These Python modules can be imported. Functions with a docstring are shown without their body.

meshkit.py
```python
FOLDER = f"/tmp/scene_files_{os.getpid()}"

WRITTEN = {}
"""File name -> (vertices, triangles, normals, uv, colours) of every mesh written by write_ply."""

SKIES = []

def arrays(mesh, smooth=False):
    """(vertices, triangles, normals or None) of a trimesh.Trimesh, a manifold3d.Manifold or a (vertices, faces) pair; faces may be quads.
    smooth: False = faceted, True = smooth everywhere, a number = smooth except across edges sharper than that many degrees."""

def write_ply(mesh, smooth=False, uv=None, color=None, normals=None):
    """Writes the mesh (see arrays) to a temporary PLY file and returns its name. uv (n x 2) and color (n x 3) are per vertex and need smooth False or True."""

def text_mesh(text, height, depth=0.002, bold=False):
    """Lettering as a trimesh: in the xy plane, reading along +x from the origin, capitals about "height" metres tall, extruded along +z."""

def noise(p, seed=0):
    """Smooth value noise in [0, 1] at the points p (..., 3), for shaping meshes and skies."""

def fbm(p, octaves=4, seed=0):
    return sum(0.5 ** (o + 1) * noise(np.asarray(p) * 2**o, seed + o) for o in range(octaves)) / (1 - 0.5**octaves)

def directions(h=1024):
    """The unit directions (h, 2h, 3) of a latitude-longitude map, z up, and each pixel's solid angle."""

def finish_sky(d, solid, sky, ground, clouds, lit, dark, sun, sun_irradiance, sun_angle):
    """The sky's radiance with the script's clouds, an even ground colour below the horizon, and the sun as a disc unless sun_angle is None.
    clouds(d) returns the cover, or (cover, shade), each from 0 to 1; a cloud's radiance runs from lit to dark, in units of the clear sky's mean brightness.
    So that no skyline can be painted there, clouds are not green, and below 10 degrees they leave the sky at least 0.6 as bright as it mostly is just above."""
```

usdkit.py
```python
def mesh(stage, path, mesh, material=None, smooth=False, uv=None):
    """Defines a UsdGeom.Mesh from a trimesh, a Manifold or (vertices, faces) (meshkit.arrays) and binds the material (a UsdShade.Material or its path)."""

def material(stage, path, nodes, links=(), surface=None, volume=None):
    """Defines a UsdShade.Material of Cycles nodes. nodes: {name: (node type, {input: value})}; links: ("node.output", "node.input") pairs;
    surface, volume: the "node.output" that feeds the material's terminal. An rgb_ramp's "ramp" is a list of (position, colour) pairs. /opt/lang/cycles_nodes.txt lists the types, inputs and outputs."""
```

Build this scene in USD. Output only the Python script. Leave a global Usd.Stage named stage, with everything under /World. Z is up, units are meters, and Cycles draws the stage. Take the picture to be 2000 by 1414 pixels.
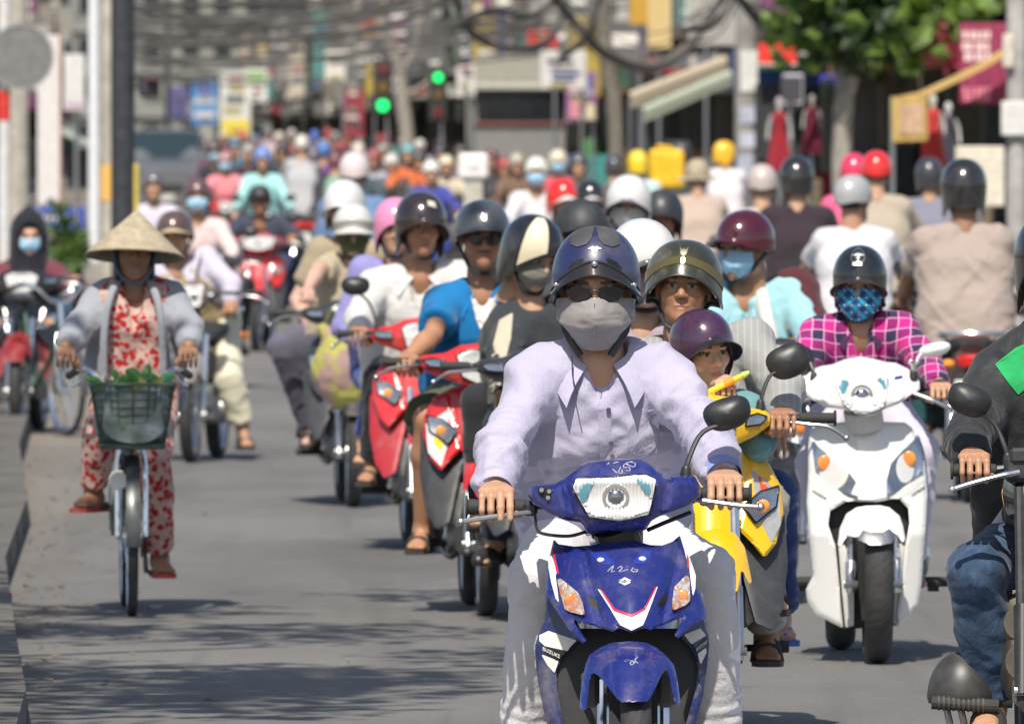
import math, random
import numpy as np, trimesh, manifold3d as mf, usdkit, meshkit, shapely
from shapely import geometry as sg
from pxr import Usd, UsdGeom, UsdLux, UsdShade, Gf, Sdf, Vt
stage = Usd.Stage.CreateInMemory()
UsdGeom.Xform.Define(stage, '/World'); UsdGeom.Scope.Define(stage, '/World/Looks')
UsdGeom.SetStageUpAxis(stage, 'Z'); UsdGeom.SetStageMetersPerUnit(stage, 1.0)
# ---------------------------------------------------------------- camera, sky, sun, exposure
F = 25000.0          # focal length in photograph pixels (the photograph is 2000 px wide): a long telephoto
CAMH, HORIZON = 1.8, 300.0
cam = UsdGeom.Camera.Define(stage, '/World/camera')
cam.CreateHorizontalApertureAttr(36.0); cam.CreateFocalLengthAttr(36.0 * F / 2000)
cam.AddTranslateOp().Set((0, 0, CAMH)); cam.AddRotateXOp().Set(90 - math.degrees(math.atan((707 - HORIZON) / F)))
cam.CreateFStopAttr(36.0 * F / 2000 / 31.0); cam.CreateFocusDistanceAttr(34.5)
cam.CreateClippingRangeAttr((1.0, 20000.0)); cam.CreateExposureAttr(0.32)
SUN_EL, SUN_AZ = math.radians(53), math.radians(180 + 9)     # azimuth atan2(x, y) of the direction towards the sun: behind the camera, a little to its left
sun = UsdLux.DistantLight.Define(stage, '/World/sun')
sun.CreateNormalizeAttr(True); sun.CreateIntensityAttr(1.25); sun.CreateAngleAttr(0.5); sun.CreateColorAttr((1.0, 0.935, 0.83))
sun.AddRotateZOp().Set(-math.degrees(SUN_AZ)); sun.AddRotateXOp().Set(math.degrees(SUN_EL) - 90)
dome = UsdLux.DomeLight.Define(stage, '/World/sky')
usdkit.material(stage, '/World/Looks/sky', {'s': ('sky_texture', dict(sky_type='single_scattering', sun_disc=False, sun_elevation=SUN_EL, sun_rotation=SUN_AZ, aerosol_density=2.0)),
    'b': ('background_shader', dict(strength=0.105))}, [('s.color', 'b.color')], surface='b.background')
UsdShade.MaterialBindingAPI.Apply(dome.GetPrim()).Bind(UsdShade.Material.Get(stage, '/World/Looks/sky'))
dome.GetPrim().SetCustomDataByKey('kind', 'structure')

# ---------------------------------------------------------------- naming and scene helpers
A = np.array
_used = {}
def numbered(parent, name):
    key = parent + '/' + name
    n = _used.get(key, -1) + 1; _used[key] = n
    return key if n == 0 else f'{key}_{n:03d}'
def tag(p, label=None, cat=None, group=None, kind=None):
    for k, v in (('label', label), ('category', cat), ('group', group), ('kind', kind)):
        if v: p.SetCustomDataByKey(k, v)
    return p
def path_of(p): return '/World' if p is None else (p if isinstance(p, str) else str(p.GetPath()))
def thing(name, label, cat, loc=(0, 0, 0), rz=0, group=None, rx=0, ry=0):
    x = UsdGeom.Xform.Define(stage, numbered('/World', name)); x.AddTranslateOp().Set(tuple(map(float, loc)))
    if rz: x.AddRotateZOp().Set(float(rz))
    if ry: x.AddRotateYOp().Set(float(ry))
    if rx: x.AddRotateXOp().Set(float(rx))
    return tag(x.GetPrim(), label, cat, group)
_memo = None
def memoized(fn):
    """Inside a memo block the n-th call of a shape helper gives what it gave the first time."""
    def g(*a, **k):
        if _memo is None or _memo['busy']: return fn(*a, **k)
        i = _memo['i']; _memo['i'] += 1
        if i not in _memo['r']:
            _memo['busy'] = True
            try: _memo['r'][i] = fn(*a, **k)
            finally: _memo['busy'] = False
        return _memo['r'][i]
    return g
_stores = {}
class memo:
    def __init__(s, key): s.key = key
    def __enter__(s): global _memo; s.was = _memo; _memo = {'i': 0, 'r': _stores.setdefault(s.key, {}), 'busy': False}
    def __exit__(s, *a): global _memo; _memo = s.was
def corner_normals(v, f, ang):
    """One normal per face corner: faces round a vertex are averaged unless they meet at more than ang degrees."""
    r_ = np.round((v - v.min(0)) * 2e5).astype(np.int64); _, inv = np.unique(r_[:, 0] + (r_[:, 1] << 21) + (r_[:, 2] << 42), return_inverse=True) if r_.max() < 2 ** 21 else np.unique(r_, axis=0, return_inverse=True); inv = inv.ravel()
    fn = np.cross(v[f[:, 1]] - v[f[:, 0]], v[f[:, 2]] - v[f[:, 0]]); ln = np.linalg.norm(fn, axis=1); un = fn / np.maximum(ln, 1e-20)[:, None]
    c = inv[f].ravel(); o = np.argsort(c, kind='stable'); cs = c[o]; cnt = np.bincount(cs, minlength=inv.max() + 1); st = np.cumsum(cnt) - cnt; face = o // 3; N = np.zeros((len(c), 3)); k0 = np.arange(len(cs)) - st[cs]; ct = math.cos(math.radians(ang))
    cc = cnt[cs]; ix = np.arange(len(cs))
    for j in range(int(min(cnt.max(), 40))):
        ix = ix[cc[ix] > j]; q = st[cs[ix]] + (k0[ix] + j) % cc[ix]; fa, fb = face[ix], face[q]; ok = (un[fa] * un[fb]).sum(1) > ct; N[o[ix[ok]]] += fn[fb[ok]]
    return N / np.maximum(np.linalg.norm(N, axis=1, keepdims=True), 1e-20), inv
@memoized
def _arrays(mesh, smooth):
    if isinstance(mesh, trimesh.Trimesh): v, f = np.asarray(mesh.vertices), np.asarray(mesh.faces)
    else: v, f, _ = meshkit.arrays(mesh)
    if smooth is False or (smooth is not True and len(f) <= 60): return v.astype(np.float32), f.astype(np.int32), None, None
    if smooth is True: return v.astype(np.float32), f.astype(np.int32), meshkit.arrays((v, f), True)[2].astype(np.float32), 'vertex'
    N, inv = corner_normals(v, f, smooth); fl = f.ravel(); k = np.round(N * 60).astype(np.int64) + 64; key = ((inv[fl] * 128 + k[:, 0]) * 128 + k[:, 1]) * 128 + k[:, 2]
    _, first, idx = np.unique(key, return_index=True, return_inverse=True); return v[fl[first]].astype(np.float32), idx.reshape(-1, 3).astype(np.int32), N[first].astype(np.float32), 'vertex'
def obj(name, mesh, m, parent=None, smooth=35, col=None, label=None):
    v, f, n, how = _arrays(mesh, True if col is not None else smooth)
    p = UsdGeom.Mesh.Define(stage, numbered(path_of(parent), name))
    p.CreatePointsAttr(Vt.Vec3fArray.FromNumpy(v)); p.CreateFaceVertexCountsAttr(Vt.IntArray(len(f), 3)); p.CreateFaceVertexIndicesAttr(Vt.IntArray.FromNumpy(f.ravel())); p.CreateSubdivisionSchemeAttr('none')
    if n is not None: p.CreateNormalsAttr(Vt.Vec3fArray.FromNumpy(n)); p.SetNormalsInterpolation(how)
    UsdShade.MaterialBindingAPI.Apply(p.GetPrim()).Bind(m)
    if col is not None:
        UsdGeom.PrimvarsAPI(p).CreatePrimvar('col', Sdf.ValueTypeNames.Color3fArray, 'vertex').Set(Vt.Vec3fArray.FromNumpy(np.asarray(col, np.float32)))
    return tag(p.GetPrim(), label)
def P(X, Y, s, dd=0.0):
    """The world point at pixel (X, Y) of the photograph and F/s + dd metres away."""
    d = F / s + dd
    return A([(X - 1000) * d / F, d, CAMH - (Y - HORIZON) * d / F])
def ground_s(Y): return (Y - HORIZON) / CAMH
@memoized
def cat(*ms):
    ms = [x for m in ms for x in (m if isinstance(m, (list, tuple)) and not (len(m) == 2 and isinstance(m[0], np.ndarray)) else [m])]
    return trimesh.util.concatenate([tm(m) for m in ms])
def tm(m):
    if isinstance(m, trimesh.Trimesh): return m
    v, f, _ = meshkit.arrays(m); return trimesh.Trimesh(v, f, process=False)
def move(m, t=(0, 0, 0), rz=0, rx=0, ry=0, s=None):
    m = tm(m).copy(); M = np.eye(4)
    if s is not None: M = np.diag([*np.broadcast_to(s, 3), 1.0]) @ M
    for a, ax in ((rx, [1, 0, 0]), (ry, [0, 1, 0]), (rz, [0, 0, 1])):
        if a: M = trimesh.transformations.rotation_matrix(math.radians(a), ax) @ M
    M[:3, 3] += t; m.apply_transform(M); return m

# ---------------------------------------------------------------- shape helpers
_C = A([[x, y, z] for x in (-1, 1) for y in (-1, 1) for z in (-1, 1)], float)
_HULL = {}
@memoized
def box(c, size, bev=0.0, rz=0, rx=0, ry=0):
    size = A(size, float) / 2; b = min(bev, size.min() * .9); key = b > 0
    if not key: V = _C * size
    else: V = np.vstack([_C * (size - b * (1 - np.eye(3)[k])) for k in range(3)])
    if key not in _HULL:
        h = trimesh.convex.convex_hull(_C if not key else np.vstack([_C * (1 - .3 * (1 - np.eye(3)[k])) for k in range(3)])); ref = _C if not key else np.vstack([_C * (1 - .3 * (1 - np.eye(3)[k])) for k in range(3)])
        mp = [int(np.argmin(((ref - p) ** 2).sum(1))) for p in h.vertices]; _HULL[key] = A(mp)[h.faces]
    m = trimesh.Trimesh(V, _HULL[key], process=False)
    if rz or rx or ry: return move(m, c, rz, rx, ry)
    m.vertices = V + A(c, float); return m
@memoized
def tube(pts, r, n=8, caps=True, up=None):
    """A tube along a polyline; r a number or one per point."""
    p = np.asarray(pts, float); r = np.broadcast_to(r, (len(p),))
    t = np.gradient(p, axis=0); t /= np.linalg.norm(t, axis=1, keepdims=True) + 1e-12
    u = np.cross(t[0], [0, 0, 1.0] if abs(t[0][2]) < .9 else [1.0, 0, 0]); u /= np.linalg.norm(u)
    ang = np.arange(n) * 2 * np.pi / n; V = []
    for i in range(len(p)):
        u = u - t[i] * (u @ t[i]); u /= np.linalg.norm(u) + 1e-12; w = np.cross(t[i], u)
        V.append(p[i] + r[i] * (np.cos(ang)[:, None] * u + np.sin(ang)[:, None] * w))
    V = np.vstack(V); Fs = []
    i, j = np.meshgrid(np.arange(len(p) - 1), np.arange(n), indexing='ij'); a = i * n + j; b = i * n + (j + 1) % n
    q = np.stack([a, b, b + n, a + n], -1).reshape(-1, 4); Fs = np.vstack([q[:, [0, 1, 2]], q[:, [0, 2, 3]]])
    if caps:
        V = np.vstack([V, p[0], p[-1]]); c0, c1 = len(V) - 2, len(V) - 1; k = np.arange(n); e = (len(p) - 1) * n
        Fs = np.vstack([Fs, np.stack([np.full(n, c0), (k + 1) % n, k], 1), np.stack([np.full(n, c1), e + k, e + (k + 1) % n], 1)])
    return trimesh.Trimesh(V, Fs, process=False)
def spline(pts, n=24):
    """Catmull-Rom through pts."""
    p = np.asarray(pts, float); p = np.vstack([2 * p[0] - p[1], p, 2 * p[-1] - p[-2]]); m = len(p) - 3
    out = []
    for x in np.linspace(0, m - 1e-9, n):
        i = int(x); t = x - i; a, b, c, d = p[i:i + 4]
        out.append(.5 * (2 * b + (c - a) * t + (2 * a - 5 * b + 4 * c - d) * t * t + (3 * b - a - 3 * c + d) * t ** 3))
    return A(out)
def grid_mesh(V, closed_u=False, closed_v=False):
    """Quads over a (nu, nv, 3) array of points."""
    nu, nv = V.shape[:2]
    i, j = np.meshgrid(np.arange(nu if closed_u else nu - 1), np.arange(nv if closed_v else nv - 1), indexing='ij')
    a = i * nv + j; b = ((i + 1) % nu) * nv + j; c = ((i + 1) % nu) * nv + (j + 1) % nv; d = i * nv + (j + 1) % nv
    q = np.stack([a, b, c, d], -1).reshape(-1, 4)
    return trimesh.Trimesh(V.reshape(-1, 3), np.vstack([q[:, [0, 1, 2]], q[:, [0, 2, 3]]]), process=False)
def thicken(V, t, closed_u=False, closed_v=False):
    """A closed sheet of thickness t from a (nu, nv, 3) array: the second face lies t along the normals."""
    m = grid_mesh(V, closed_u, closed_v); n = meshkit.arrays(m, True)[2].reshape(V.shape)
    if closed_u or closed_v:
        a, b = V, V + n * t
        W = np.concatenate([a, b[:, ::-1]], 1) if not closed_v else np.concatenate([a, b[::-1]], 0)
        return grid_mesh(W, closed_u or not closed_v, True) if not closed_v else grid_mesh(W, True, True)
    W = np.concatenate([V, (V + n * t)[:, ::-1]], 1)
    g = grid_mesh(W, False, True); nu, nv2 = W.shape[:2]; nv = nv2 // 2; caps = []
    for e, flip in ((0, False), (nu - 1, True)):
        for j in range(nv - 1):
            a, b, c, d = e * nv2 + j, e * nv2 + j + 1, e * nv2 + nv2 - 2 - j, e * nv2 + nv2 - 1 - j
            caps += [[a, c, b], [a, d, c]] if flip else [[a, b, c], [a, c, d]]
    return trimesh.Trimesh(g.vertices, np.vstack([g.faces, caps]), process=False)
@memoized
def lathe(prof, n=24, axis='z'):
    """Revolve (radius, height) pairs about z (or x)."""
    p = np.asarray(prof, float); a = np.linspace(0, 2 * np.pi, n, endpoint=False)
    V = np.stack([p[:, :1] * np.cos(a), p[:, :1] * np.sin(a), np.repeat(p[:, 1:], n, 1)], -1)
    m = grid_mesh(V, False, True); m.faces = m.faces[:, ::-1]
    if axis == 'x': m.vertices = m.vertices[:, [2, 0, 1]]
    if axis == 'y': m.vertices = m.vertices[:, [1, 2, 0]]
    return m
@memoized
def loft(secs, n=20, caps=True):
    """secs: (centre, half width, half height, exponent) cross sections standing across y."""
    a = np.linspace(0, 2 * np.pi, n, endpoint=False); V = []
    for c, w, h, e in secs:
        ca, sa = np.cos(a), np.sin(a)
        V.append(np.stack([c[0] + w * np.sign(ca) * abs(ca) ** (2 / e), np.full(n, c[1]), c[2] + h * np.sign(sa) * abs(sa) ** (2 / e)], 1))
    V = A(V); m = grid_mesh(V, False, True)
    if caps:
        k = len(m.vertices); v = np.vstack([m.vertices, V[0].mean(0), V[-1].mean(0)]); j = np.arange(n); e = (len(V) - 1) * n
        m = trimesh.Trimesh(v, np.vstack([m.faces, np.stack([np.full(n, k), (j + 1) % n, j], 1), np.stack([np.full(n, k + 1), e + j, e + (j + 1) % n], 1)]), process=False)
    if secs[-1][0][1] > secs[0][0][1]: m.faces = m.faces[:, ::-1]
    return m
def round_poly(poly, r=.006):
    p = sg.Polygon(poly).buffer(0)
    if p.geom_type != 'Polygon': p = max(p.geoms, key=lambda g: g.area)
    q = p.buffer(-r, 4).buffer(2 * r, 4).buffer(-r, 4)
    if q.is_empty or q.geom_type != 'Polygon': q = p
    return q
@memoized
def panel(poly, depth, t=.012, r=.005, h=.014, rnd=.006, holes=()):
    """A curved plate: the outline poly in (x, z), its face at y = depth(x, z) looking towards -y, edges rounded by r."""
    q = round_poly(poly, rnd)
    for o in holes: q = q.difference(sg.Polygon(o).buffer(0))
    gs = [g for g in getattr(q, 'geoms', [q]) if g.area > 1e-6]
    cs = mf.CrossSection([np.asarray(ring.coords)[:-1] for g in gs for ring in (g.exterior, *g.interiors)], mf.FillRule.EvenOdd)
    m = mf.Manifold.extrude(cs, t).refine_to_length(h).to_mesh(); v = m.vert_properties[:, :3].astype(float)
    b = shapely.distance(shapely.boundary(q), shapely.points(v[:, :2])); k = np.clip(r - b, 0, r)
    y = depth(v[:, 0], v[:, 1]) + (t - v[:, 2]) + np.where(v[:, 2] > t * .5, r - np.sqrt(np.maximum(r * r - k * k, 0)), 0) * .9
    return trimesh.Trimesh(np.stack([v[:, 0], y, v[:, 1]], 1), m.tri_verts, process=False)
def mirror(m):
    m = tm(m).copy(); m.vertices[:, 0] *= -1; m.faces = m.faces[:, ::-1]; return m
def text(s, h, pos, m, parent, rx=90, rz=0, ry=0, depth=.002, name='lettering', center=True, bold=True, shear=0.0, surf=None):
    t = meshkit.text_mesh(s, h, depth, bold)
    if center: t.apply_translation([-t.bounds[:, 0].mean(), -t.bounds[:, 1].mean(), 0])
    if shear: t.vertices[:, 0] += shear * t.vertices[:, 1]
    t = move(t, (0, 0, 0), rz, rx, ry); v = t.vertices + A(pos)
    if surf is not None: v[:, 1] += surf(v[:, 0], v[:, 2]) - pos[1]
    return obj(name, trimesh.Trimesh(v, t.faces, process=False), m, parent, smooth=False)

# ---------------------------------------------------------------- signed distance bodies
class Field:
    """A grid of signed distances on which tapered limbs and ellipsoids are blended, then turned into one mesh by surface nets."""
    def __init__(s, lo, hi, h):
        s.lo, s.h = A(lo, float), h; s.n = np.ceil((A(hi, float) - s.lo) / h).astype(int) + 1
        s.D = np.full(s.n, 1.0, np.float32)
    def sub(s, lo, hi):
        a = np.clip(np.floor((lo - s.lo) / s.h).astype(int), 0, s.n); b = np.clip(np.ceil((hi - s.lo) / s.h).astype(int) + 1, 0, s.n)
        if (b <= a).any(): return None, None
        sl = tuple(slice(*x) for x in zip(a, b))
        g = np.meshgrid(*[(s.lo[k] + s.h * np.arange(a[k], b[k])).astype(np.float32) for k in range(3)], indexing='ij')
        return sl, g
    def put(s, sl, d, k, cut=False):
        D = s.D[sl]
        if cut:
            d = -d; hh = np.clip(.5 + .5 * (d - D) / max(k, 1e-6), 0, 1); s.D[sl] = D * (1 - hh) + d * hh + k * hh * (1 - hh); return
        hh = np.clip(.5 + .5 * (d - D) / max(k, 1e-6), 0, 1); s.D[sl] = d * (1 - hh) + D * hh - k * hh * (1 - hh)
    def cone(s, a, b, ra, rb=None, k=.02, cut=False, flat=False):
        a, b = A(a, float), A(b, float); rb = ra if rb is None else rb; R = max(ra, rb) + k + 3 * s.h
        sl, g = s.sub(np.minimum(a, b) - R, np.maximum(a, b) + R)
        if sl is None: return s
        ab = b - a; L2 = float(ab @ ab) + 1e-12
        t = sum((g[i] - a[i]) * ab[i] for i in range(3)) / L2; tc = np.clip(t, 0, 1)
        d = np.sqrt(sum((g[i] - a[i] - tc * ab[i]) ** 2 for i in range(3))) - (ra + (rb - ra) * tc)
        if flat: d = np.maximum(d, (t - 1) * math.sqrt(L2))
        s.put(sl, d, k, cut); return s
    def chain(s, pts, rs, k=.02):
        for i in range(len(pts) - 1): s.cone(pts[i], pts[i + 1], rs[i], rs[i + 1], k)
        return s
    def ell(s, c, r, k=.02, cut=False, R=None):
        c, r = A(c, float), A(r, float); R = np.eye(3) if R is None else R; m = float(r.max()) + k + 3 * s.h
        sl, g = s.sub(c - m, c + m)
        if sl is None: return s
        p = [g[i] - c[i] for i in range(3)]; q = [sum(R[j, i] * p[j] for j in range(3)) / r[i] for i in range(3)]
        l = np.sqrt(sum(x * x for x in q)); l2 = np.sqrt(sum((x / r[i]) ** 2 for i, x in enumerate(q))) + 1e-6
        s.put(sl, l * (l - 1) / l2, k, cut); return s
    def plane(s, p, n, k=.002, lo=None, hi=None):
        """Cuts away the side n points to."""
        p, n = A(p, float), A(n, float) / np.linalg.norm(n)
        sl, g = s.sub(A(lo) if lo is not None else s.lo - 1, A(hi) if hi is not None else s.lo + s.n * s.h + 1)
        if sl is not None: s.put(sl, -sum((g[i] - p[i]) * n[i] for i in range(3)), k, True)
        return s
    def mesh(s):
        D = s.D; D = np.pad(D, 1, constant_values=1.0); o = s.lo - s.h; I = D < 0; n = A(D.shape)
        c = [I[i:n[0] - 1 + i, j:n[1] - 1 + j, k:n[2] - 1 + k] for i, j, k in np.ndindex(2, 2, 2)]
        tot = sum(x.astype(np.int8) for x in c); act = (tot > 0) & (tot < 8); idx = np.argwhere(act)
        ids = np.full(act.shape, -1, np.int64); ids[act] = np.arange(len(idx)); S = np.zeros((len(idx), 3)); C = np.zeros(len(idx))
        val = [D[idx[:, 0] + i, idx[:, 1] + j, idx[:, 2] + k] for i, j, k in np.ndindex(2, 2, 2)]; cor = list(np.ndindex(2, 2, 2))
        for a in range(8):
            for b in range(a + 1, 8):
                df = A(cor[b]) - A(cor[a])
                if abs(df).sum() != 1: continue
                va, vb = val[a], val[b]; x = (va < 0) != (vb < 0); t = np.where(x, va / np.where(x, va - vb, 1), 0)
                S += np.where(x[:, None], A(cor[a]) + t[:, None] * df, 0); C += x
        V = o + s.h * (idx + S / C[:, None]); Fs = []
        for ax in range(3):
            u, w = (ax + 1) % 3, (ax + 2) % 3; sl0 = [slice(1, -1)] * 3; sl1 = [slice(1, -1)] * 3; sl0[ax] = slice(0, -1); sl1[ax] = slice(1, None)
            a, b = I[tuple(sl0)], I[tuple(sl1)]
            for ed, flip in ((a & ~b, False), (~a & b, True)):
                e = np.argwhere(ed); off = np.ones(3, int); off[ax] = 0; e = e + off
                def cid(du, dw):
                    q = e.copy(); q[:, u] -= du; q[:, w] -= dw; return ids[q[:, 0], q[:, 1], q[:, 2]]
                q = np.stack([cid(1, 1), cid(0, 1), cid(0, 0), cid(1, 0)], 1)
                Fs.append(q[:, ::-1] if flip else q)
        q = np.vstack(Fs); q = q[(q >= 0).all(1)]
        m = trimesh.Trimesh(V, np.vstack([q[:, [0, 1, 2]], q[:, [0, 2, 3]]]), process=False)
        return relax(m, 1)
def relax(m, it=1, lam=.5):
    v = np.array(m.vertices); e = np.vstack([m.faces[:, [0, 1]], m.faces[:, [1, 2]], m.faces[:, [2, 0]]])
    for _ in range(it):
        S = np.zeros_like(v); c = np.bincount(e[:, 0], minlength=len(v)).astype(float)
        for k in range(3): S[:, k] = np.bincount(e[:, 0], v[e[:, 1], k], len(v))
        v = v + lam * np.where(c[:, None] > 0, S / np.maximum(c, 1)[:, None] - v, 0)
    return trimesh.Trimesh(v, m.faces, process=False)
def displace(m, amount):
    """Moves vertices along their normals by amount(points)."""
    v, f, n = meshkit.arrays(m, True); return trimesh.Trimesh(v + n * amount(v)[:, None], f, process=False)
def ridge(p, sc, seed=0):
    return 1 - 2 * abs(meshkit.noise(p * A(sc), seed) - .5)
# ---------------------------------------------------------------- materials
_mats = {}
def mat(key, nodes, links, surface):
    if key not in _mats: _mats[key] = usdkit.material(stage, '/World/Looks/' + key, nodes, links, surface=surface)
    return _mats[key]
def cname(c): return '_'.join(f'{int(round(x * 1000)):03d}' for x in c)
class G:
    """A small builder of node graphs."""
    def __init__(s): s.n, s.l, s.c = {}, [], 0
    def add(s, kind, **kw):
        s.c += 1; nm = f'n{s.c}'; s.n[nm] = (kind, {k: v for k, v in kw.items() if not (isinstance(v, str) and v.startswith('@'))})
        s.l += [(v[1:], f'{nm}.{k}') for k, v in kw.items() if isinstance(v, str) and v.startswith('@')]; return '@' + nm
    def math(s, op, a, b=0.0, c=0.0): return s.add('math', math_type=op, value1=a, value2=b, value3=c) + '.value'
    def mix(s, f, a, b, t='mix'): return s.add('mix', mix_type=t, fac=f, color1=a, color2=b) + '.color'
    def noise(s, v, sc, det=3, rough=.55, dist=0.0): return s.add('noise_texture', vector=v, scale=sc, detail=det, roughness=rough, distortion=dist) + '.fac'
    def ramp(s, f, *st): return s.add('rgb_ramp', fac=f, ramp=list(st)) + '.color'
    def obj(s): return s.add('texture_coordinate') + '.object'
    def pos(s): return s.add('geometry') + '.position'
    def scale(s, v, k): return s.add('mapping', mapping_type='point', vector=v, scale=k) + '.vector'
    def bump(s, h, dist=.002, st=.5, **kw): return s.add('bump', height=h, distance=dist, strength=st, **kw) + '.normal'
    def done(s, key, surf): return mat(key, s.n, s.l, surf[1:])
def step(g, x, a, b): return g.add('map_range', range_type='smoothstep', value=x, from_min=a, from_max=b, to_min=0.0, to_max=1.0, clamp=True) + '.result'
def paint(c, rough=.25, coat=.6, dirt=.25, metallic=0.0, flake=False):
    key = f'paint_{cname(c)}_{int(rough*100)}_{int(dirt*100)}_{int(metallic*100)}'
    if key in _mats: return _mats[key]
    g = G(); o = g.obj(); n = g.noise(o, 9, 5, .65); n2 = g.noise(o, 70, 3); sp = g.noise(o, 160, 2)
    dust = g.math('multiply', step(g, n, .45, .75), dirt)
    c1 = g.mix(dust, tuple(c), (.30, .26, .21)); c2 = g.mix(g.math('multiply', step(g, sp, .68, .76), dirt * .7), c1, (.42, .38, .32))
    r = g.math('add', g.math('multiply', n2, .18), g.math('multiply_add', dust, .6, rough - .06))
    b = g.bump(n2, .0008, .12)
    p = g.add('principled_bsdf', base_color=c2, roughness=r, metallic=metallic, coat_weight=coat, coat_roughness=.06, normal=b)
    return g.done(key, p + '.BSDF')
def plastic(c=(.018, .018, .02), rough=.42, key=None):
    key = key or f'plastic_{cname(c)}_{int(rough*100)}'
    if key in _mats: return _mats[key]
    g = G(); o = g.obj(); n = g.noise(o, 14, 5, .65); n2 = g.noise(o, 240, 2)
    c1 = g.mix(g.math('multiply', step(g, n, .4, .8), .35), tuple(c), tuple(min(1, x * 2.2 + .035) for x in c))
    p = g.add('principled_bsdf', base_color=c1, roughness=g.math('multiply_add', n, .3, rough - .12), normal=g.bump(n2, .0006, .3))
    return g.done(key, p + '.BSDF')
def metal(c=(.62, .62, .63), rough=.22, key=None):
    key = key or f'metal_{cname(c)}_{int(rough*100)}'
    if key in _mats: return _mats[key]
    g = G(); o = g.obj(); n = g.noise(o, 22, 4, .6)
    c1 = g.mix(g.math('multiply', step(g, n, .5, .8), .45), tuple(c), tuple(x * .45 for x in c))
    p = g.add('principled_bsdf', base_color=c1, metallic=1.0, roughness=g.math('multiply_add', n, .3, rough - .1))
    return g.done(key, p + '.BSDF')
def lens(c=(1, 1, 1), key='clear_lens', a=.96):
    """Clear moulded plastic over a lamp."""
    if key in _mats: return _mats[key]
    g = G(); f = g.math('multiply_add', g.math('power', g.add('layer_weight', blend=.5) + '.facing', 4.0), .55, .04); t = g.add('transparent_bsdf', color=tuple(x * a for x in c)) + '.BSDF'
    gl = g.add('glossy_bsdf', color=(1, 1, 1), roughness=.04) + '.BSDF'
    return g.done(key, g.add('mix_closure', fac=f, closure1=t, closure2=gl) + '.closure')
def reflector():
    if 'reflector' in _mats: return _mats['reflector']
    g = G(); x = g.add('separate_xyz', vector=g.obj()); w = g.math('sine', g.math('multiply', x + '.x', 420.0)); n = g.noise(g.obj(), 40, 2)
    h = g.math('multiply_add', n, 1.2, w)
    p = g.add('principled_bsdf', base_color=(.86, .86, .84), metallic=.15, roughness=.2, normal=g.bump(h, .002, .3))
    return g.done('reflector', p + '.BSDF')
def rubber(): return plastic((.022, .022, .022), .75, 'tyre_rubber')
def cloth_nodes(g, col, fold=.5, weave=1.0, rough=.85, sheen=.15):
    o = g.obj(); n = g.noise(g.scale(o, (1.0, 1.0, .55)), 11, 4, .6, .6); n2 = g.noise(o, 330, 2); n1 = g.noise(o, 34, 4, .6)
    h = g.math('multiply_add', n1, .35, g.math('multiply_add', n2, .03 * weave, n))
    return g.add('principled_bsdf', base_color=col, roughness=rough, sheen_weight=sheen, sheen_roughness=.5, specular_ior_level=.25, normal=g.bump(h, .012 * fold, .75)) + '.BSDF'
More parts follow.
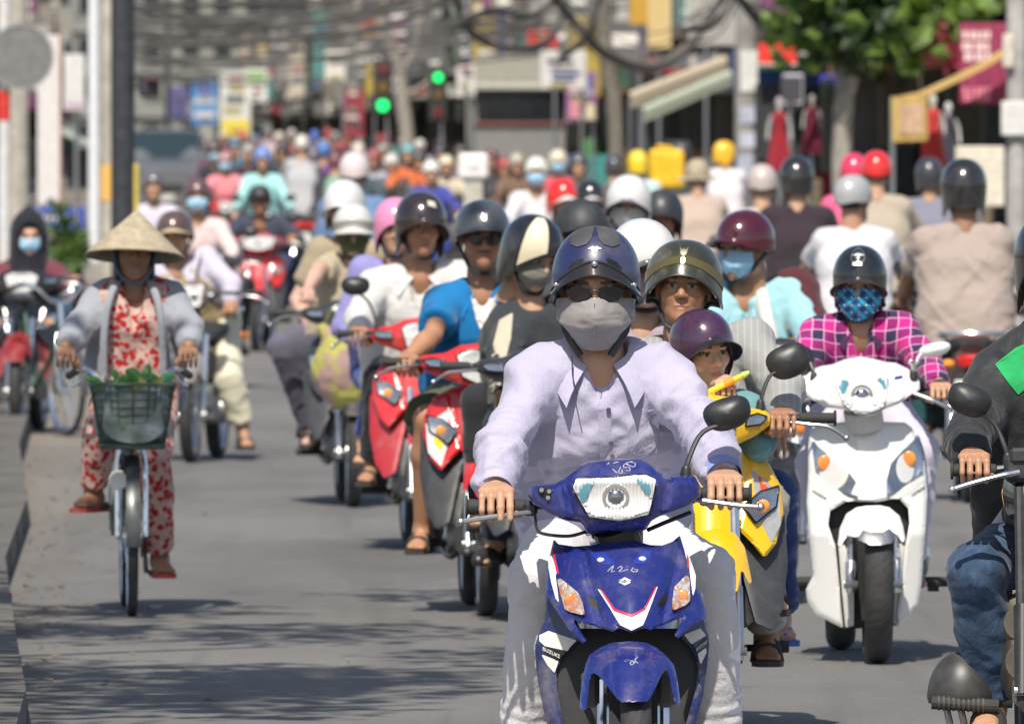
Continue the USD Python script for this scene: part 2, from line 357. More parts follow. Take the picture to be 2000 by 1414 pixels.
def cloth(c, fold=.8, kind='plain', c2=None, sheen=.12, rough=.85):
    key = f'cloth_{kind}_{cname(c)}' + (('_' + cname(c2)) if c2 else '')
    if key in _mats: return _mats[key]
    g = G(); o = g.obj(); sx = g.add('separate_xyz', vector=o); v = g.noise(o, 6, 4, .6)
    base = g.mix(g.math('multiply', step(g, v, .3, .75), .3), tuple(c), tuple(x * .8 for x in c))
    if kind == 'pin':       # fine vertical stripes
        w = g.math('sine', g.math('multiply', sx + '.x', 900.0)); base = g.mix(g.math('multiply', step(g, w, .3, .9), .16), base, tuple(c2))
    if kind == 'stripe':
        w = g.math('sine', g.math('multiply', sx + '.x', 300.0)); base = g.mix(g.math('multiply', step(g, w, .6, .95), .6), base, tuple(c2))
    if kind == 'jeans':
        n = g.noise(o, 260, 2); w = g.noise(g.scale(o, (1, 1, .5)), 7, 5, .65)
        base = g.mix(step(g, w, .42, .68), tuple(c), tuple(c2)); base = g.mix(g.math('multiply', n, .35), base, tuple(x * .5 for x in c))
    if kind == 'floral':
        vo = g.add('voronoi_texture', feature='f1', vector=g.add('mix', mix_type='add', fac=.05, color1=o, color2=g.add('noise_texture', vector=o, scale=22.0, detail=3.0) + '.color') + '.color', scale=33.0)
        a = g.noise(o, 60, 3, .7); f = step(g, g.math('multiply_add', a, .55, vo + '.distance'), .80, .66)
        base = g.mix(f, tuple(c), tuple(c2))
    if kind == 'plaid':
        L = .088
        def bands(ax, ph):
            f = g.math('fraction', g.math('add', g.math('divide', ax, L), ph)); a = step(g, g.math('absolute', g.math('subtract', f, .5)), .25, .17); return f, a
        wob = g.math('multiply', g.noise(o, 5, 2), .05)
        fx, ax = bands(g.math('add', sx + '.x', wob), 10.02); fz, az = bands(g.math('add', sx + '.z', g.math('add', wob, g.math('multiply', sx + '.y', .35))), 10.3)
        dark = g.math('multiply', ax, az); half = g.math('maximum', ax, az)
        base = g.mix(g.math('multiply', half, .75), tuple(c), (.13, .010, .10)); base = g.mix(dark, base, tuple(c2))
        ln = g.math('maximum', *[step(g, g.math('absolute', g.math('subtract', g.math('fraction', g.math('multiply', f, 2.0)), .5)), .055, .02) for f in (fx, fz)]); base = g.mix(g.math('multiply', ln, .65), base, (.75, .55, .68))
    if kind == 'tartan':
        fx = g.math('sine', g.math('multiply', g.math('add', sx + '.x', sx + '.z'), 120.0)); fz = g.math('sine', g.math('multiply', g.math('subtract', sx + '.x', sx + '.z'), 120.0))
        base = g.mix(step(g, fx, -.2, .5), tuple(c), tuple(c2)); base = g.mix(g.math('multiply', step(g, fz, .1, .6), .75), base, (.02, .025, .07)); base = g.mix(step(g, g.math('multiply', fx, fz), .75, .95), base, (.7, .75, .8))
    if kind == 'net':
        f = g.math('multiply', g.math('sine', g.math('multiply', g.math('add', sx + '.x', sx + '.z'), 150.0)), g.math('sine', g.math('multiply', g.math('subtract', sx + '.x', sx + '.z'), 150.0)))
        base = g.mix(step(g, g.math('absolute', f), .10, .3), (.10, .10, .03), g.mix(step(g, g.noise(o, 5, 2), .45, .58), tuple(c), tuple(c2)))
    return g.done(key, cloth_nodes(g, base, fold, 1.0, rough, sheen))
def vcol(key='skin', rough=.48, sss=.0, spec=.45):
    """Skin, hair and shoes: the thing's own colours come from the mesh."""
    if key in _mats: return _mats[key]
    g = G(); a = g.add('attribute', attribute='col') + '.color'; o = g.obj(); n = g.noise(o, 22, 4, .6); n2 = g.noise(o, 420, 2)
    c = g.mix(g.math('multiply', step(g, n, .35, .75), .22), a, g.mix(1.0, a, (.78, .60, .52), 'multiply'))
    p = g.add('principled_bsdf', base_color=c, roughness=g.math('multiply_add', n, .16, rough - .08), subsurface_weight=.12, subsurface_scale=.006, specular_ior_level=spec, normal=g.bump(n2, .0007, .25))
    return g.done(key, p + '.BSDF')
def glossy_shell(c, rough=.14, c2=None, key=None):
    return paint(c, rough, .8, .12)
def emit(c, st, key):
    if key in _mats: return _mats[key]
    g = G(); return g.done(key, g.add('principled_bsdf', base_color=c, emission_color=c, emission_strength=st) + '.BSDF')
BLACK, RUBBER, CHROME, STEEL = plastic(), rubber(), metal((.8, .8, .8), .12), metal((.45, .45, .46), .35)
DARKGLASS = mat('dark_lens', {'p': ('principled_bsdf', dict(base_color=(.006, .006, .008), roughness=.05, coat_weight=.6))}, [], 'p.BSDF')
AMBER = lens((.9, .42, .10), 'amber_lens', .8); CLEAR = lens(); REFL = reflector()
SKIN = vcol()
HAIR = plastic((.010, .009, .009), .5, 'hair')
# ---------------------------------------------------------------- people
def vlen(a): return float(np.linalg.norm(a))
def unit(a): return A(a, float) / (np.linalg.norm(a) + 1e-12)
def ik(a, b, la, lb, hint):
    """The joint between a and b for bone lengths la, lb, bent towards hint."""
    a, b = A(a, float), A(b, float); d = b - a; L = vlen(d)
    if L >= (la + lb) * .999: return a + d * la / (la + lb)
    u = d / L; x = (la * la - lb * lb + L * L) / (2 * L); r = math.sqrt(max(la * la - x * x, 0)); h = A(hint, float); h = unit(h - u * (h @ u))
    return a + u * x + h * r
def Rot(yaw=0, pitch=0, roll=0):
    """Head turn in degrees: yaw > 0 towards picture right, pitch > 0 looks down, roll > 0 tilts the crown to picture right."""
    y, p, r = map(math.radians, (yaw, -pitch, roll)); T = trimesh.transformations.rotation_matrix
    return (T(y, [0, 0, 1]) @ T(r, [0, 1, 0]) @ T(-p, [1, 0, 0]))[:3, :3]
def rig(grips, pegs, hip=(0, .98, .80), neck=None, lean=.16, sc=1.0, head=(0, 0, 0), elbow=.55, knee=.45, wrist=(0, .085, .032), back=False):
    """Joints of a seated rider in the vehicle's frame; grips and pegs are (left, right) points."""
    J = {'hip': A(hip, float)}; J['neck'] = A(neck, float) if neck is not None else J['hip'] + A([0, -lean, .54 * sc])
    up = unit(J['neck'] - J['hip']); J['head'] = J['neck'] + A([0, -.035, .185 * sc]); J['R'] = Rot(*head); J['sc'] = sc
    for s, k in ((-1, 'l'), (1, 'r')):
        J['s' + k] = J['neck'] + A([s * .165 * sc, .01, -.055 * sc]) ; J['h' + k] = J['hip'] + A([s * .09 * sc, 0, 0])
        g = grips[0 if s < 0 else 1]
        if g is not None:
            J['g' + k] = A(g, float); J['w' + k] = A(g, float) + A(wrist); J['e' + k] = ik(J['s' + k], J['w' + k], .285 * sc, .25 * sc, (s * elbow, .25, -.55))
        a = A(pegs[0 if s < 0 else 1], float); J['a' + k] = a + A([0, .05, .075]); J['t' + k] = a + A([s * .02, -.14, .015])
        J['k' + k] = ik(J['h' + k], J['a' + k], .43 * sc, .42 * sc, (s * knee, -.6, .5))
    return J
def hand_mesh(h=.0035, pose='grip', lever=0):
    """The hand at the left of the picture, closed round a bar along x through the origin."""
    f = Field((-.075, -.09, -.075), (.075, .16, .085), h); W = A([0, .10, .034]); kn = [.032, .011, -.010, -.030]; R = [.0096, .0099, .0092, .0080]; L = [1, 1.08, 1.0, .85]
    f.cone(W + A([0, .05, .004]), W, .0275, .026, .01)
    for x, r in zip(kn, R):
        f.cone(W + A([x * .5, -.01, 0]), (x, .012, .034), .021, r + .004, .012)
    for i, (x, r, l) in enumerate(zip(kn, R, L)):
        if pose == 'grip' and i < lever: pts = [(x, .012, .035), (x * 1.02, -.030 * l, .026), (x * 1.05, -.052 * l, .000), (x * 1.05, -.058 * l, -.026)]
        elif pose == 'grip': pts = [(x, .012, .035), (x * 1.04, -.028 * l, .024), (x * 1.06, -.038 * l, -.006), (x * 1.02, -.022 * l, -.030)]
        else: pts = [(x, .012, .030), (x * 1.1, -.030 * l, .020), (x * 1.1, -.055 * l, .002), (x * 1.05, -.062 * l, -.018)]
        f.chain(pts, [r + .0012, r, r * .92, r * .78], .0035)
    f.chain([(.018, .065, .012), (.043, .030, -.004), (.050, -.004, -.016), (.040, -.030, -.020)], [.018, .0125, .0108, .0088], .006)
    return f.mesh()
_hands = {}
def hand(side, pos, frm=None, h=.0035, lever=0, sc=1.0, tilt=0.0, yaw=0.0):
    """Vertices, faces and nail colours; the wrist turned towards frm."""
    key = (h, lever)
    if key not in _hands: _hands[key] = hand_mesh(h, 'grip', lever)
    m = _hands[key].copy(); m.vertices *= sc
    if side == 'r': m = mirror(m)
    if tilt or yaw: m = move(m, (0, 0, 0), yaw, tilt)
    m.vertices += A(pos, float); return m
def head_mesh(h=.005, female=False, mouth=True):
    f = Field((-.1, -.135, -.2), (.1, .14, .145), h)
    f.ell((0, .018, .036), (.077, .098, .09)).ell((0, -.018, -.03), (.0625, .07, .083), .03)
    f.cone((0, -.066, -.094), (.042, .0, -.066), .02, .026, .025).cone((0, -.066, -.094), (-.042, .0, -.066), .02, .026, .025)
    for s in (-1, 1):
        f.ell((s * .038, -.054, -.022), (.027, .026, .026), .02).ell((s * .079, .014, -.006), (.009, .02, .032), .006)
    f.cone((-.034, -.079, .024), (.034, -.079, .024), .013, k=.015)
    for s in (-1, 1): f.ell((s * .032, -.094, .003), (.019, .015, .011), .010, True)
    for s in (-1, 1): f.ell((s * .032, -.0735, .002), (.0135, .0135, .0115), .003)
    f.cone((0, -.083, .012), (0, -.104, -.028), .0075, .012, .010)
    for s in (-1, 1): f.ell((s * .0125, -.094, -.031), (.0085, .010, .008), .006)
    f.ell((0, -.083, -.060), (.024, .010, .0065), .006).ell((0, -.081, -.072), (.020, .011, .007), .006)
    f.ell((0, -.098, -.0655), (.021, .012, .0016), .002, True)
    f.cone((0, .03, -.06), (0, .05, -.2), .054, .06, .02)
    return f.mesh()
_heads = {}
def head_colours(v, skin, beard=0.0, brow=True):
    n = len(v); c = np.tile(A(skin, float), (n, 1)); x, y, z = abs(v[:, 0]), v[:, 1], v[:, 2]; fr = y < -.055
    def blend(w, col): c[:] = c * (1 - w[:, None]) + A(col) * w[:, None]
    blend(np.clip(1 - np.hypot((x - 0) / .024, (z + .066) / .0125), 0, .45) / .45 * (fr & (y < -.07)) * .65, (.22, .075, .06))
    blend(.30 * np.clip(1 - np.hypot((x - .045) / .03, (z + .03) / .03), 0, 1) * fr, A(skin) * A([1.15, .8, .75]))
    if brow: blend(((abs(z - (.026 - .12 * (x - .032) ** 2 * 40)) < .0048) & (x > .014) & (x < .052) & fr) * .9, (.015, .012, .011))
    eye = fr & (np.hypot((x - .032) / .0145, (z - .002) / .0062) < 1); blend(eye * .95, (.35, .32, .30)); blend((fr & (np.hypot(x - .031, z - .002) < .0068)) * .95, (.012, .008, .007))
    blend((fr & (x > .016) & (x < .048) & (abs(z - .0088) < .003)) * .8, (.02, .015, .012))
    blend(((z > .055) | ((y > .03) & (z > -.055)) | ((x > .068) & (z > .012) & (y > -.03))) * 1.0, (.010, .009, .009))
    if beard: blend((fr & ((z < -.042) & (z > -.054) & (x < .025) | (z < -.085) & (x < .04))) * beard, (.05, .035, .03))
    return c
def put_head(J, skin, h, beard=0.0):
    if h not in _heads: _heads[h] = head_mesh(h)
    m = _heads[h].copy(); c = head_colours(m.vertices, skin, beard); m.vertices = (m.vertices * J.get('hs', J['sc'])) @ J['R'].T + J['head']; return m, c
def foot_parts(f, J, k, h, sc=1.0, shoe=False, toes=True):
    a, t = J['a' + k], J['t' + k]; d = unit((t - a) * A([1, 1, 0])); w = A([-d[1], d[0], 0]); sole = t[2] - .004; heel = A([a[0], a[1], sole + .022]) - d * .035
    f.cone(a, heel + A([0, 0, .015]), .034, .030, .02).cone(heel + A([0, 0, .008]), A([t[0], t[1], sole + .014]) - d * .05, .027, .026, .02).cone(a - A([0, 0, .02]), A([t[0], t[1], sole + .018]) - d * .04, .034, .024, .025)
    for o, r in ((-.022, .016), (.0, .016), (.022, .016)): f.cone(A([t[0], t[1], sole + .016]) - d * .06 + w * o * .8, A([t[0], t[1], sole + .014]) - d * .012 + w * o, .02, r, .015)
    if toes:
        sg_ = 1 if k == 'l' else -1
        for i, o in enumerate((-.030, -.013, .002, .016, .029)):
            o = -o * sg_ if k == 'l' else o * -sg_ * -1
            r = (.0125, .0095, .009, .0085, .008)[i]; L = (.02, .022, .018, .012, .004)[i]
            f.cone(A([t[0], t[1], sole + .012]) - d * .008 + w * o, A([t[0], t[1], sole + .010]) + d * L + w * o, r, r * .95, .004)
def body_mesh(J, h, sleeve='long', legs='long', shoe=False, arms='lr', fat=1.0):
    """The person's own body: limbs, torso core and feet, all one surface."""
    pts = [J[k] for k in J if isinstance(J[k], np.ndarray) and J[k].shape == (3,)]; lo, hi = np.min(pts, 0) - .2, np.max(pts, 0) + .2; sc = J['sc']
    f = Field(lo, hi, h); n, p = J['neck'], J['hip']
    f.cone(J['head'] + J['R'] @ A([0, .035, -.08]) * sc, n + A([0, .01, -.03]), .054 * sc, .062 * sc)
    for s in (-1, 0, 1):
        x = A([s * .055 * sc, 0, 0]); f.cone(p + x, p * .5 + n * .5 + x * .8, .075 * sc, .07 * sc, .04).cone(p * .5 + n * .5 + x, n + x * .8 + unit(p - n) * .16 * sc + A([0, .01, 0]), .066 * sc, .052 * sc, .04)
    f.cone(n + A([0, -.0, -.03]), n + unit(p - n) * .13 * sc + A([0, -.008, -.012]), .054 * sc, .036 * sc, .03)
    for k in 'lr':
        f.cone(n + A([0, .01, -.075]), J['s' + k] + A([0, .01, -.012]), .034 * sc, .036 * sc, .03)
        if 'w' + k in J and k in arms:
            e, w = J['e' + k], J['w' + k]; f.cone(J['s' + k], e, .044 * sc * fat, .037 * sc * fat, .02); mid = e * .68 + w * .32
            f.cone(e, mid, .037 * sc * fat, .041 * sc * fat, .015).cone(mid, w, .041 * sc * fat, .0265 * sc, .015)
        hh, kk, a = J['h' + k], J['k' + k], J['a' + k]; th = 1.0 if legs == 'long' else 1.08
        f.cone(hh, kk, .070 * sc * th, .050 * sc * th, .03); m = kk * .68 + a * .32
        f.cone(kk, m, .049 * sc * th, .052 * sc * th, .02).cone(m, a, .052 * sc * th, .033 * sc, .02); foot_parts(f, J, k, h, sc, shoe, h < .012)
    return f.mesh()
def soft_ridge(p, seed, w=.11):
    return np.exp(-((meshkit.noise(p, seed) * .65 + meshkit.noise(p * 1.9 + 7.3, seed + 3) * .35 - .5) / w) ** 2)
_TW = [trimesh.transformations.rotation_matrix(a, ax)[:3, :3] for a, ax in ((.7, [0, 1, .2]), (-.8, [.1, 1, 0]), (.3, [1, .2, 0]))]
def wrinkle(amp, seed=1):
    """Soft cloth folds: long rounded ridges in two slanting families and a slow swell."""
    def fn(p):
        q = p + .045 * np.stack([meshkit.noise(p * 6, seed + k) - .5 for k in range(3)], 1)
        return .58 * amp * (1.1 * soft_ridge(q @ _TW[0] * A([3.0, 4, 9.5]), seed) + .9 * soft_ridge(q @ _TW[1] * A([3.2, 4, 11]), seed + 5) + .5 * soft_ridge(q @ _TW[2] * A([9, 8, 15]), seed + 8) - .75 + .9 * (meshkit.noise(p * 5, seed + 9) - .5))
    return fn
def joint_folds(v, j, a, b, amp, wl=.030, reach=.085, seed=0):
    """Rings of creases round a bent joint j on the limb a-j-b."""
    t = unit(A(b) - A(a)); s_ = (v - j) @ t; d = np.linalg.norm(v - j, axis=1); n = meshkit.noise(v * 16, seed) * 3.0 + meshkit.noise(v * 6, seed + 1) * 3
    return amp * np.sin(2 * np.pi * s_ / wl + n) * np.exp(-(d / reach) ** 2) * .32
def shirt_mesh(J, h, sleeve='long', loose=1.0, vneck=.10, vw=.045, hem=-.06, amp=.006, seed=1, arms='lr', cuff=.0, neck_r=.068, folds=True, belly=0.0, hood=False, wide=1.0, shoulder=1.0):
    pts = [J[k] for k in ('hip', 'neck', 'sl', 'sr', 'el', 'er', 'wl', 'wr', 'head') if k in J]; lo, hi = np.min(pts, 0) - .26, np.max(pts, 0) + .22; sc = J['sc']
    f = Field(lo, hi, h); n, p = J['neck'], J['hip']; up = unit(n - p); L = vlen(n - p)
    q = lambda t: p + up * L * t
    for s in (-1, 0, 1):
        x = A([s * .085 * sc * wide, -.012 * (s == 0), 0])
        f.cone(q(hem / L if hem < 0 else 0) + x * .92, q(.22) + x * .95 + A([0, -belly * (s == 0), 0]), (.108 + belly * .3) * sc * loose, (.108 + belly * .5) * sc * loose, .045).cone(q(.22) + x * .95 + A([0, -belly * (s == 0), 0]), q(.66) + x * 1.02, (.108 + belly * .5) * sc * loose, .110 * sc * loose, .045)
        f.cone(q(.66) + x, q(.86) + x * .9, .110 * sc * loose, .080 * sc, .05)
    for k in 'lr':
        s = -1 if k == 'l' else 1; S = J['s' + k]
        f.cone(n + A([s * .045 * sc, .012, -.012 * sc]), S + A([0, .0, .004]), .055 * sc, .066 * sc * shoulder, .04)
        if 'w' + k not in J: continue
        e, w = J['e' + k], J['w' + k]; ls = .5 + .5 * loose
        if sleeve == 'long':
            w2 = w + unit(e - w) * cuff; f.cone(S, e, .067 * sc * ls * shoulder, .056 * sc * ls, .045).cone(e, e * .35 + w2 * .65, .056 * sc * ls, .050 * sc * ls, .02).cone(e * .35 + w2 * .65, w2, .050 * sc * ls, .041 * sc * ls, .015, flat=True)
        elif sleeve == 'short':
            e2 = S + (e - S) * .68; f.cone(S, e2, .068 * sc * ls * shoulder, .064 * sc * ls, .045, flat=True)
    pl = q(hem / L); f.plane(pl, -up, .004, pl - .4, pl + A([.4, .4, .12]))
    if vneck:
        c = n + A([0, -.10 * sc, .02]); f.cone(n + A([0, .012, .15]), n + A([0, -.008, .022]), neck_r * sc, neck_r * .92 * sc, .012, cut=True)
        if vneck > .03: fw = unit(A([0, -1, 0]) + up * up[1]); f.cone(n + fw * .06 * sc + up * .05, n + fw * .118 * sc - up * vneck, vw * sc, .006, .01, cut=True)
    m = f.mesh()
    if folds:
        def am(v):
            o = wrinkle(amp, seed)(v)
            for k in 'lr':
                if 'e' + k in J and 'w' + k in J and sleeve == 'long': o = o + joint_folds(v, J['e' + k], J['s' + k], J['w' + k], amp * 1.3, seed=seed) + joint_folds(v, J['w' + k] * .8 + J['e' + k] * .2, J['e' + k], J['w' + k], amp * .9, .024, .06, seed=seed + 4)
            return o
        m = displace(m, am)
    return m
def trouser_mesh(J, h, length='long', loose=1.0, amp=.006, seed=5, flare=1.0):
    pts = [J[k + s] for k in 'hka' for s in 'lr'] + [J['hip']]; lo, hi = np.min(pts, 0) - .22, np.max(pts, 0) + .22; sc = J['sc']; f = Field(lo, hi, h); p = J['hip']; up = unit(J['neck'] - p)
    for s in (-1, 0, 1): f.cone(p + A([s * .07 * sc, .02, 0]), p + A([s * .065 * sc, .02, 0]) + up * .12, .105 * sc, .095 * sc, .04)
    for k in 'lr':
        hh, kk, a = J['h' + k], J['k' + k], J['a' + k]
        if length == 'shorts':
            e = hh + (kk - hh) * .97; f.cone(hh, e, .096 * sc * loose, .084 * sc * loose, .04, flat=True)
        else:
            e = a + unit(kk - a) * .03 if length == 'long' else kk + (a - kk) * .45
            f.cone(hh, kk, .092 * sc * loose, .070 * sc * loose, .04).cone(kk, kk * .6 + e * .4, .070 * sc * loose, .066 * sc * loose, .02).cone(kk * .6 + e * .4, e, .066 * sc * loose, .058 * sc * loose * flare, .02, flat=True)
    m = f.mesh()
    def am(v):
        o = wrinkle(amp, seed)(v)
        for k in 'lr': o = o + joint_folds(v, J['k' + k], J['h' + k], J['a' + k], amp * 1.2, .04, .09, seed) + joint_folds(v, J['a' + k] * .9 + J['k' + k] * .1, J['k' + k], J['a' + k], amp * 1.0, .036, .09, seed + 2) + joint_folds(v, J['h' + k], J['k' + k], J['hip'], amp * .9, .05, .13, seed + 3)
        return o
    return displace(m, am) if amp else m
def collar_mesh(J, spread=.05, drop=.045, h=.055, r=.066):
    """A folded shirt collar: two leaves round the back of the neck, their points in front."""
    sc = J['sc']; n = J['neck']; out = []
    for s in (-1, 1):
        us = np.linspace(0, 1, 14); V = []
        for u in us:
            a = math.pi * (1 - .86 * u); pass
            x, y = s * math.sin(a) * r, -math.cos(a) * r
            top = A([x, y + .004, .052 - .075 * u ** 1.6]); ln = h * (1 + .35 * u ** 3)
            od = A([x, y, 0]) / (math.hypot(x, y) + 1e-9); low = top + od * (.020 + .012 * u) + A([s * spread * u ** 2.5, -.010 * u, -ln * (1 - .1 * u) - drop * u ** 4 * .5])
            V.append([top + (low - top) * t + od * .012 * math.sin(math.pi * t) for t in (0, .15, .4, .7, 1)])
        V = A(V) * sc + n + A([0, .008, 0]); m = thicken(V, .004); out.append(m)
    return cat(*out)
def legshell(m): return m
# helmets ------------------------------------------------------------------------------------------------
class Helmet:
    """A shell round the head: in head coordinates, az = 0 looks forward (-y), el is the height angle."""
    def __init__(s, a=.106, b=.128, c=.118, ctr=(0, .014, .028), front=.045, side=-.012, rear=-.045, ear=0.0, flare=0.0, e=2.2):
        s.a, s.b, s.c, s.ctr, s.front, s.side, s.rear, s.ear, s.flare, s.e = a, b, c, A(ctr), front, side, rear, ear, flare, e
    def rim(s, az):
        k = (1 - np.cos(az)) / 2; w = np.sin(az) ** 2
        z = s.front * (1 - k) + s.rear * k; z = z * (1 - w) + s.side * w
        if s.ear: z = z - s.ear * np.exp(-((abs(az) - 1.75) / .62) ** 2)
        return z
    def at(s, az, t, off=0.0):
        """t = 0 at the crown, 1 at the rim."""
        az, t = np.broadcast_arrays(np.asarray(az, float), np.asarray(t, float)); zr = np.clip((s.rim(az) - s.ctr[2]) / s.c, -1.2, .95)
        emax = np.arccos(np.clip(zr, -.999, 1)); th = t * np.where(zr < -.999, math.pi * .95, emax); r = np.sin(np.minimum(th, math.pi / 2 + .0)) ; r = np.where(th > math.pi / 2, 1 - .10 * (th - math.pi / 2) ** 1.5, r)
        r = r ** (2 / s.e); z = np.where(th > math.pi / 2, -(th - math.pi / 2) * 1.02, np.cos(th)); fl = 1 + s.flare * np.clip(t - .72, 0, 1) ** 1.5 * 6
        return np.stack([s.ctr[0] + np.sin(az) * (s.a + off) * r * fl, s.ctr[1] - np.cos(az) * (s.b + off) * r * fl, s.ctr[2] + (s.c + off) * z], -1)
    def shell(s, n=40, m=14, t=.012):
        az = np.linspace(-math.pi, math.pi, n, endpoint=False)[:, None]; tt = np.linspace(.0, 1, m)[None, :]; out = s.at(az, tt, 0); inn = s.at(az, tt, -t)
        V = np.concatenate([out, inn[:, ::-1]], 1); return grid_mesh(V, True, False)
    def peak(s, az=1.25, ln=.05, drop=.02, t0=.97, n=25, thick=.004, curve=1.0):
        a = np.linspace(-az, az, n); V = []
        for x in a:
            k = math.cos(x / az * math.pi / 2) ** .6 if abs(x) < az else 0; p = s.at(x, t0, .002); d = A([math.sin(x), -math.cos(x), 0]); V.append([p + d * ln * k * u - A([0, 0, drop * k * u ** 1.4]) for u in (0, .3, .6, .85, 1)])
        return thicken(A(V), thick)
    def patch(s, poly, off=.0015, t=.002, h=.008, rnd=.02):
        """poly in (az, t) laid on the shell."""
        q = sg.Polygon(poly).buffer(rnd, 4).buffer(-rnd, 4); k = .1; cs = mf.CrossSection([np.asarray(q.exterior.coords)[:-1] * k], mf.FillRule.EvenOdd)
        m = mf.Manifold.extrude(cs, t).refine_to_length(h).to_mesh(); v = m.vert_properties[:, :3]
        o = s.at(v[:, 0] / k, v[:, 1] / k, 0); n = unitrows(o - s.ctr); o = o + n * (off - t + v[:, 2:3]); f = m.tri_verts
        return trimesh.Trimesh(o, f[:, ::-1], process=False)
    def band(s, t0, t1, off=.002, n=40, az=math.pi, th=.002):
        a = np.linspace(-az, az, n, endpoint=az < math.pi)[:, None]; V = s.at(a, np.linspace(t0, t1, 4)[None], off); 
        if az < math.pi: return thicken(V, -th)
        W = np.concatenate([V, s.at(a, np.linspace(t0, t1, 4)[None], off - th - .001)[:, ::-1]], 1); return grid_mesh(W, True, True)
def unitrows(v): return v / (np.linalg.norm(v, axis=-1, keepdims=True) + 1e-12)
def onhead(J, m, off=(0, 0, 0)):
    m = tm(m).copy(); m.vertices = (m.vertices * J.get('hs', J['sc'])) @ J['R'].T + J['head'] + A(off); return m
def chin_strap(J, H, parent, m=None, w=.0075):
    a = [H.at(s * 1.75, .97, -.004) for s in (-1, 1)]; p = spline([a[0], A([-.078, .0, -.05]), A([-.045, -.052, -.118]), A([0, -.058, -.130]), A([.045, -.052, -.118]), A([.078, .0, -.05]), a[1]], 26)
    obj('strap', onhead(J, tube(p, w, 6)), m or BLACK, parent)
def face_mask(J, parent, m, top=.004, bot=-.135, az=1.35, bulge=.018, nose=.02, name='face_mask', th=.003, amp=.0015, rr=.083, low=.7):
    us = np.linspace(-1, 1, 49); vs = np.linspace(0, 1, 30); V = []
    for u in us:
        row = []
        for v in vs:
            a = u * az; z = top + (bot - top) * v - .012 * (1 - v) * abs(u) ** 2 + .035 * v * abs(u) ** 2.2
            r = rr * (1 - (1 - low) * max(v - .55, 0) / .45 * .9); k = math.cos(a); x = math.sin(a) * r * .98; y = -k * r * 1.02 + .0
            prof = bulge * math.sin(math.pi * min(1, v * 1.05)) * max(0, k) ** 2 + nose * math.exp(-(u / .22) ** 2) * math.exp(-((v - .28) / .28) ** 2)
            row.append((x, y - prof, z))
        V.append(row)
    V = A(V); g = grid_mesh(V); n = meshkit.arrays(g, True)[2].reshape(V.shape); V = V - n * (amp * (soft_ridge(V.reshape(-1, 3) * A([22, 22, 40]), 4).reshape(V.shape[:2])[..., None] - .4) * 2) * -1
    return obj(name, onhead(J, thicken(V, th)), m, parent, smooth=60)
def glasses(J, parent, wrap=True, name='sunglasses'):
    out = []
    for s in (-1, 1):
        out_p = [(s * x, z) for x, z in ([(.008, .012), (.03, .022), (.058, .018), (.068, .004), (.055, -.016), (.03, -.020), (.012, -.010)] if wrap else [(.008, .014), (.03, .019), (.056, .015), (.058, -.004), (.045, -.020), (.025, -.020), (.010, -.008)])]
        out.append(panel(out_p if s > 0 else out_p[::-1], lambda x, z: -.108 + 5.5 * x * x, .003, .001, .01, .004))
    g = obj(name, onhead(J, cat(*out)), DARKGLASS, parent)
    fr = [tube(spline([(-.012, -.109, .006), (0, -.113, .009), (.012, -.109, .006)], 8), .0022, 6)]
    for s in (-1, 1): fr.append(tube([(s * .066, -.083, .008), (s * .079, -.03, .010), (s * .081, .02, .004)], .0025, 6))
    obj('frame', onhead(J, cat(*fr)), BLACK, g); return g
TAN, BROWN, DEEP = (.46, .27, .17), (.36, .20, .12), (.28, .15, .09)
def person(name, label, J, base, h=.009, skin=TAN, sleeve='long', legs='long', shoes='sandal', arms='lr', hh=.005, beard=0.0, group=None, lever=(0, 0), fat=1.0, tilt=(0, 0), yaw=(0, 0), rz=0):
    """The person's Xform and its body mesh. J is in world axes about base; returns the prim."""
    o = A([J['hip'][0], J['hip'][1], 0.0])
    for k, v in list(J.items()):
        if isinstance(v, np.ndarray) and v.shape == (3,): J[k] = v - o
    a_ = math.radians(rz); t = thing(name, label, 'person', A(base) + A([math.cos(a_) * o[0] - math.sin(a_) * o[1], math.sin(a_) * o[0] + math.cos(a_) * o[1], 0]), rz, group=group)
    b = body_mesh(J, h, sleeve, legs, fat=fat, arms=arms); hm, hc = put_head(J, skin, hh, beard); ms, cs = [b, hm], [np.tile(A(skin, float), (len(b.vertices), 1)), hc]
    for i, k in enumerate('lr'):
        if 'g' + k in J and k in arms:
            m = hand(k, J['g' + k], h=.0035 if h < .012 else .006, lever=lever[i], sc=J['sc'], tilt=tilt[i], yaw=yaw[i]); ms.append(m); cs.append(np.tile(A(skin) * .95, (len(m.vertices), 1)))
    obj('body', cat(*ms), SKIN, t, col=np.vstack(cs))
    for k in 'lr': footwear(J, k, t, shoes)
    return t
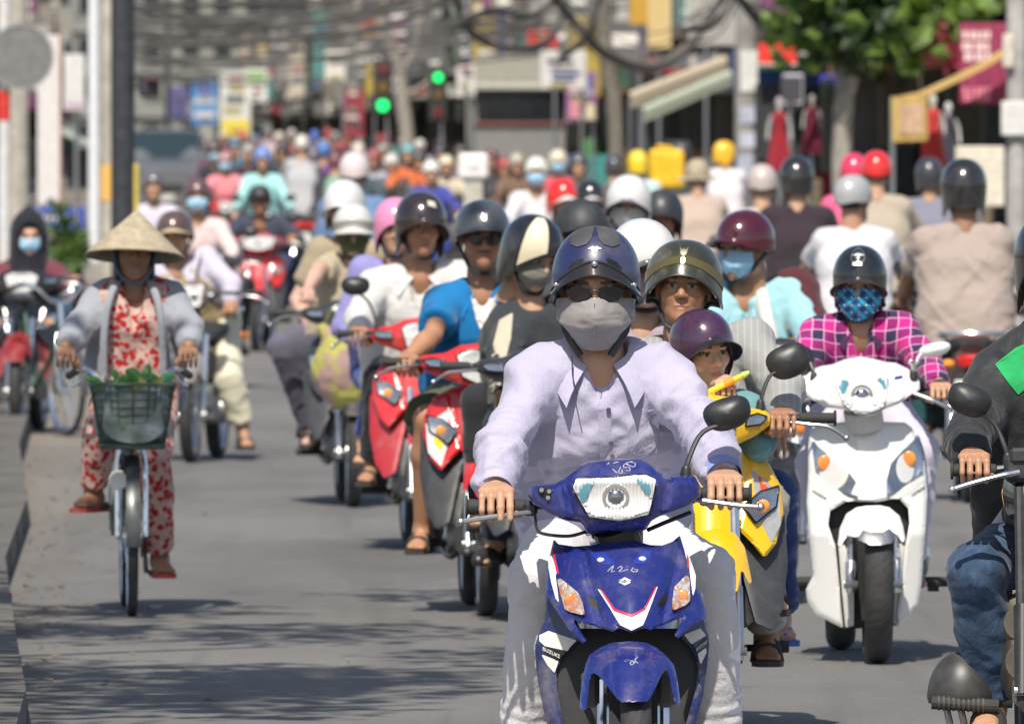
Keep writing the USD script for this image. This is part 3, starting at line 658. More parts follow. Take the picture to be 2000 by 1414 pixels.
def footwear(J, k, t, kind):
    a, e = J['a' + k], J['t' + k]; d = unit((e - a) * A([1, 1, 0])); w = A([-d[1], d[0], 0]); z = e[2] - .01
    if kind in (None, 'none'): return
    kinds = {'sandal': (plastic((.03, .027, .025), .7), (.025, .022, .02)), 'flip_red': (plastic((.35, .05, .04), .6), (.4, .05, .04)), 'flip_blue': (plastic((.02, .09, .35), .6), (.02, .1, .5)), 'shoe': (plastic((.02, .018, .018), .35), (0, 0, 0)), 'brown_shoe': (plastic((.10, .055, .03), .45), (0, 0, 0))}
    m, sc_ = kinds[kind]; c = A([e[0], e[1], z]) - d * .085
    if 'shoe' in kind:
        f = Field(c - .2, c + .2, .008); f.cone(c - d * .075 + A([0, 0, .032]), c + d * .06 + A([0, 0, .026]), .036, .036, .02).cone(c + A([0, 0, .035]), c + d * .10 + A([0, 0, .018]), .036, .03, .02).cone(c - d * .075 + A([0, 0, .03]), a + A([0, 0, .0]), .036, .040, .02); f.plane(c, (0, 0, -1))
        obj('shoe', f.mesh(), m, t); return
    poly = [c + d * x + w * y for x, y in ((-.125, -.028), (-.13, 0), (-.125, .028), (-.03, .034), (.06, .046), (.11, .034), (.125, 0), (.11, -.034), (.06, -.046), (-.03, -.034))]
    pr = sg.Polygon([(q[0], q[1]) for q in poly]).buffer(.004); s_ = trimesh.creation.extrude_polygon(pr, .018, engine='earcut'); s_.apply_translation([0, 0, z - .012])
    so = obj('sandal', s_, m, t, smooth=False); sm = m if kind == 'sandal' else plastic(sc_, .5)
    for x0, x1, hh_ in (((.05, .03, .046), (-.01, -.02, .06)) if kind == 'sandal' else ((.01, .085, .040),)):
        if kind == 'sandal':
            p = spline([c + d * x0 + w * .045, c + d * (x0 + x1) / 2 + w * .03 + A([0, 0, hh_]), c + d * (x0 + x1) / 2 - w * .03 + A([0, 0, hh_]), c + d * x1 - w * .045], 14); obj('strap', tube(p, .009, 6), sm, so)
        else:
            for sgn in (-1, 1): obj('strap', tube(spline([c + d * x0 + w * sgn * .04 + A([0, 0, .005]), c + d * .05 + w * sgn * .022 + A([0, 0, .040]), c + d * x1 + A([0, 0, .022])], 10), .006, 6), sm, so)
# ---------------------------------------------------------------- motorbikes and bicycles
@memoized
def tyre_mesh(r, w, n=96, groove=True, tread=.0025, side=.95):
    m = 17; a = np.linspace(0, 2 * np.pi, n, endpoint=False); ph = np.linspace(-1, 1, m)
    prof = [(r - w * .62 * (1 - math.cos(p * 1.25)) * .9 , w / 2 * math.sin(p * math.pi / 2 * side)) for p in ph]; V = np.zeros((n, m + 1, 3))
    for j, (rr, x) in enumerate(prof):
        g = 0
        if groove:
            u = (a * r / .034 + abs(ph[j]) * 1.15) % 1; g = np.where((u < .22) & (abs(ph[j]) > .12) & (abs(ph[j]) < .85), tread, 0) + (tread if j == m // 2 else 0)
        V[:, j] = np.stack([np.full(n, x), -(rr - g) * np.cos(a), (rr - g) * np.sin(a)], 1)
    ri = r - w * .80; V[:, m] = np.stack([np.zeros(n), -ri * np.cos(a), ri * np.sin(a)], 1)
    g = grid_mesh(V, True, True); g.faces = g.faces[:, ::-1]; return g
def ring(r0, r1, w, n=40, axis='x'):
    return lathe([(r0, -w / 2), (r1, -w / 2), (r1, w / 2), (r0, w / 2), (r0, -w / 2)], n, axis)
def disc(r, w, n=28, c=(0, 0, 0)): m = trimesh.creation.cylinder(r, w, n); m = move(m, (0, 0, 0), ry=90); m.apply_translation(c); return m
def wheel(t, c, r=.28, w=.075, spokes=36, rimm=None, hub=.05, groove=False, brake=True, name='wheel', n=72, turn=0, tyre=None):
    R = lambda m: move(m, c, turn)
    ri = r - w * .75; rim = lathe([(ri, -w * .36), (ri + .012, -w * .40), (ri + .004, -w * .2), (ri - .012, 0), (ri + .004, w * .2), (ri + .012, w * .40), (ri, w * .36), (ri - .016, 0), (ri, -w * .36)], n // 2 + 8, 'x'); parts = [rim]
    if spokes and spokes > 8:
        for i in range(spokes):
            a = 2 * math.pi * i / spokes; b = a + (.45 if i % 4 < 2 else -.45); s = 1 if i % 2 else -1
            parts.append(tube([(s * .03, hub * math.cos(b), hub * math.sin(b)), (0, (ri - .005) * math.cos(a), (ri - .005) * math.sin(a))], .0022, 4, False))
    else:
        for i in range(spokes or 5):
            a = 2 * math.pi * i / (spokes or 5); parts.append(move(box((0, 0, ri / 2), (.03, .035, ri), .006), (0, 0, 0), rx=math.degrees(a)))
    parts.append(disc(hub, .075, 18)); wm = obj(name, R(cat(*parts)), rimm or metal((.55, .55, .56), .3), t)
    obj('tyre', R(tyre_mesh(r, w, n, groove)), tyre or RUBBER, wm)
    if brake: obj('brake_disc', R(move(ring(hub * .9, ri * .62, .005), (.048, 0, 0))), STEEL, wm)
    return wm
def mirror_part(t, root, head, w=.115, h=.085, m=None, stem=.006, rz=0, sq=1.0, shape=2.4, glass=False):
    root, head = A(root, float), A(head, float); mid = root * .62 + head * .38 + A([0, .01, .045])
    a = np.linspace(0, 2 * np.pi, 28, endpoint=False); V = []
    for rr, y in ((1, .004), (1.0, .0), (.97, -.010), (.85, -.022), (.6, -.032), (.3, -.038), (.02, -.040)):
        ca, sa = np.cos(a), np.sin(a); V.append(np.stack([w / 2 * rr * np.sign(ca) * abs(ca) ** (2 / shape) * (1 + .10 * sa), np.full(28, y), h / 2 * rr * np.sign(sa) * abs(sa) ** (2 / shape)], 1))
    V.insert(0, V[0] * A([.02, 1, .02])); g = grid_mesh(A(V), False, True)
    mm = obj('mirror', move(g, head, rz[0] if isinstance(rz, tuple) else rz, ry=rz[1] if isinstance(rz, tuple) else 0), m or BLACK, t)
    obj('stem', tube(spline([root, root * .85 + mid * .15 + A([0, 0, .02]), mid, head + A([0, -.02, -h * .25])], 14), stem, 7), BLACK if m is None else m, mm)
    obj('boot', lathe([(.001, 0), (.015, 0), (.015, .01), (.011, .03), (.007, .035), (.001, .035)], 14).apply_translation(root + A([0, 0, -.012])), BLACK, mm); return mm
def grip_part(t, c, side, ln=.115, r=.0165, lever=True, drop=.03, leverm=None, bar_to=None):
    c = A(c, float); s = side
    pr = [(r * .8, 0), (r, .004)] + [(r + (.0012 if i % 2 else 0), .01 + i * .0062) for i in range(int((ln - .02) / .0062))] + [(r, ln - .008), (r * 1.5, ln - .006), (r * 1.5, ln), (.001, ln)]
    g = lathe(pr, 14, 'x'); g.apply_translation([-ln / 2, 0, 0])
    if s < 0: g = mirror(g)
    g.apply_translation(c); gp = obj('grip', g, RUBBER, t)
    if lever:
        p = spline([c + A([-s * .085, -.035, -.012]), c + A([-s * .03, -.052, -.018]), c + A([s * .03, -.055, -.026]), c + A([s * .085, -.050, -.030 - drop])], 14)
        lv = obj('brake_lever', cat(tube(p, .0062, 7), trimesh.creation.icosphere(1, .0105).apply_translation(p[-1])), leverm or STEEL, t)
        obj('clamp', box(c + A([-s * .085, -.015, -.004]), (.035, .05, .035), .008), BLACK, lv)
    if bar_to is not None: obj('handlebar', tube([c - A([s * .05, 0, 0]), A(bar_to, float)], .012, 8), BLACK, t)
    return gp
def lamp(t, poly, depth, name='headlight', t_in=.012, glassm=None, bulb=None, bowl=None, tint=None, rim=.006, br=.022, ribs=0):
    """A lamp: dark bezel, bright reflector behind, clear cover in front."""
    q = sg.Polygon(poly).buffer(rim, 4); back = panel(list(q.exterior.coords)[:-1], lambda x, z: depth(x, z) + .004, .05, .004, .02, holes=[poly])
    b = obj(name, back, BLACK, t); pa = A(poly); cx, cz = pa.mean(0); hx, hz = np.ptp(pa, 0) / 2; dp = min(hx, hz) * .9
    bowl_d = lambda x, z: depth(cx + 0 * x, cz + 0 * z) * .0 + depth(x, z) - .013 + dp * .35 * np.clip(1 - ((x - cx) / hx) ** 2 - ((z - cz) / hz) ** 2, 0, 1)
    r = obj('reflector', panel(poly, bowl_d, .003, .001, .010), bowl or REFL, b)
    if ribs:
        pg_ = sg.Polygon(poly).buffer(-.004); fl = []
        for i in range(ribs):
            x = cx + hx * (2 * (i + .5) / ribs - 1) * .96; zl = np.linspace(cz - hz, cz + hz, 40); zl = zl[[pg_.contains(sg.Point(x, z_)) for z_ in zl]]
            if len(zl) > 4: fl.append(tube([(x, float(bowl_d(A([x]), A([z_]))[0]) - .0005, z_) for z_ in zl], hx / ribs * 1.05, 8))
        obj('flutes', cat(*fl), mat('lamp_flutes', {'p': ('principled_bsdf', dict(base_color=(.88, .88, .87), metallic=.3, roughness=.12, coat_weight=.5))}, [], 'p.BSDF'), r); obj('bulb_ring', move(ring(br * 1.15, br * 1.5, .006, 32), (0, 0, 0), rz=90).apply_translation((bulb[0], float(np.asarray(depth(A([bulb[0]]), A([bulb[1]]))).ravel()[0]) - .002, bulb[1])), CHROME, b)
    if bulb: obj('bulb', move(trimesh.creation.icosphere(2, 1.0), (bulb[0], depth(bulb[0], bulb[1]) + .006, bulb[1]), s=(br, .014, br)), metal((.35, .36, .40), .1), b)
    if tint: 
        for i, tp in enumerate(tint): obj('side_lamp', panel(tp, lambda x, z: depth(x, z) - .0145, .002, .0008, .02), plastic((.07, .24, .30), .15), b)
    obj('cover', panel(poly, lambda x, z: depth(x, z) - .019, .003, .001, .02), glassm or CLEAR, b); return b
def fork(t, x, top, axle, r0=.019, r1=.0145, m=None, m2=None):
    a, b = A(axle, float), A(top, float); k = a + (b - a) * .42
    f = obj('fork_leg', cat(tube([a + A([0, 0, -.012]), k], r0, 12), lathe([(.001, -.03), (.018, -.03), (.018, .02), (.001, .02)], 12).apply_translation(a + A([0, .012, 0]))), m or metal((.58, .57, .55), .35), t)
    obj('tube', tube([k, b], r1, 10), m2 or CHROME, f); obj('axle_nut', disc(.014, .05, 10, a), STEEL, f)
def engine(t, xo=0.0, y=.60):
    parts = [box((xo, y, .30), (.20, .30, .16), .03), box((xo, y - .12, .36), (.13, .16, .12), .02)] + [box((xo, y - .17 + i * .014, .38), (.15, .006, .13), .001) for i in range(8)]
    e = obj('engine', cat(*parts), metal((.32, .32, .32), .45), t)
    [obj('side_cover', move(disc(r_, .03, 20), (xo + o_, y + .04, .30)), metal((.4, .4, .4), .4), e) for r_, o_ in ((.085, .11), (.075, -.11))]
def exhaust(t, s=-1, y0=.35, y1=1.35, z=.30):
    m = obj('exhaust', cat(tube(spline([(s * .05, y0 + .1, z + .04), (s * .10, y0 + .25, z - .08), (s * .13, y0 + .5, z - .06), (s * .16, y1 - .5, z)], 14), .016, 8), tube([(s * .16, y1 - .5, z), (s * .165, y1 - .42, z + .005), (s * .17, y1 - .02, z + .06), (s * .17, y1, z + .06)], [.018, .045, .045, .02], 14)), plastic((.03, .03, .03), .35), t)
    obj('heat_shield', tube([(s * .20, y1 - .35, z + .03), (s * .205, y1 - .1, z + .06)], .022, 8), CHROME, m)
def tail(t, col, seatz=.77, y0=.70, y1=1.50, w=.13, seatm=None, rack=True, plate=True, seat2=None):
    body = loft([((0, y0 - .2, seatz - .26), .05, .07, 2.4), ((0, y0, seatz - .16), w * .85, .10, 2.6), ((0, y0 + .3, seatz - .12), w, .10, 2.6), ((0, y1 - .25, seatz - .06), w * .9, .09, 2.4), ((0, y1, seatz + .01), w * .5, .045, 2.2)]); b = obj('rear_body', body, col, t)
    st = loft([((0, y0 - .1, seatz - .04), .06, .03, 2.4), ((0, y0, seatz - .01), w * .95, .045, 3), ((0, y0 + .3, seatz), w * 1.08, .045, 3), ((0, y0 + .38, seatz + .035), w * 1.02, .05, 3), ((0, y1 - .12, seatz + .05), w * .85, .045, 3), ((0, y1 - .06, seatz + .05), w * .5, .03, 2.5)]); obj('seat', st, seatm or plastic((.02, .02, .02), .6), t)
    tl = obj('tail_light', loft([((0, y1 - .05, seatz - .03), .085, .04, 3), ((0, y1 + .025, seatz - .035), .075, .032, 3), ((0, y1 + .03, seatz - .035), .04, .02, 3)]), plastic((.45, .01, .012), .12), t)
    for s in (-1, 1): obj('indicator', move(trimesh.creation.icosphere(2, 1.0), (s * .125, y1 - .03, seatz - .05), s=(.035, .03, .024)), plastic((.75, .22, .02), .15), tl)
    if rack: obj('grab_rail', tube(spline([(-.12, y1 - .45, seatz + .07), (-.13, y1 - .2, seatz + .10), (-.10, y1 + .02, seatz + .11), (.10, y1 + .02, seatz + .11), (.13, y1 - .2, seatz + .10), (.12, y1 - .45, seatz + .07)], 24), .010, 7), CHROME, t)
    gd = obj('mudguard', panel([(-.07, .42), (.07, .42), (.085, seatz - .1), (-.085, seatz - .1)], lambda x, z: y1 + .03 - (seatz - .1 - z) * -.12 - 2 * x * x, .006, .002, .03), BLACK, t)
    if plate: obj('number_plate', move(box((0, 0, 0), (.19, .004, .14), .0015), (0, y1 + .065, seatz - .20), rx=-10), plastic((.72, .70, .64), .4), t)
def under_frame(t, col=None, y=.62):
    f = obj('frame', cat(tube([(0, .28, .92), (0, .36, .62), (0, .50, .40), (0, .80, .38), (0, 1.22, .28)], .022, 8)), BLACK, t)
    for s in (-1, 1): obj('swingarm', tube([(s * .075, .80, .33), (s * .085, 1.22, .28)], .017, 8), STEEL, t); obj('shock_absorber', tube([(s * .10, 1.18, .32), (s * .10, 1.0, .68)], .024, 10), CHROME, t)
    obj('footpeg', cat(tube([(-.24, y, .265), (.24, y, .265)], .011, 8), *[tube([(s * .16, y, .268), (s * .27, y, .268)], .019, 10) for s in (-1, 1)]), RUBBER, t)
    obj('chain_case', box((.105, 1.0, .29), (.03, .42, .08), .015), plastic((.03, .03, .03), .4), t)
PALEAMB = lens((1, .92, .82), 'pale_orange_lens', .97); ORANGE = plastic((.80, .30, .04), .2)
g = G(); nz_ = g.noise(g.obj(), 70, 3, .6); AMBOWL = g.done('amber_reflector', g.add('principled_bsdf', base_color=g.ramp(nz_, (.36, (.75, .26, .06)), (.50, (.62, .50, .42)), (.62, (.78, .78, .78))), metallic=.45, roughness=.18, normal=g.bump(nz_, .006, .9)) + '.BSDF')
IBOWL = metal((.5, .53, .56), .25)
LEGK = plastic((.035, .036, .04), .45)
def underbone(name, label, base, col, col2=None, rz=0, s=1.0, legcol=None, mirrors=(1, 1), headset=True, group=None, front=True, fendercol=None, headlight_w=1.0, steer=0, decal=None, simple=False, cow=1.0, lamps=True):
    """A step-through motorbike of the usual kind, seen from the front."""
    t = thing(name, label, 'motorbike', base, rz, group)
    with memo(('underbone', simple, cow, mirrors, front, headset, headlight_w)): _underbone(t, col, legcol, mirrors, headset, front, fendercol, headlight_w, simple, cow)
    return t
def _underbone(t, col, legcol, mirrors, headset, front, fendercol, headlight_w, simple, cow):
    n = 36 if simple else 72
    wheel(t, (0, 0, .28), .28, .075, 18 if simple else 36, None, .05, False, not simple, n=n); wheel(t, (0, 1.22, .28), .28, .085, 18 if simple else 36, None, .06, False, False, n=n)
    for k in (-1, 1): fork(t, k * .07, (k * .07, .19, .74), (k * .07, -.0, .28))
    dfen = lambda x, z: -.235 + (z - .50) * 1.0 + np.maximum(z - .58, 0) * 1.2 + 9 * x * x
    obj('front_fender', panel([(-.05, .47), (.05, .47), (.068, .54), (.095, .48), (.10, .50), (.085, .60), (.06, .64), (0, .655), (-.06, .64), (-.085, .60), (-.10, .50), (-.095, .48), (-.068, .54)], dfen, .006, .003, .016), fendercol or col, t)
    dsh = lambda x, z: .30 - (.86 - z) * .42 + 1.6 * x * x
    if front:
        for k in (-1, 1):
            p = [(.07, .62), (.10, .50), (.135, .36), (.185, .33), (.225, .40), (.245, .54), (.24, .70), (.19, .80)]; p = p if k > 0 else [(-x, z) for x, z in p][::-1]
            obj('leg_shield', panel(p, lambda x, z: dsh(x, z) + .055, .012, .006, .025 if simple else .018, .012), legcol or LEGK, t)
        sh = [(-.028, .555), (.028, .555), (.085, .645), (.125, .605), (.165, .555), (.205, .60), (.232, .69), (.228, .77), (.19, .845), (.11, .885), (.05, .905)]
        obj('front_cowl', panel(sh + [(-x, z) for x, z in sh[::-1][:-2]], lambda x, z: dsh(x, z) - .02 * np.exp(-(x / .06) ** 2) + .010 * np.exp(-((abs(x) - .105 - (z - .75) * .22) / .010) ** 2), .03, .012, .022 if simple else .012, .010), col, t)
        for k in (-1, 1):
            p = [(.105, .715), (.14, .668), (.205, .715), (.215, .772), (.16, .757)]; p = p if k > 0 else [(-x, z) for x, z in p][::-1]
            lamp(t, p, lambda x, z: dsh(x, z) - .014, 'indicator', bowl=IBOWL, glassm=CLEAR)
            if not simple: obj('amber_bulb', move(trimesh.creation.icosphere(2, 1), (k * .165, float(dsh(.165, .715)) - .018, .715), s=(.02, .008, .022)), ORANGE, t)
            obj('inner_shield', panel([(k * a, b) for a, b in ((.10, .52), (.16, .38), (.10, .34), (.06, .50))][::k], lambda x, z: dsh(x, z) + .09, .01, .003, .03), BLACK, t)
        obj('inner_fender', panel([(-.16, .38), (.16, .38), (.15, .62), (-.15, .62)], lambda x, z: .30 + 0 * x, .01, .003, .03), BLACK, t)
    if headset:
        dh = lambda x, z: .175 + 1.4 * x * x + .25 * abs(z - .97)
        hw = .105 * headlight_w * cow
        obj('handlebar_cowl', panel([(-.10, .90), (-.04, .885), (.04, .885), (.10, .90), (.20, .935), (.255, .965), (.26, .995), (.235, 1.01), (.15, 1.02), (.09, 1.05), (0, 1.06), (-.09, 1.05), (-.15, 1.02), (-.235, 1.01), (-.26, .995), (-.255, .965), (-.20, .935)] if cow == 1 else [(x * cow, z) for x, z in ((-.10, .90), (-.04, .885), (.04, .885), (.10, .90), (.20, .935), (.255, .965), (.26, .995), (.235, 1.01), (.15, 1.02), (.09, 1.05), (0, 1.06), (-.09, 1.05), (-.15, 1.02), (-.235, 1.01), (-.26, .995), (-.255, .965), (-.20, .935))], dh, .10, .02, .016), col, t)
        lamp(t, [(-hw, 1.01), (-hw * .8, .93), (-.03, .905), (.03, .905), (hw * .8, .93), (hw, 1.01), (.06, 1.03), (-.06, 1.03)], lambda x, z: dh(x, z) - .012, bulb=(0, .965))
        for k in (-1, 1):
            p = [(a * cow, b) for a, b in ((.15, .965), (.21, .97), (.235, .99), (.20, .998), (.155, .99))]; p = p if k > 0 else [(-x, z) for x, z in p][::-1]
            if not simple: lamp(t, p, lambda x, z: dh(x, z) - .012, 'indicator', bowl=IBOWL, glassm=CLEAR)
    for k in (-1, 1):
        grip_part(t, (k * .335, .30, .985), k, lever=True, bar_to=(k * .1, .26, .985))
        if mirrors[0 if k < 0 else 1]: mirror_part(t, (k * .215, .27, 1.01), (k * .31, .30, 1.20), .13, .085)
    tail(t, col); under_frame(t)
    if not simple: engine(t); exhaust(t)
    else: obj('engine', box((0, .60, .32), (.2, .34, .2), .04), metal((.32, .32, .32), .45), t)
GRIPS = ((-.335, .30, .985), (.335, .30, .985)); PEGS = ((-.22, .60, .29), (.22, .60, .29))
def poly_px(pts, org, k, s, Xo, d_=0.0):
    """Outline traced in a crop (origin org, k pixels per photograph pixel) as (x, z) in metres at scale s about pixel column Xo."""
    return [((org[0] + u / k - Xo) / s, CAMH - (org[1] + v / k - HORIZON) / s) for u, v in pts]
# ---------------------------------------------------------------- road
def asphalt():
    g = G(); p = g.pos(); sx = g.add('separate_xyz', vector=p); q = g.scale(p, (1.0, .30, 1.0)); n = g.noise(q, .5, 6, .62); n2 = g.noise(p, 75, 3, .75); n3 = g.noise(g.scale(p, (2.2, .05, 1)), 1.0, 5, .6, .3); sp = g.noise(p, 26, 2, .6); n5 = g.noise(g.scale(p, (1.0, .5, 1)), 2.6, 4, .7, 1.0)
    c = g.ramp(n, (.28, (.098, .096, .093)), (.5, (.148, .144, .138)), (.72, (.186, .178, .166))); c = g.mix(g.math('multiply', step(g, n3, .50, .66), .5), c, (.092, .088, .083)); c = g.mix(g.math('multiply', step(g, n5, .58, .74), .5), c, (.21, .20, .18)); c = g.mix(g.math('multiply', step(g, n5, .40, .28), .55), c, (.085, .080, .076))
    c = g.mix(g.math('multiply', step(g, n2, .38, .70), .55), c, (.075, .071, .066)); c = g.mix(g.math('multiply', step(g, sp, .68, .76), .7), c, (.34, .31, .27))
    dust = g.math('multiply', step(g, g.math('add', sx + '.x', g.math('multiply', n5, .9)), -1.3, -2.6), .4); c = g.mix(dust, c, (.27, .225, .165))
    pa = g.add('voronoi_texture', vector=g.scale(p, (.35, .10, 1)), scale=1.0, feature='f1', metric='chebychev', randomness=.9) + '.color'; pr = g.add('separate_color', color=pa); c = g.mix(g.math('multiply', step(g, pr + '.r', .78, .80), .35), c, (.105, .100, .096))
    return g.done('asphalt', g.add('principled_bsdf', base_color=c, roughness=.82, specular_ior_level=.35, normal=g.bump(g.math('multiply_add', n2, .6, sp), .010, .7)) + '.BSDF')
def concrete(c=(.33, .31, .27), key='concrete', sc=3.0):
    if key in _mats: return _mats[key]
    g = G(); p = g.pos(); n = g.noise(p, sc, 5, .65); n2 = g.noise(p, 40, 3)
    col = g.mix(step(g, n, .35, .7), tuple(x * .65 for x in c), tuple(c)); col = g.mix(g.math('multiply', n2, .3), col, tuple(x * .5 for x in c))
    return g.done(key, g.add('principled_bsdf', base_color=col, roughness=.9, normal=g.bump(n2, .004, .5)) + '.BSDF')
xs, ys = np.linspace(-60, 60, 61), np.concatenate([np.linspace(-30, 150, 61), np.linspace(170, 1800, 42)])
gx, gy = np.meshgrid(xs, ys, indexing='ij'); hz = -.0006 * np.minimum(gx ** 2, 30)
road = obj('road', grid_mesh(np.stack([gx, gy, np.maximum(0, gy - 100) * .0021], -1)), asphalt(), smooth=False); tag(road, kind='structure')
# ---------------------------------------------------------------- the blue motorbike in front and its rider
BLUE = paint((.010, .017, .135), .20, .75, .20); WHITE_STICKER = plastic((.62, .60, .55), .35); RED_STICKER = plastic((.42, .02, .05), .35); NAVYSIDE = paint((.012, .02, .09), .3, .5, .4)
def scribble(t, strokes, depth, m, r=.0011):
    ms = []
    for st in strokes:
        p = spline([(x, 0, z) for x, z in st], 6 * len(st)); p[:, 1] = depth(p[:, 0], p[:, 2]) - .0006; ms.append(tube(p, r, 4))
    return obj('scratch_mark', cat(*ms), m, t)
s1 = 805.0; D1 = F / s1; X1 = 1241.0; B1 = A([(X1 - 1000) / s1, D1, 0])
def L1(X, Y, y): k = (D1 + y) / F; return A([(X - 1000) * k - B1[0], y, CAMH - (Y - HORIZON) * k])
def px1(pts, org=(0, 0), k=1.0, y=.1): return [tuple(L1(org[0] + u / k, org[1] + v / k, y)[[0, 2]]) for u, v in pts]
cB = ((1040, 1100), 4.503); c1 = ((1000, 860), 4.762)
m1 = thing('motorbike', 'dusty dark blue motorbike with one round black mirror, foremost vehicle on the road', 'motorbike', B1)
xn = (1234 - X1) / s1
dcow = lambda x, z: .17 - (.88 - z) * .72 + 2.6 * (x - xn) ** 2 - .022 * np.exp(-((x - xn) / .05) ** 2) * np.clip((.86 - z) / .15, 0, 1) + .012 * np.exp(-((abs(x - xn) - .088 + (z - .72) * -.25) / .012) ** 2)
cowl = obj('front_cowl', panel(px1([(1082, 1057), (1091, 1067), (1123, 1071), (1155, 1068), (1187, 1061), (1215, 1058), (1243, 1059), (1271, 1067), (1295, 1068), (1315, 1061), (1330, 1049), (1338, 1077), (1347, 1111), (1360, 1140), (1372, 1169), (1381, 1200), (1378, 1212), (1350, 1225), (1324, 1246), (1317, 1240), (1337, 1204), (1271, 1229), (1258, 1224), (1233, 1233), (1208, 1224), (1198, 1232), (1117, 1210), (1146, 1250), (1138, 1256), (1110, 1228), (1066, 1165), (1069, 1120), (1074, 1090)], y=.05), dcow, .02, .008, .009, .003), BLUE, m1)
for pts in ([(215, 150), (250, 145), (310, 190), (400, 260), (440, 340), (460, 440), (440, 455), (330, 430), (285, 410), (245, 280)], [(1250, 210), (1370, 100), (1388, 160), (1390, 330), (1350, 370), (1230, 420), (1232, 330)]):
    lamp(m1, px1(pts, *cB, .05)[::-1], lambda x, z: dcow(x, z) - .003, 'indicator', bowl=AMBOWL, glassm=CLEAR, rim=.004)
    c_ = np.mean(px1(pts, *cB, .05), 0); obj('amber_bulb', move(trimesh.creation.icosphere(2, 1), (c_[0], dcow(c_[0], c_[1]) - .009, c_[1] - .010), s=(.016, .008, .022)), plastic((.75, .22, .05), .2), m1)
for pts in ([(460, 290), (540, 300), (590, 360), (605, 435), (560, 420), (490, 350)], [(1190, 255), (1195, 310), (1150, 380), (1095, 400), (1100, 350), (1140, 290)]):
    obj('air_intake', panel(px1(pts, *cB, .05), lambda x, z: dcow(x, z) - .0012, .003, .001, .01), plastic((.004, .004, .005), .6), m1)
dec = lambda nm, pts, m, o=.0012, c=cB: obj(nm, panel(px1(pts, *c, .05), lambda x, z: dcow(x, z) - o, .0014, .0003, .008, .001), m, cowl)
dec('white_decal', [(570, 225), (600, 240), (720, 410), (790, 435), (868, 462), (970, 410), (1085, 215), (1105, 205), (1050, 350), (1000, 470), (970, 535), (870, 580), (770, 535), (740, 490), (680, 390)], WHITE_STICKER)
dec('red_decal', [(590, 228), (615, 240), (725, 395), (870, 443), (985, 388), (1080, 210), (1095, 213), (990, 407), (870, 467), (713, 414)], RED_STICKER, .002)
dec('white_decal', [(160, -70), (186, -10), (214, 100), (205, 125), (222, 250), (234, 355), (205, 320), (165, 180), (143, 60), (140, -10)], WHITE_STICKER); dec('white_decal', [(1380, -60), (1410, 20), (1443, 120), (1438, 230), (1415, 300), (1402, 200), (1388, 80)], WHITE_STICKER)
dec('red_decal', [(180, -150), (196, -60), (236, 105), (219, 105), (188, -10), (174, -90)], RED_STICKER); dec('red_decal', [(1368, -90), (1384, 0), (1380, 60), (1370, 60), (1364, -20)], RED_STICKER)
for pts, lp in (([(725, 1045), (850, 1045), (950, 1130), (955, 1155), (850, 1165), (790, 1130)], (828, 1122)), ([(1305, 1030), (1290, 1100), (1230, 1155), (1130, 1155), (1150, 1110), (1200, 1050)], (1215, 1110))):
    pl = dec('lamp_recess', pts, paint((.012, .03, .25), .2, .7, .1), .001, c1); q_ = px1([lp], *c1, .05)[0]; obj('position_lamp', move(trimesh.creation.icosphere(2, 1), (q_[0], dcow(*q_) - .002, q_[1]), s=(.009, .004, .006)), plastic((.85, .85, .82), .1), cowl)
q_ = px1([(1050, 1312)], *c1, .05)[0]; em = [(-.016, .002), (0, .013), (.016, .004), (.010, -.001), (.001, .005), (-.006, .002), (.016, -.002), (0, -.013), (-.016, -.004), (-.010, .001), (-.001, -.005), (.006, -.002)]
obj('emblem', panel([(q_[0] + x, q_[1] + z * .75) for x, z in em], lambda x, z: dcow(x, z) - .002, .002, .0003, .01, .0005), metal((.75, .75, .74), .25), cowl)
SCR = plastic((.38, .38, .46), .6)
scribble(cowl, [px1(s_, *c1, .05) for s_ in ([(890, 1225), (945, 1175), (925, 1225), (960, 1220)], [(985, 1195), (1015, 1178), (1025, 1195), (1000, 1225), (1080, 1205)], [(1130, 1190), (1112, 1215), (1150, 1228), (1172, 1212), (1140, 1205)])], dcow, SCR)
# leg shields, black cavity, fender
dls = lambda x, z: .16 - (.70 - z) * .10 + 1.2 * (x - xn) ** 2
for pts in ([(1069, 1135), (1064, 1215), (1056, 1230), (1045, 1262), (1047, 1300), (1050, 1330), (1062, 1390), (1078, 1450), (1112, 1475), (1098, 1400), (1088, 1345), (1087, 1312), (1100, 1280), (1125, 1256), (1142, 1246), (1120, 1200)], [(1372, 1150), (1382, 1210), (1386, 1262), (1382, 1300), (1374, 1360), (1352, 1440), (1325, 1470), (1344, 1400), (1358, 1350), (1364, 1312), (1360, 1288), (1346, 1262), (1325, 1240), (1345, 1195)]):
    ls = obj('leg_shield', panel(px1(pts, y=.15), dls, .02, .008, .014), NAVYSIDE, m1)
for pts in ([(60, 640), (140, 600), (390, 680), (330, 740), (310, 775), (110, 735), (60, 690)], [(75, 805), (230, 865), (195, 970), (130, 900)], [(1335, 630), (1480, 575), (1530, 640), (1400, 715)], [(1455, 800), (1530, 745), (1535, 790), (1480, 900)]):
    obj('sticker', panel(px1(pts, *cB, .15), lambda x, z: dls(x, z) - .0012, .0014, .0004, .012, .002), WHITE_STICKER, m1)
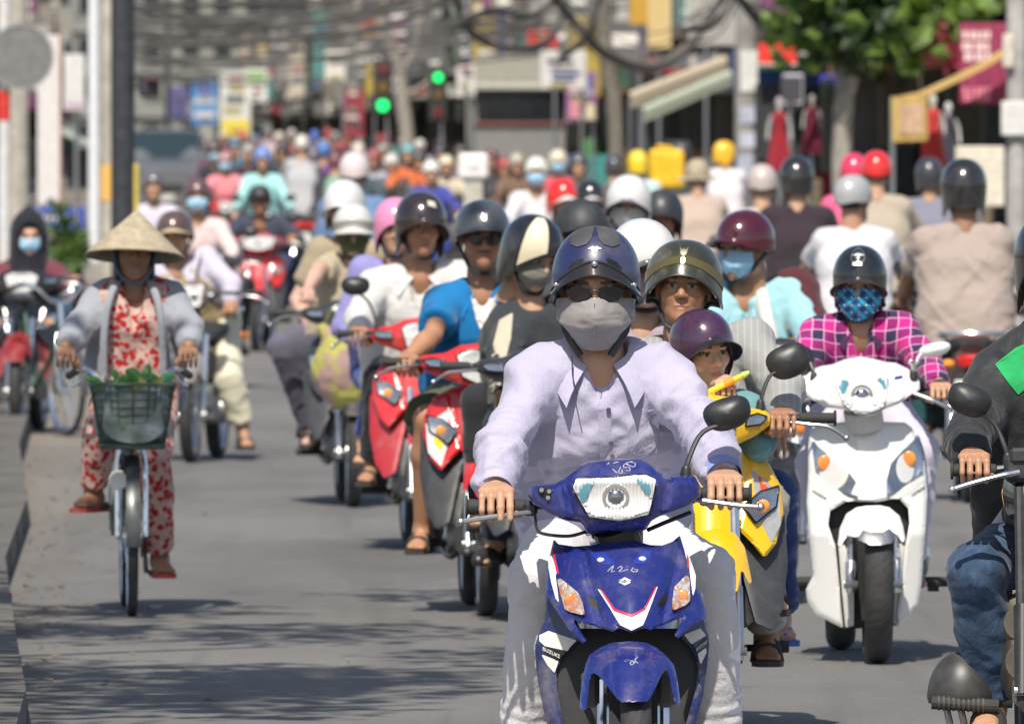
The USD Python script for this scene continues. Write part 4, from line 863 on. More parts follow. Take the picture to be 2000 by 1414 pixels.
for pts, sh, tx in (([(105, 738), (300, 782), (215, 860), (110, 800)], -.45, (165, 790)), ([(1440, 745), (1530, 655), (1535, 705), (1450, 790)], .75, (1490, 728))):
    st_ = obj('brand_plate', panel(px1(pts, *cB, .15), lambda x, z: dls(x, z) - .0025, .0014, .0004, .012, .002), plastic((.01, .01, .012), .3), m1); q_ = px1([tx], *cB, .15)[0]
    t_ = meshkit.text_mesh('SUZUKI', .0085, .001, True); t_.apply_translation([-t_.bounds[:, 0].mean(), -t_.bounds[:, 1].mean(), 0]); v_ = t_.vertices.copy(); v_[:, 0] *= .95 if sh < 0 else .6; v_[:, 1] += sh * v_[:, 0]
    obj('lettering', trimesh.Trimesh(np.stack([q_[0] + v_[:, 0], dls(q_[0] + v_[:, 0], q_[1] + v_[:, 1]) - .0035 - v_[:, 2], q_[1] + v_[:, 1]], 1), t_.faces, process=False), WHITE_STICKER, st_, smooth=False)
obj('inner_fender', panel(px1([(1085, 1225), (1370, 1225), (1375, 1300), (1362, 1360), (1330, 1470), (1110, 1470), (1090, 1400), (1080, 1300)], y=.3), lambda x, z: .22 - (.66 - z) * .15 + 0 * x, .01, .003, .04), plastic((.008, .008, .01), .5), m1)
dfn = lambda x, z: -.215 + (z - .50) * .95 + np.maximum(z - .575, 0) * 1.6 + 7.5 * (x - xn) ** 2 + .008 * np.exp(-((abs(x - xn) - .040 - (z - .5) * .12) / .006) ** 2)
fen = obj('front_fender', panel(px1([(470, 870), (500, 800), (600, 735), (700, 695), (870, 680), (1000, 695), (1090, 735), (1170, 800), (1240, 880), (1270, 1000), (1295, 1190), (1285, 1225), (1255, 1225), (1230, 1130), (1205, 1000), (1190, 935), (1165, 920), (1130, 960), (1080, 1060), (1030, 1150), (1000, 1183), (780, 1187), (740, 1160), (660, 1060), (580, 970), (540, 950), (515, 960), (500, 1010), (485, 1130), (470, 1260), (440, 1272), (412, 1250), (420, 1130), (440, 1000)], *cB, 0), dfn, .009, .005, .009, .004), BLUE, m1)
scribble(fen, [px1(s_, *cB, -.1) for s_ in ([(875, 850), (858, 868), (872, 885), (892, 868), (875, 850)], [(905, 830), (900, 870)], [(925, 820), (900, 852), (930, 868)])], dfn, SCR)
for X in (1153, 1300): obj('fender_bracket', box(L1(X, 1345, -.02), (.045, .05, .09), .012), plastic((.05, .05, .05), .5), m1)
wheel(m1, L1(1241, 1300, 0) * A([1, 0, 0]) + A([0, 0, .28]), .28, .075, 6, plastic((.03, .03, .03), .4), groove=True, n=120); wheel(m1, (-.085, 1.22, .28), .28, .085, 6, plastic((.03, .03, .03), .4), brake=False)
for X in (1178, 1296): fork(m1, 0, L1(X, 1330, .09), A([L1(X, 1500, 0)[0], 0, .28]), .021, .015)
# headset
dhs = lambda x, z: .10 + 1.3 * (x - (1204 - X1) / s1) ** 2 + np.maximum(z - 1.0, 0) * .9 + np.maximum(.92 - z, 0) * .8 + .012 * np.exp(-((abs(x - (1204 - X1) / s1) - .118 - (z - .97) * .25) / .012) ** 2)
hs = obj('handlebar_cowl', panel(px1([(650, 235), (720, 205), (850, 193), (1000, 183), (1200, 178), (1290, 230), (1400, 320), (1475, 378), (1480, 335), (1580, 332), (1705, 335), (1762, 440), (1755, 520), (1690, 580), (1600, 620), (1500, 655), (1400, 690), (1300, 745), (1240, 835), (1150, 850), (980, 845), (760, 868), (705, 862), (640, 765), (500, 742), (430, 720), (370, 690), (290, 640), (200, 595), (150, 520), (172, 430), (300, 418), (395, 412), (480, 362), (560, 300)], *c1, .15), dhs, .13, .016, .011, .004), BLUE, m1)
lp = lamp(m1, px1([(600, 352), (800, 352), (970, 345), (1130, 325), (1245, 320), (1340, 362), (1310, 520), (1270, 682), (1130, 722), (1000, 745), (860, 730), (720, 708), (640, 570), (565, 432)], *c1, .12), lambda x, z: dhs(x, z) - .006, ribs=22, bulb=tuple(px1([(965, 530)], *c1, .1)[0]), tint=[px1(p_, *c1, .1) for p_ in ([(610, 365), (800, 365), (730, 430), (690, 560), (660, 590), (585, 435)], [(1130, 345), (1240, 335), (1320, 370), (1270, 560), (1250, 500), (1200, 420)])])
obj('switch_recess', panel(px1([(235, 440), (370, 430), (360, 540), (300, 550), (240, 500)], *c1, .15), lambda x, z: dhs(x, z) - .001, .003, .001, .012), plastic((.006, .006, .006), .5), m1)
for u, v in ((275, 460), (345, 470), (335, 530)): q_ = px1([(u, v)], *c1, .15)[0]; obj('screw', move(disc(.0055, .012, 10), (q_[0], dhs(*q_) - .004, q_[1]), rz=90), STEEL, m1)
scribble(hs, [px1(s_, *c1, .15) for s_ in ([(935, 265), (975, 300)], [(1010, 245), (990, 295), (1025, 300), (1020, 270)], [(1085, 225), (1045, 222), (1040, 250), (1090, 250), (1095, 280), (1060, 275)], [(1120, 195), (1060, 215), (1130, 245), (1145, 215), (1100, 200)], [(885, 225), (905, 207)], [(940, 212), (990, 200)])], dhs, SCR)
obj('steering_stem', tube([L1(1200, 1030, .2), L1(1215, 1075, .22)], .055, 14), plastic((.01, .01, .012), .4), m1)
GL, GR = L1(968, 990, .24), L1(1417, 965, .24)
grip_part(m1, GL + A([-.0, 0, .0]), -1, ln=.15, r=.019, drop=.005, leverm=STEEL, bar_to=L1(1060, 985, .22)); grip_part(m1, GR, 1, ln=.13, r=.018, drop=.0, bar_to=L1(1330, 965, .22))
obj('throttle_cable', tube(spline([L1(1045, 1005, .2), L1(1048, 1030, .2), L1(1060, 1042, .19), L1(1110, 1047, .19), L1(1150, 1038, .2), L1(1160, 1050, .25)], 24), .0042, 6), BLACK, m1); obj('throttle_cable', tube(spline([L1(1350, 1000, .2), L1(1300, 1020, .2), L1(1265, 1035, .22)], 12), .006, 6), BLACK, m1)
mirror_part(m1, L1(1340, 928, .2), L1(1421, 808, .26), .118, .080, stem=.0062, rz=(0, -17), shape=2.5)
tail(m1, BLUE, y0=.72); under_frame(m1); engine(m1, -.02); exhaust(m1, -1)
# rider
J = rig((GL, GR), (L1(1015, 1478, .62), L1(1425, 1478, .62)), hip=(-.075, 1.0, .83), neck=L1(1172, 694, .74), sc=1.06, head=(-2, 5, 0))
J['head'] = L1(1164, 566, .70)
J['sl'], J['sr'] = L1(1050, 740, .76), L1(1291, 739, .76); J['el'], J['er'] = L1(980, 874, .50), L1(1382, 852, .50)
J['kl'], J['kr'] = L1(1054, 1128, .48), L1(1378, 1120, .48)
J['al'], J['ar'] = L1(1026, 1440, .62), L1(1404, 1440, .62)
LIL = cloth((.375, .355, .47), .9, 'pin', (.50, .475, .59)); TRO = cloth((.60, .585, .60), 1.0)
p1 = person('person', 'rider in lilac shirt, grey face mask and navy half helmet on the blue motorbike', J, B1, .008, TAN, shoes='shoe', hh=.0045, lever=(2, 0))
J1 = J
sh = obj('shirt', shirt_mesh(J, .0075, 'long', 1.04, .10, .044, -.10, .017, 3, cuff=.012, belly=.012, wide=.98, shoulder=.90), LIL, p1, smooth=60)
obj('collar', collar_mesh(J, .035, .045, .062, .072), LIL, sh, smooth=50)
obj('trousers', trouser_mesh(J, .009, 'long', .95, .0075, 8, 1.06), TRO, p1, smooth=60)
def buttons(t, J, pts, m, r=.006):
    for p in pts: obj('button', move(disc(r, .004, 12), p, rz=90), m, t)
front_y = lambda mesh, x, z, w=.012: float(np.min(tm(mesh).vertices[(abs(tm(mesh).vertices[:, 0] - x) < w) & (abs(tm(mesh).vertices[:, 2] - z) < w)][:, 1], initial=9.))
def verts(p): return np.array(UsdGeom.Mesh(p).GetPointsAttr().Get())
def on_front(prim, poly, off=.003, t=.003, h=.012, rnd=.004, lim=None):
    """A patch lying on the front of a garment: poly in (x, z)."""
    v = verts(prim); f = np.array(UsdGeom.Mesh(prim).GetFaceVertexIndicesAttr().Get()).reshape(-1, 3); m = trimesh.Trimesh(v, f, process=False)
    from scipy.spatial import cKDTree
    if lim is not None: v = v[lim(v)]
    b = A(poly); c = v[(v[:, 0] > b[:, 0].min() - .05) & (v[:, 0] < b[:, 0].max() + .05) & (v[:, 2] > b[:, 1].min() - .05) & (v[:, 2] < b[:, 1].max() + .05)]
    med = np.median(c[:, 1]); 
    tr = cKDTree(c[:, [0, 2]])
    def dep(x, z):
        d, i = tr.query(np.stack([x, z], 1), 14); y = c[i][..., 1]; y = np.where(y > np.min(y, 1, keepdims=True) + .05, np.min(y, 1, keepdims=True) + .05, y); return np.sort(y, 1)[:, :4].mean(1) - off
    return panel(poly, dep, t, .0012, h, rnd)
def o_of(J): return J['hip'] * A([1, 1, 0])
# shirt front, mask, helmet of the first rider; LP gives pixels as points in the rider's own frame
O1 = A([-.075, 1.0, 0.0])
def LP(X, Y, y): return L1(X, Y, y) - O1
def pp(pts, y=.62): return [tuple(LP(a, b, y)[[0, 2]]) for a, b in pts]
obj('placket', on_front(sh, pp([(1164, 725), (1184, 725), (1192, 800), (1196, 870), (1197, 915), (1172, 915), (1168, 800)]), .0015, .003), LIL, sh, smooth=50)
obj('pocket', on_front(sh, pp([(1226, 797), (1288, 800), (1287, 870), (1262, 896), (1232, 890), (1226, 860)]), .002, .003), LIL, sh, smooth=50)
for X, Y in ((1180, 735), (1189, 802), (1194, 868)):
    q = LP(X, Y, .6); obj('button', move(disc(.0062, .005, 12), (q[0], front_y(trimesh.Trimesh(verts(sh)), q[0], q[2]) - .006, q[2]), rz=90), plastic((.05, .05, .10), .3), sh)
CUFF = cloth((.22, .26, .50), .5)
for k, mt in (('l', LIL), ('r', CUFF)):
    d = unit(J['e' + k] - J['w' + k]); c = J['w' + k] + d * .012
    obj('cuff', tube([c, c + d * .03, c + d * .055], [.0415, .044, .046] if k == 'l' else [.046, .049, .050], 22, False), mt, sh, smooth=50)
H1 = Helmet(.104, .126, .120, front=.064, side=.0, rear=-.035, ear=.035)
NAVY = paint((.016, .020, .075), .32, .5, .15)
he = obj('helmet', onhead(J, H1.shell(48, 18)), NAVY, p1, smooth=60)
PAD = plastic((.045, .045, .05), .6)
for s in (-1, 1):
    pl_ = [(s * a, b) for a, b in ((.12, .06), (.10, .30), (.13, .50), (.25, .60), (.50, .60), (.80, .50), (1.05, .32), (1.2, .10))][::s]
    obj('pad', onhead(J, H1.patch(pl_, .003, .004)), PAD, he)
    pv = [(s * a, b) for a, b in ((.28, .84), (.32, .90), (.58, .91), (.66, .85), (.55, .81), (.36, .81))][::s]
    obj('vent', onhead(J, H1.patch(pv, .002, .003)), plastic((.006, .006, .008), .4), he)
obj('emblem', onhead(J, H1.patch([(-.20, .69), (-.06, .655), (0, .675), (.06, .655), (.20, .69), (.09, .705), (.05, .75), (0, .765), (-.05, .75), (-.09, .705)], .0022, .002, .004, .004)), metal((.9, .9, .88), .2), he)
SMOKE = mat('smoked_visor', {'p': ('principled_bsdf', dict(base_color=(.02, .02, .02), roughness=.07, alpha=.80, coat_weight=.4))}, [], 'p.BSDF')
vs_ = []
for a_ in np.linspace(-1.2, 1.2, 30):
    p = H1.at(a_, .93, .006); d = A([math.sin(a_), -math.cos(a_), 0]); k = math.cos(a_ / 1.2 * 1.4) ** .6; vs_.append([p + d * (.001 + .020 * k * u) - A([0, 0, .030 * (1.02 - .2 * abs(a_) / 1.2) * u]) for u in (0, .33, .66, 1)])
obj('visor', onhead(J, thicken(A(vs_), .003)), SMOKE, he, smooth=60)
obj('trim', onhead(J, cat(H1.band(.965, 1.0, .002, az=1.2), tube([v[0] + A([0, -.001, .0]) for v in vs_], .003, 6), tube([v[-1] for v in vs_], .0022, 6))), BLACK, he)
for a_ in (-.92, 0, .92):
    p = H1.at(a_, .93, .010) + A([0, -.004, -.006]); obj('snap', onhead(J, move(trimesh.creation.icosphere(2, .0068 if a_ else .0085), p)), CHROME, he)
obj('chin_guard', onhead(J, cat(*[tube(spline([H1.at(s * 1.72, .95, -.002), A([s * .082, .0, -.04]), A([s * .066, -.045, -.100]), A([s * .035, -.050, -.150])], 14), [.013] * 4 + [.011] * 5 + [.009] * 5, 8) for s in (-1, 1)])), BLACK, he)
GREYM = cloth((.235, .222, .218), .5, rough=.8)
mk = face_mask(J, p1, GREYM, top=-.008, bot=-.138, az=1.42, bulge=.024, nose=.020, rr=.096, low=.60, th=.004, amp=.0014)
obj('seam', onhead(J, tube([(0, -.122 - .012 * math.sin(t * 3.1), -.02 - .10 * t) for t in np.linspace(.0, 1, 12)], .0011, 4)), cloth((.14, .13, .13)), mk)
glasses(J, p1)
obj('earphone_cord', onhead(J, tube(spline([(-.055, -.05, -.15), (-.052, -.075, -.20), (-.04, -.10, -.235)], 10), .0016, 5)), BLACK, p1)
# ---------------------------------------------------------------- the white scooter and its rider
s3 = 553.0; D3 = F / s3; X3 = 1714.0; B3 = A([(X3 - 1000) / s3, D3, 0])
def L3(X, Y, y): k = (D3 + y) / F; return A([(X - 1000) * k - B3[0], y, CAMH - (Y - HORIZON) * k])
def px3(pts, org=(0, 0), k=1.0, y=.1): return [tuple(L3(org[0] + u / k, org[1] + v / k, y)[[0, 2]]) for u, v in pts]
cH, cA = ((1560, 680), 6.427), ((1480, 850), 2.508)
WHITE = paint((.66, .655, .63), .22, .7, .10); OFFW = paint((.60, .595, .57), .35, .4, .2)
m3 = thing('scooter', 'clean white scooter with wide apron lamps and silver brake levers', 'motorbike', B3)
x3h, x3a = (1685 - X3) / s3, (1697 - X3) / s3
dh3 = lambda x, z: .07 + 1.15 * (x - x3h) ** 2 + np.maximum(z - .93, 0) * 1.15 + np.maximum(.87 - z, 0) * .55 + .014 * np.exp(-((abs(x - x3h) - .15 - (z - .93) * .55) / .014) ** 2)
obj('handlebar_cowl', panel(px3([(10, 370), (60, 320), (300, 235), (440, 215), (600, 150), (790, 112), (960, 145), (1120, 185), (1240, 195), (1380, 260), (1470, 330), (1530, 430), (1532, 520), (1475, 575), (1400, 590), (1330, 655), (1270, 692), (1090, 762), (960, 832), (840, 857), (700, 827), (560, 765), (330, 745), (250, 690), (160, 640), (60, 560), (12, 450)], *cH, .1), dh3, .16, .02, .012, .006), WHITE, m3)
hl3 = px3([(440, 345), (580, 385), (700, 405), (830, 408), (950, 385), (1110, 310), (1150, 400), (1120, 560), (1060, 740), (960, 800), (820, 825), (680, 800), (570, 700), (450, 450)], *cH, .07)
lamp(m3, hl3, lambda x, z: dh3(x, z) - .005, ribs=18, br=.026, bulb=tuple(px3([(795, 600)], *cH, .07)[0]), tint=[px3(p_, *cH, .07) for p_ in ([(455, 365), (580, 400), (640, 420), (560, 600), (500, 480)], [(980, 400), (1110, 330), (1140, 400), (1100, 560), (1040, 440)])], rim=.005)
for u in (650, 960): q_ = px3([(u, 710)], *cH, .07)[0]; obj('park_bulb', move(trimesh.creation.icosphere(2, .011), (q_[0], dh3(*q_) - .006, q_[1])), metal((.9, .9, .9), .1), m3)
obj('badge', panel(px3([(1215, 360), (1320, 345), (1312, 385), (1205, 405)], *cH, .1), lambda x, z: dh3(x, z) - .001, .0015, .0004, .02, .001), plastic((.02, .03, .18), .3), m3)
dap = lambda x, z: .19 - (.84 - z) * .38 * (z > .45) - .148 * (z <= .45) + (.45 - np.minimum(z, .45)) * .06 + 2.1 * (x - x3a) ** 2
ap = obj('front_apron', panel(px3([(150, 1110), (170, 1040), (230, 990), (440, 952), (640, 925), (800, 903), (1060, 930), (1350, 942), (1440, 1010), (1475, 1090), (1520, 1240), (1565, 1420)], *cH, .1) + px3([(815, 60), (830, 200), (836, 300), (825, 450), (815, 580), (805, 740), (790, 825), (730, 902), (690, 937), (685, 870), (705, 740), (722, 540), (745, 440), (740, 360), (690, 308), (580, 327), (440, 322), (355, 370), (345, 440), (380, 540), (400, 740), (418, 945), (290, 882), (245, 815), (238, 760), (272, 690), (255, 500), (243, 330), (252, 200), (253, 60)], *cA, .1), dap, .03, .010, .012, .006), WHITE, m3)
for pts, bp in (([(265, 12), (300, 60), (365, 110), (430, 160), (480, 225), (492, 300), (420, 282), (350, 240), (285, 180)], (330, 140)), ([(795, 5), (720, 70), (655, 140), (632, 220), (630, 292), (700, 262), (770, 222), (815, 178), (812, 90)], (745, 120))):
    lamp(m3, px3(pts, *cA, .1), lambda x, z: dap(x, z) - .003, 'indicator', rim=.003, bowl=metal((.5, .53, .56), .25)); q_ = px3([bp], *cA, .1)[0]; obj('amber_bulb', move(trimesh.creation.icosphere(2, 1), (q_[0], dap(*q_) - .006, q_[1]), s=(.024, .008, .03)), plastic((.80, .25, .03), .2), m3)
for pts in ([(262, 235), (285, 190), (360, 255), (430, 300), (480, 318), (440, 325), (350, 300)], [(832, 215), (770, 235), (700, 275), (640, 310), (690, 312), (760, 280)]):
    obj('trim', panel(px3(pts, *cA, .1), lambda x, z: dap(x, z) - .002, .004, .001, .012, .002), OFFW, m3)
for (tx, ty), shr in (((305, 293), -.55), ((790, 275), .6)):
    q_ = px3([(tx, ty)], *cA, .1)[0]; t_ = meshkit.text_mesh('HONDA', .010, .001, True); t_.apply_translation([-t_.bounds[:, 0].mean(), -t_.bounds[:, 1].mean(), 0]); v_ = t_.vertices.copy(); v_[:, 1] += shr * v_[:, 0]
    obj('lettering', trimesh.Trimesh(np.stack([q_[0] + v_[:, 0], dap(q_[0] + v_[:, 0], q_[1] + v_[:, 1]) - .004 - v_[:, 2], q_[1] + v_[:, 1]], 1), t_.faces, process=False), plastic((.05, .05, .05), .4), m3, smooth=False)
obj('inner_fender', panel(px3([(330, 330), (760, 300), (760, 420), (730, 560), (712, 760), (690, 930), (420, 950), (395, 740), (370, 560)], *cA, .2), lambda x, z: .17 + 0 * x, .012, .003, .04), plastic((.012, .012, .013), .5), m3)
for pts in ([(395, 545), (425, 530), (470, 700), (470, 930), (430, 940), (412, 760)], [(690, 520), (722, 545), (706, 740), (690, 935), (665, 920), (672, 700)]): obj('apron_side', panel(px3(pts, *cA, .15), lambda x, z: dap(x, z) + .04, .02, .004, .03), OFFW, m3)
df3 = lambda x, z: -.20 + (z - .50) * .9 + np.maximum(z - .58, 0) * 2.0 + 4.5 * (x - (1704 - X3) / s3) ** 2
obj('front_fender', panel(px3([(385, 532), (397, 450), (430, 380), (480, 348), (530, 340), (590, 338), (640, 348), (690, 390), (706, 440), (715, 500), (702, 522), (680, 482), (650, 465), (610, 480), (560, 490), (510, 480), (470, 490), (430, 482), (400, 535)], *cA, 0), df3, .008, .005, .011, .005), WHITE, m3)
obj('fender_lip', panel(px3([(480, 505), (512, 458), (545, 470), (610, 470), (640, 452), (668, 480), (655, 520), (600, 530), (545, 530)], *cA, -.1), lambda x, z: df3(x, z) - .008, .008, .003, .012), metal((.42, .42, .42), .35), m3)
wheel(m3, (0, 0, .28), .28, .100, 6, plastic((.05, .05, .05), .4), groove=True, n=150); wheel(m3, (-.098, 1.25, .27), .27, .105, 6, plastic((.05, .05, .05), .4), brake=False)
for X in (1662, 1750): fork(m3, 0, L3(X, 1045, .16), A([L3(X, 1100, 0)[0], 0, .28]), .021, .017, metal((.7, .69, .67), .3))
GL3, GR3 = L3(1532, 775, .26), L3(1838, 772, .26)
grip_part(m3, GL3, -1, bar_to=L3(1600, 775, .24), lever=False); grip_part(m3, GR3, 1, bar_to=L3(1780, 775, .24), lever=False)
for pts in ([L3(1785, 768, .12), L3(1818, 780, .10), L3(1840, 790, .11), L3(1857, 798, .13)], [L3(1582, 778, .12), L3(1560, 785, .10), L3(1540, 790, .10), L3(1520, 802, .12)]): obj('brake_lever', tube(spline(pts, 12), .0075, 8), metal((.7, .7, .7), .25), m3)
mirror_part(m3, L3(1784, 735, .2), L3(1826, 683, .24), .115, .052, WHITE, .0055, (0, -12), shape=2.2)
obj('mirror_mount', cat(*[trimesh.creation.icosphere(2, .010).apply_translation(L3(X, 706, .19)) for X in (1779, 1792)], tube([L3(1785, 725, .2), L3(1785, 706, .2)], .009, 8)), CHROME, m3)
mirror_part(m3, L3(1590, 740, .2), L3(1556, 708, .24), .135, .11, None, .006, (0, -20))
obj('steering_stem', tube([L3(1685, 800, .2), L3(1690, 835, .22)], .07, 14), OFFW, m3)
obj('floor', loft([((-.02, .38, .33), .16, .05, 4), ((-.05, .70, .33), .17, .05, 4), ((-.06, .90, .36), .14, .08, 3)]), OFFW, m3)
tail(m3, WHITE, y0=.80, w=.16); under_frame(m3); exhaust(m3, 1)
for X in (1583, 1812): obj('passenger_peg', cat(tube([L3(X, 1146, .9), L3(X + (22 if X > 1700 else -22), 1146, .9)], .017, 10)), BLACK, m3)
J = rig((GL3, GR3), (L3(1620, 1150, .55), L3(1775, 1150, .55)), hip=L3(1680, 800, 1.0), neck=L3(1680, 632, .80), sc=.94, head=(-6, 6, 0)); J['head'] = L3(1679, 556, .76)
J['sl'], J['sr'] = L3(1600, 655, .80), L3(1758, 648, .80); J['el'], J['er'] = L3(1556, 732, .62), L3(1806, 706, .62)
J['kl'], J['kr'] = L3(1592, 905, .55), L3(1795, 880, .62)
p3 = person('person', 'rider in pink checked shirt, black helmet and blue tartan mask on white scooter', J, B3, .009, TAN, shoes='shoe', lever=(0, 1))
PLAID = cloth((.45, .013, .185), .8, 'plaid', (.022, .022, .06))
sh = obj('shirt', shirt_mesh(J, .009, 'long', 1.02, .13, .05, -.06, .007, 13, cuff=.02), PLAID, p3, smooth=60); obj('collar', collar_mesh(J, .02, .03, .055, .066), cloth((.05, .015, .06)), sh, smooth=50)
obj('trousers', trouser_mesh(J, .010, 'long', 1.05, .006, 9), cloth((.50, .48, .56), .7), p3, smooth=60)
H3 = Helmet(.104, .124, .122, front=.030, side=-.02, rear=-.05, ear=.055); HB = paint((.012, .013, .014), .12, .8, .12)
he = obj('helmet', onhead(J, H3.shell(40, 16)), HB, p3, smooth=60); obj('peak', onhead(J, H3.peak(1.35, .045, .012, .93)), paint((.02, .022, .035), .18, .7, .1), he, smooth=60)
obj('emblem', onhead(J, cat(*[tube([H3.at(c_ + r_ * 1.0 * math.cos(a), .45 + r_ * .62 * math.sin(a), .002) for a in np.linspace(0, 6.4, 28)], .002, 5) for c_, r_ in ((0, .34), (0, .13))], tube([H3.at(a, .45, .002) for a in np.linspace(-.34, .34, 9)], .0018, 5))), metal((.6, .6, .6), .3), he)
for i, ch in enumerate('GUCCI'):
    c_ = H3.at(-.15 + i * .075, .70, .003); tx = meshkit.text_mesh(ch, .011, .0015, True); tx.apply_translation([-tx.bounds[:, 0].mean(), 0, 0]); obj('lettering', onhead(J, move(tx, c_, -8 + 4 * i, 62)), metal((.6, .6, .6), .3), he, smooth=False)
chin_strap(J, H3, he, w=.010); face_mask(J, p3, cloth((.015, .15, .35), .4, 'tartan', (.04, .40, .62)), top=-.003, bot=-.135, az=1.25, bulge=.012, nose=.012, rr=.0945)
obj('hair', onhead(J, thicken(A([[(math.sin(a) * .088, -math.cos(a) * .09 + .012, z) for z in np.linspace(.05, -.10, 6)] for a in np.linspace(1.15, 5.13, 22)]), .01)), HAIR, p3)
# ---------------------------------------------------------------- places on the road and a rider for each
def gz(d): return np.maximum(0, np.asarray(d, float) - 100) * .0021
class Slot:
    """Where a vehicle's front wheel meets the road: pixel (X, Y); L gives pixels y metres behind it as local points."""
    def __init__(s, X, Y=None, sc=None, back=False):
        if sc is None:
            sc = ground_s(Y)
            for _ in range(20): sc = (Y - HORIZON) / (CAMH - float(gz(F / sc)))
        s.s, s.D, s.back = sc, F / sc, back; s.B = A([(X - 1000) * s.D / F, s.D, float(gz(s.D))]); s.rz = 180 if back else 0
    def L(s, X, Y, y=0.0):
        if s.back: k = (s.D - y) / F; return A([-((X - 1000) * k - s.B[0]), y, CAMH - (Y - HORIZON) * k - s.B[2]])
        k = (s.D + y) / F; return A([(X - 1000) * k - s.B[0], y, CAMH - (Y - HORIZON) * k - s.B[2]])
HELM = {'half': dict(front=.045, side=.0, rear=-.03, ear=.02), 'open': dict(a=.110, b=.132, c=.124, front=.035, side=-.04, rear=-.07, ear=.05), 'steel': dict(a=.118, b=.138, c=.120, front=.030, side=-.030, rear=-.045, ear=.02, flare=.10, e=2.3), 'cap': dict(front=.04, side=.0, rear=-.03, ear=.02)}
def put_helmet(p, J, kind, m, peak=None, pk=(1.2, .05, .015, .95), hi=False, strap=True):
    H = Helmet(**HELM[kind]); n = (40, 16) if hi else (22, 9); he = obj('helmet', onhead(J, H.shell(*n)), m, p, smooth=60)
    if peak: obj('peak', onhead(J, H.peak(*pk, n=25 if hi else 13)), peak, he, smooth=60)
    if hi: obj('rim', onhead(J, H.band(.97, 1.0, .002)), BLACK, he)
    if strap: chin_strap(J, H, he)
    return he, H
def rider(sl, label, head, hip=None, hz=.80, grips=GRIPS, pegs=PEGS, sc=1.0, turn=(0, 0, 0), lean_y=.80, hip_y=.98, skin=TAN, h=.012, shirt=None, sleeve='long', st={}, trousers=None, tl='long', tt={}, shoes='sandal', helmet=None, mask=None, over={}, collar=None, group=None, beard=0.0, wrist=(0, .085, .032), sg_=False, hair=True, arms='lr', neck_dz=.19, elbow=.55, hs=None):
    L = sl.L; hd = L(head[0], head[1], lean_y - .035 * sc); neck = hd + A([0, .035 * sc, -neck_dz * sc]); hx = hd[0] * .8 if hip is None else L(hip, 800, hip_y)[0]
    J = rig(grips, pegs, hip=(hx, hip_y, hz), neck=neck, sc=sc, head=turn, wrist=wrist, elbow=elbow); J['head'] = hd
    if hs: J['hs'] = hs
    for k, v in over.items():
        if k in J or k[0] in 'gwe': J[k] = L(*v) if len(v) == 3 and abs(v[0]) > 5 else A(v, float)
    for k in 'lr':
        if 'g' + k in over: J['w' + k] = J['g' + k] + A(wrist)
        if ('g' + k in over or 's' + k in over) and 'e' + k not in over and 'w' + k in J: J['e' + k] = ik(J['s' + k], J['w' + k], .285 * sc, .25 * sc, ((-1 if k == 'l' else 1) * elbow, .25, -.55))
        if ('a' + k in over or 'h' + k in over) and 'k' + k not in over: J['k' + k] = ik(J['h' + k], J['a' + k], .43 * sc, .42 * sc, ((-1 if k == 'l' else 1) * .45, -.6, .5))
        if 'a' + k in over and 't' + k not in over: J['t' + k] = J['a' + k] + A([(-1 if k == 'l' else 1) * .03, -.16, -.06])
    near = h < .014
    p = person('person', label, J, sl.B, h, skin, sleeve, tl, shoes, arms, .005 if near else .010, beard, group, rz=sl.rz)
    if shirt is not None:
        s_ = obj('shirt', shirt_mesh(J, h, sleeve, **{'amp': .009 if near else .006, 'loose': 1.02, 'seed': int(head[0]) % 97, **st}), shirt, p, smooth=60)
        if collar is not None: obj('collar', collar_mesh(J, *(collar[1:] or (.02, .03, .05, .066))), collar[0], s_, smooth=50)
    if trousers is not None: obj('trousers', trouser_mesh(J, h, tl, **{'amp': .008 if near else .004, 'seed': int(head[1]) % 89, **tt}), trousers, p, smooth=60)
    he = None
    if helmet: he, _ = put_helmet(p, J, *helmet, hi=near)
    elif hair: 
        Hh = Helmet(.084, .106, .102, front=.07, side=.02, rear=-.06, ear=-.01); obj('hair', onhead(J, displace(Hh.shell(26, 10), lambda v: .006 * (meshkit.noise(v * 60) - .5))), HAIR, p, smooth=60)
    if mask is not None: face_mask(J, p, mask, top=-.004, bot=-.118, az=1.15, bulge=.012, nose=.012, rr=.0935)
    if sg_: glasses(J, p, False)
    return p, J, he
# ---------------------------------------------------------------- riders in the middle distance
RED = paint((.52, .022, .025), .22, .7, .2); YEL = paint((.72, .42, .006), .22, .7, .15); DKGREY = paint((.03, .032, .036), .3, .5, .25); MAROON = paint((.055, .006, .014), .10, .9, .05)
GLOSSK = paint((.013, .013, .015), .12, .8, .12); MATTK = plastic((.03, .031, .034), .5)
BLUEMASK = cloth((.30, .50, .66), .3); WHITEC = cloth((.66, .65, .63), .8); BLACKC = cloth((.022, .023, .027), .9)
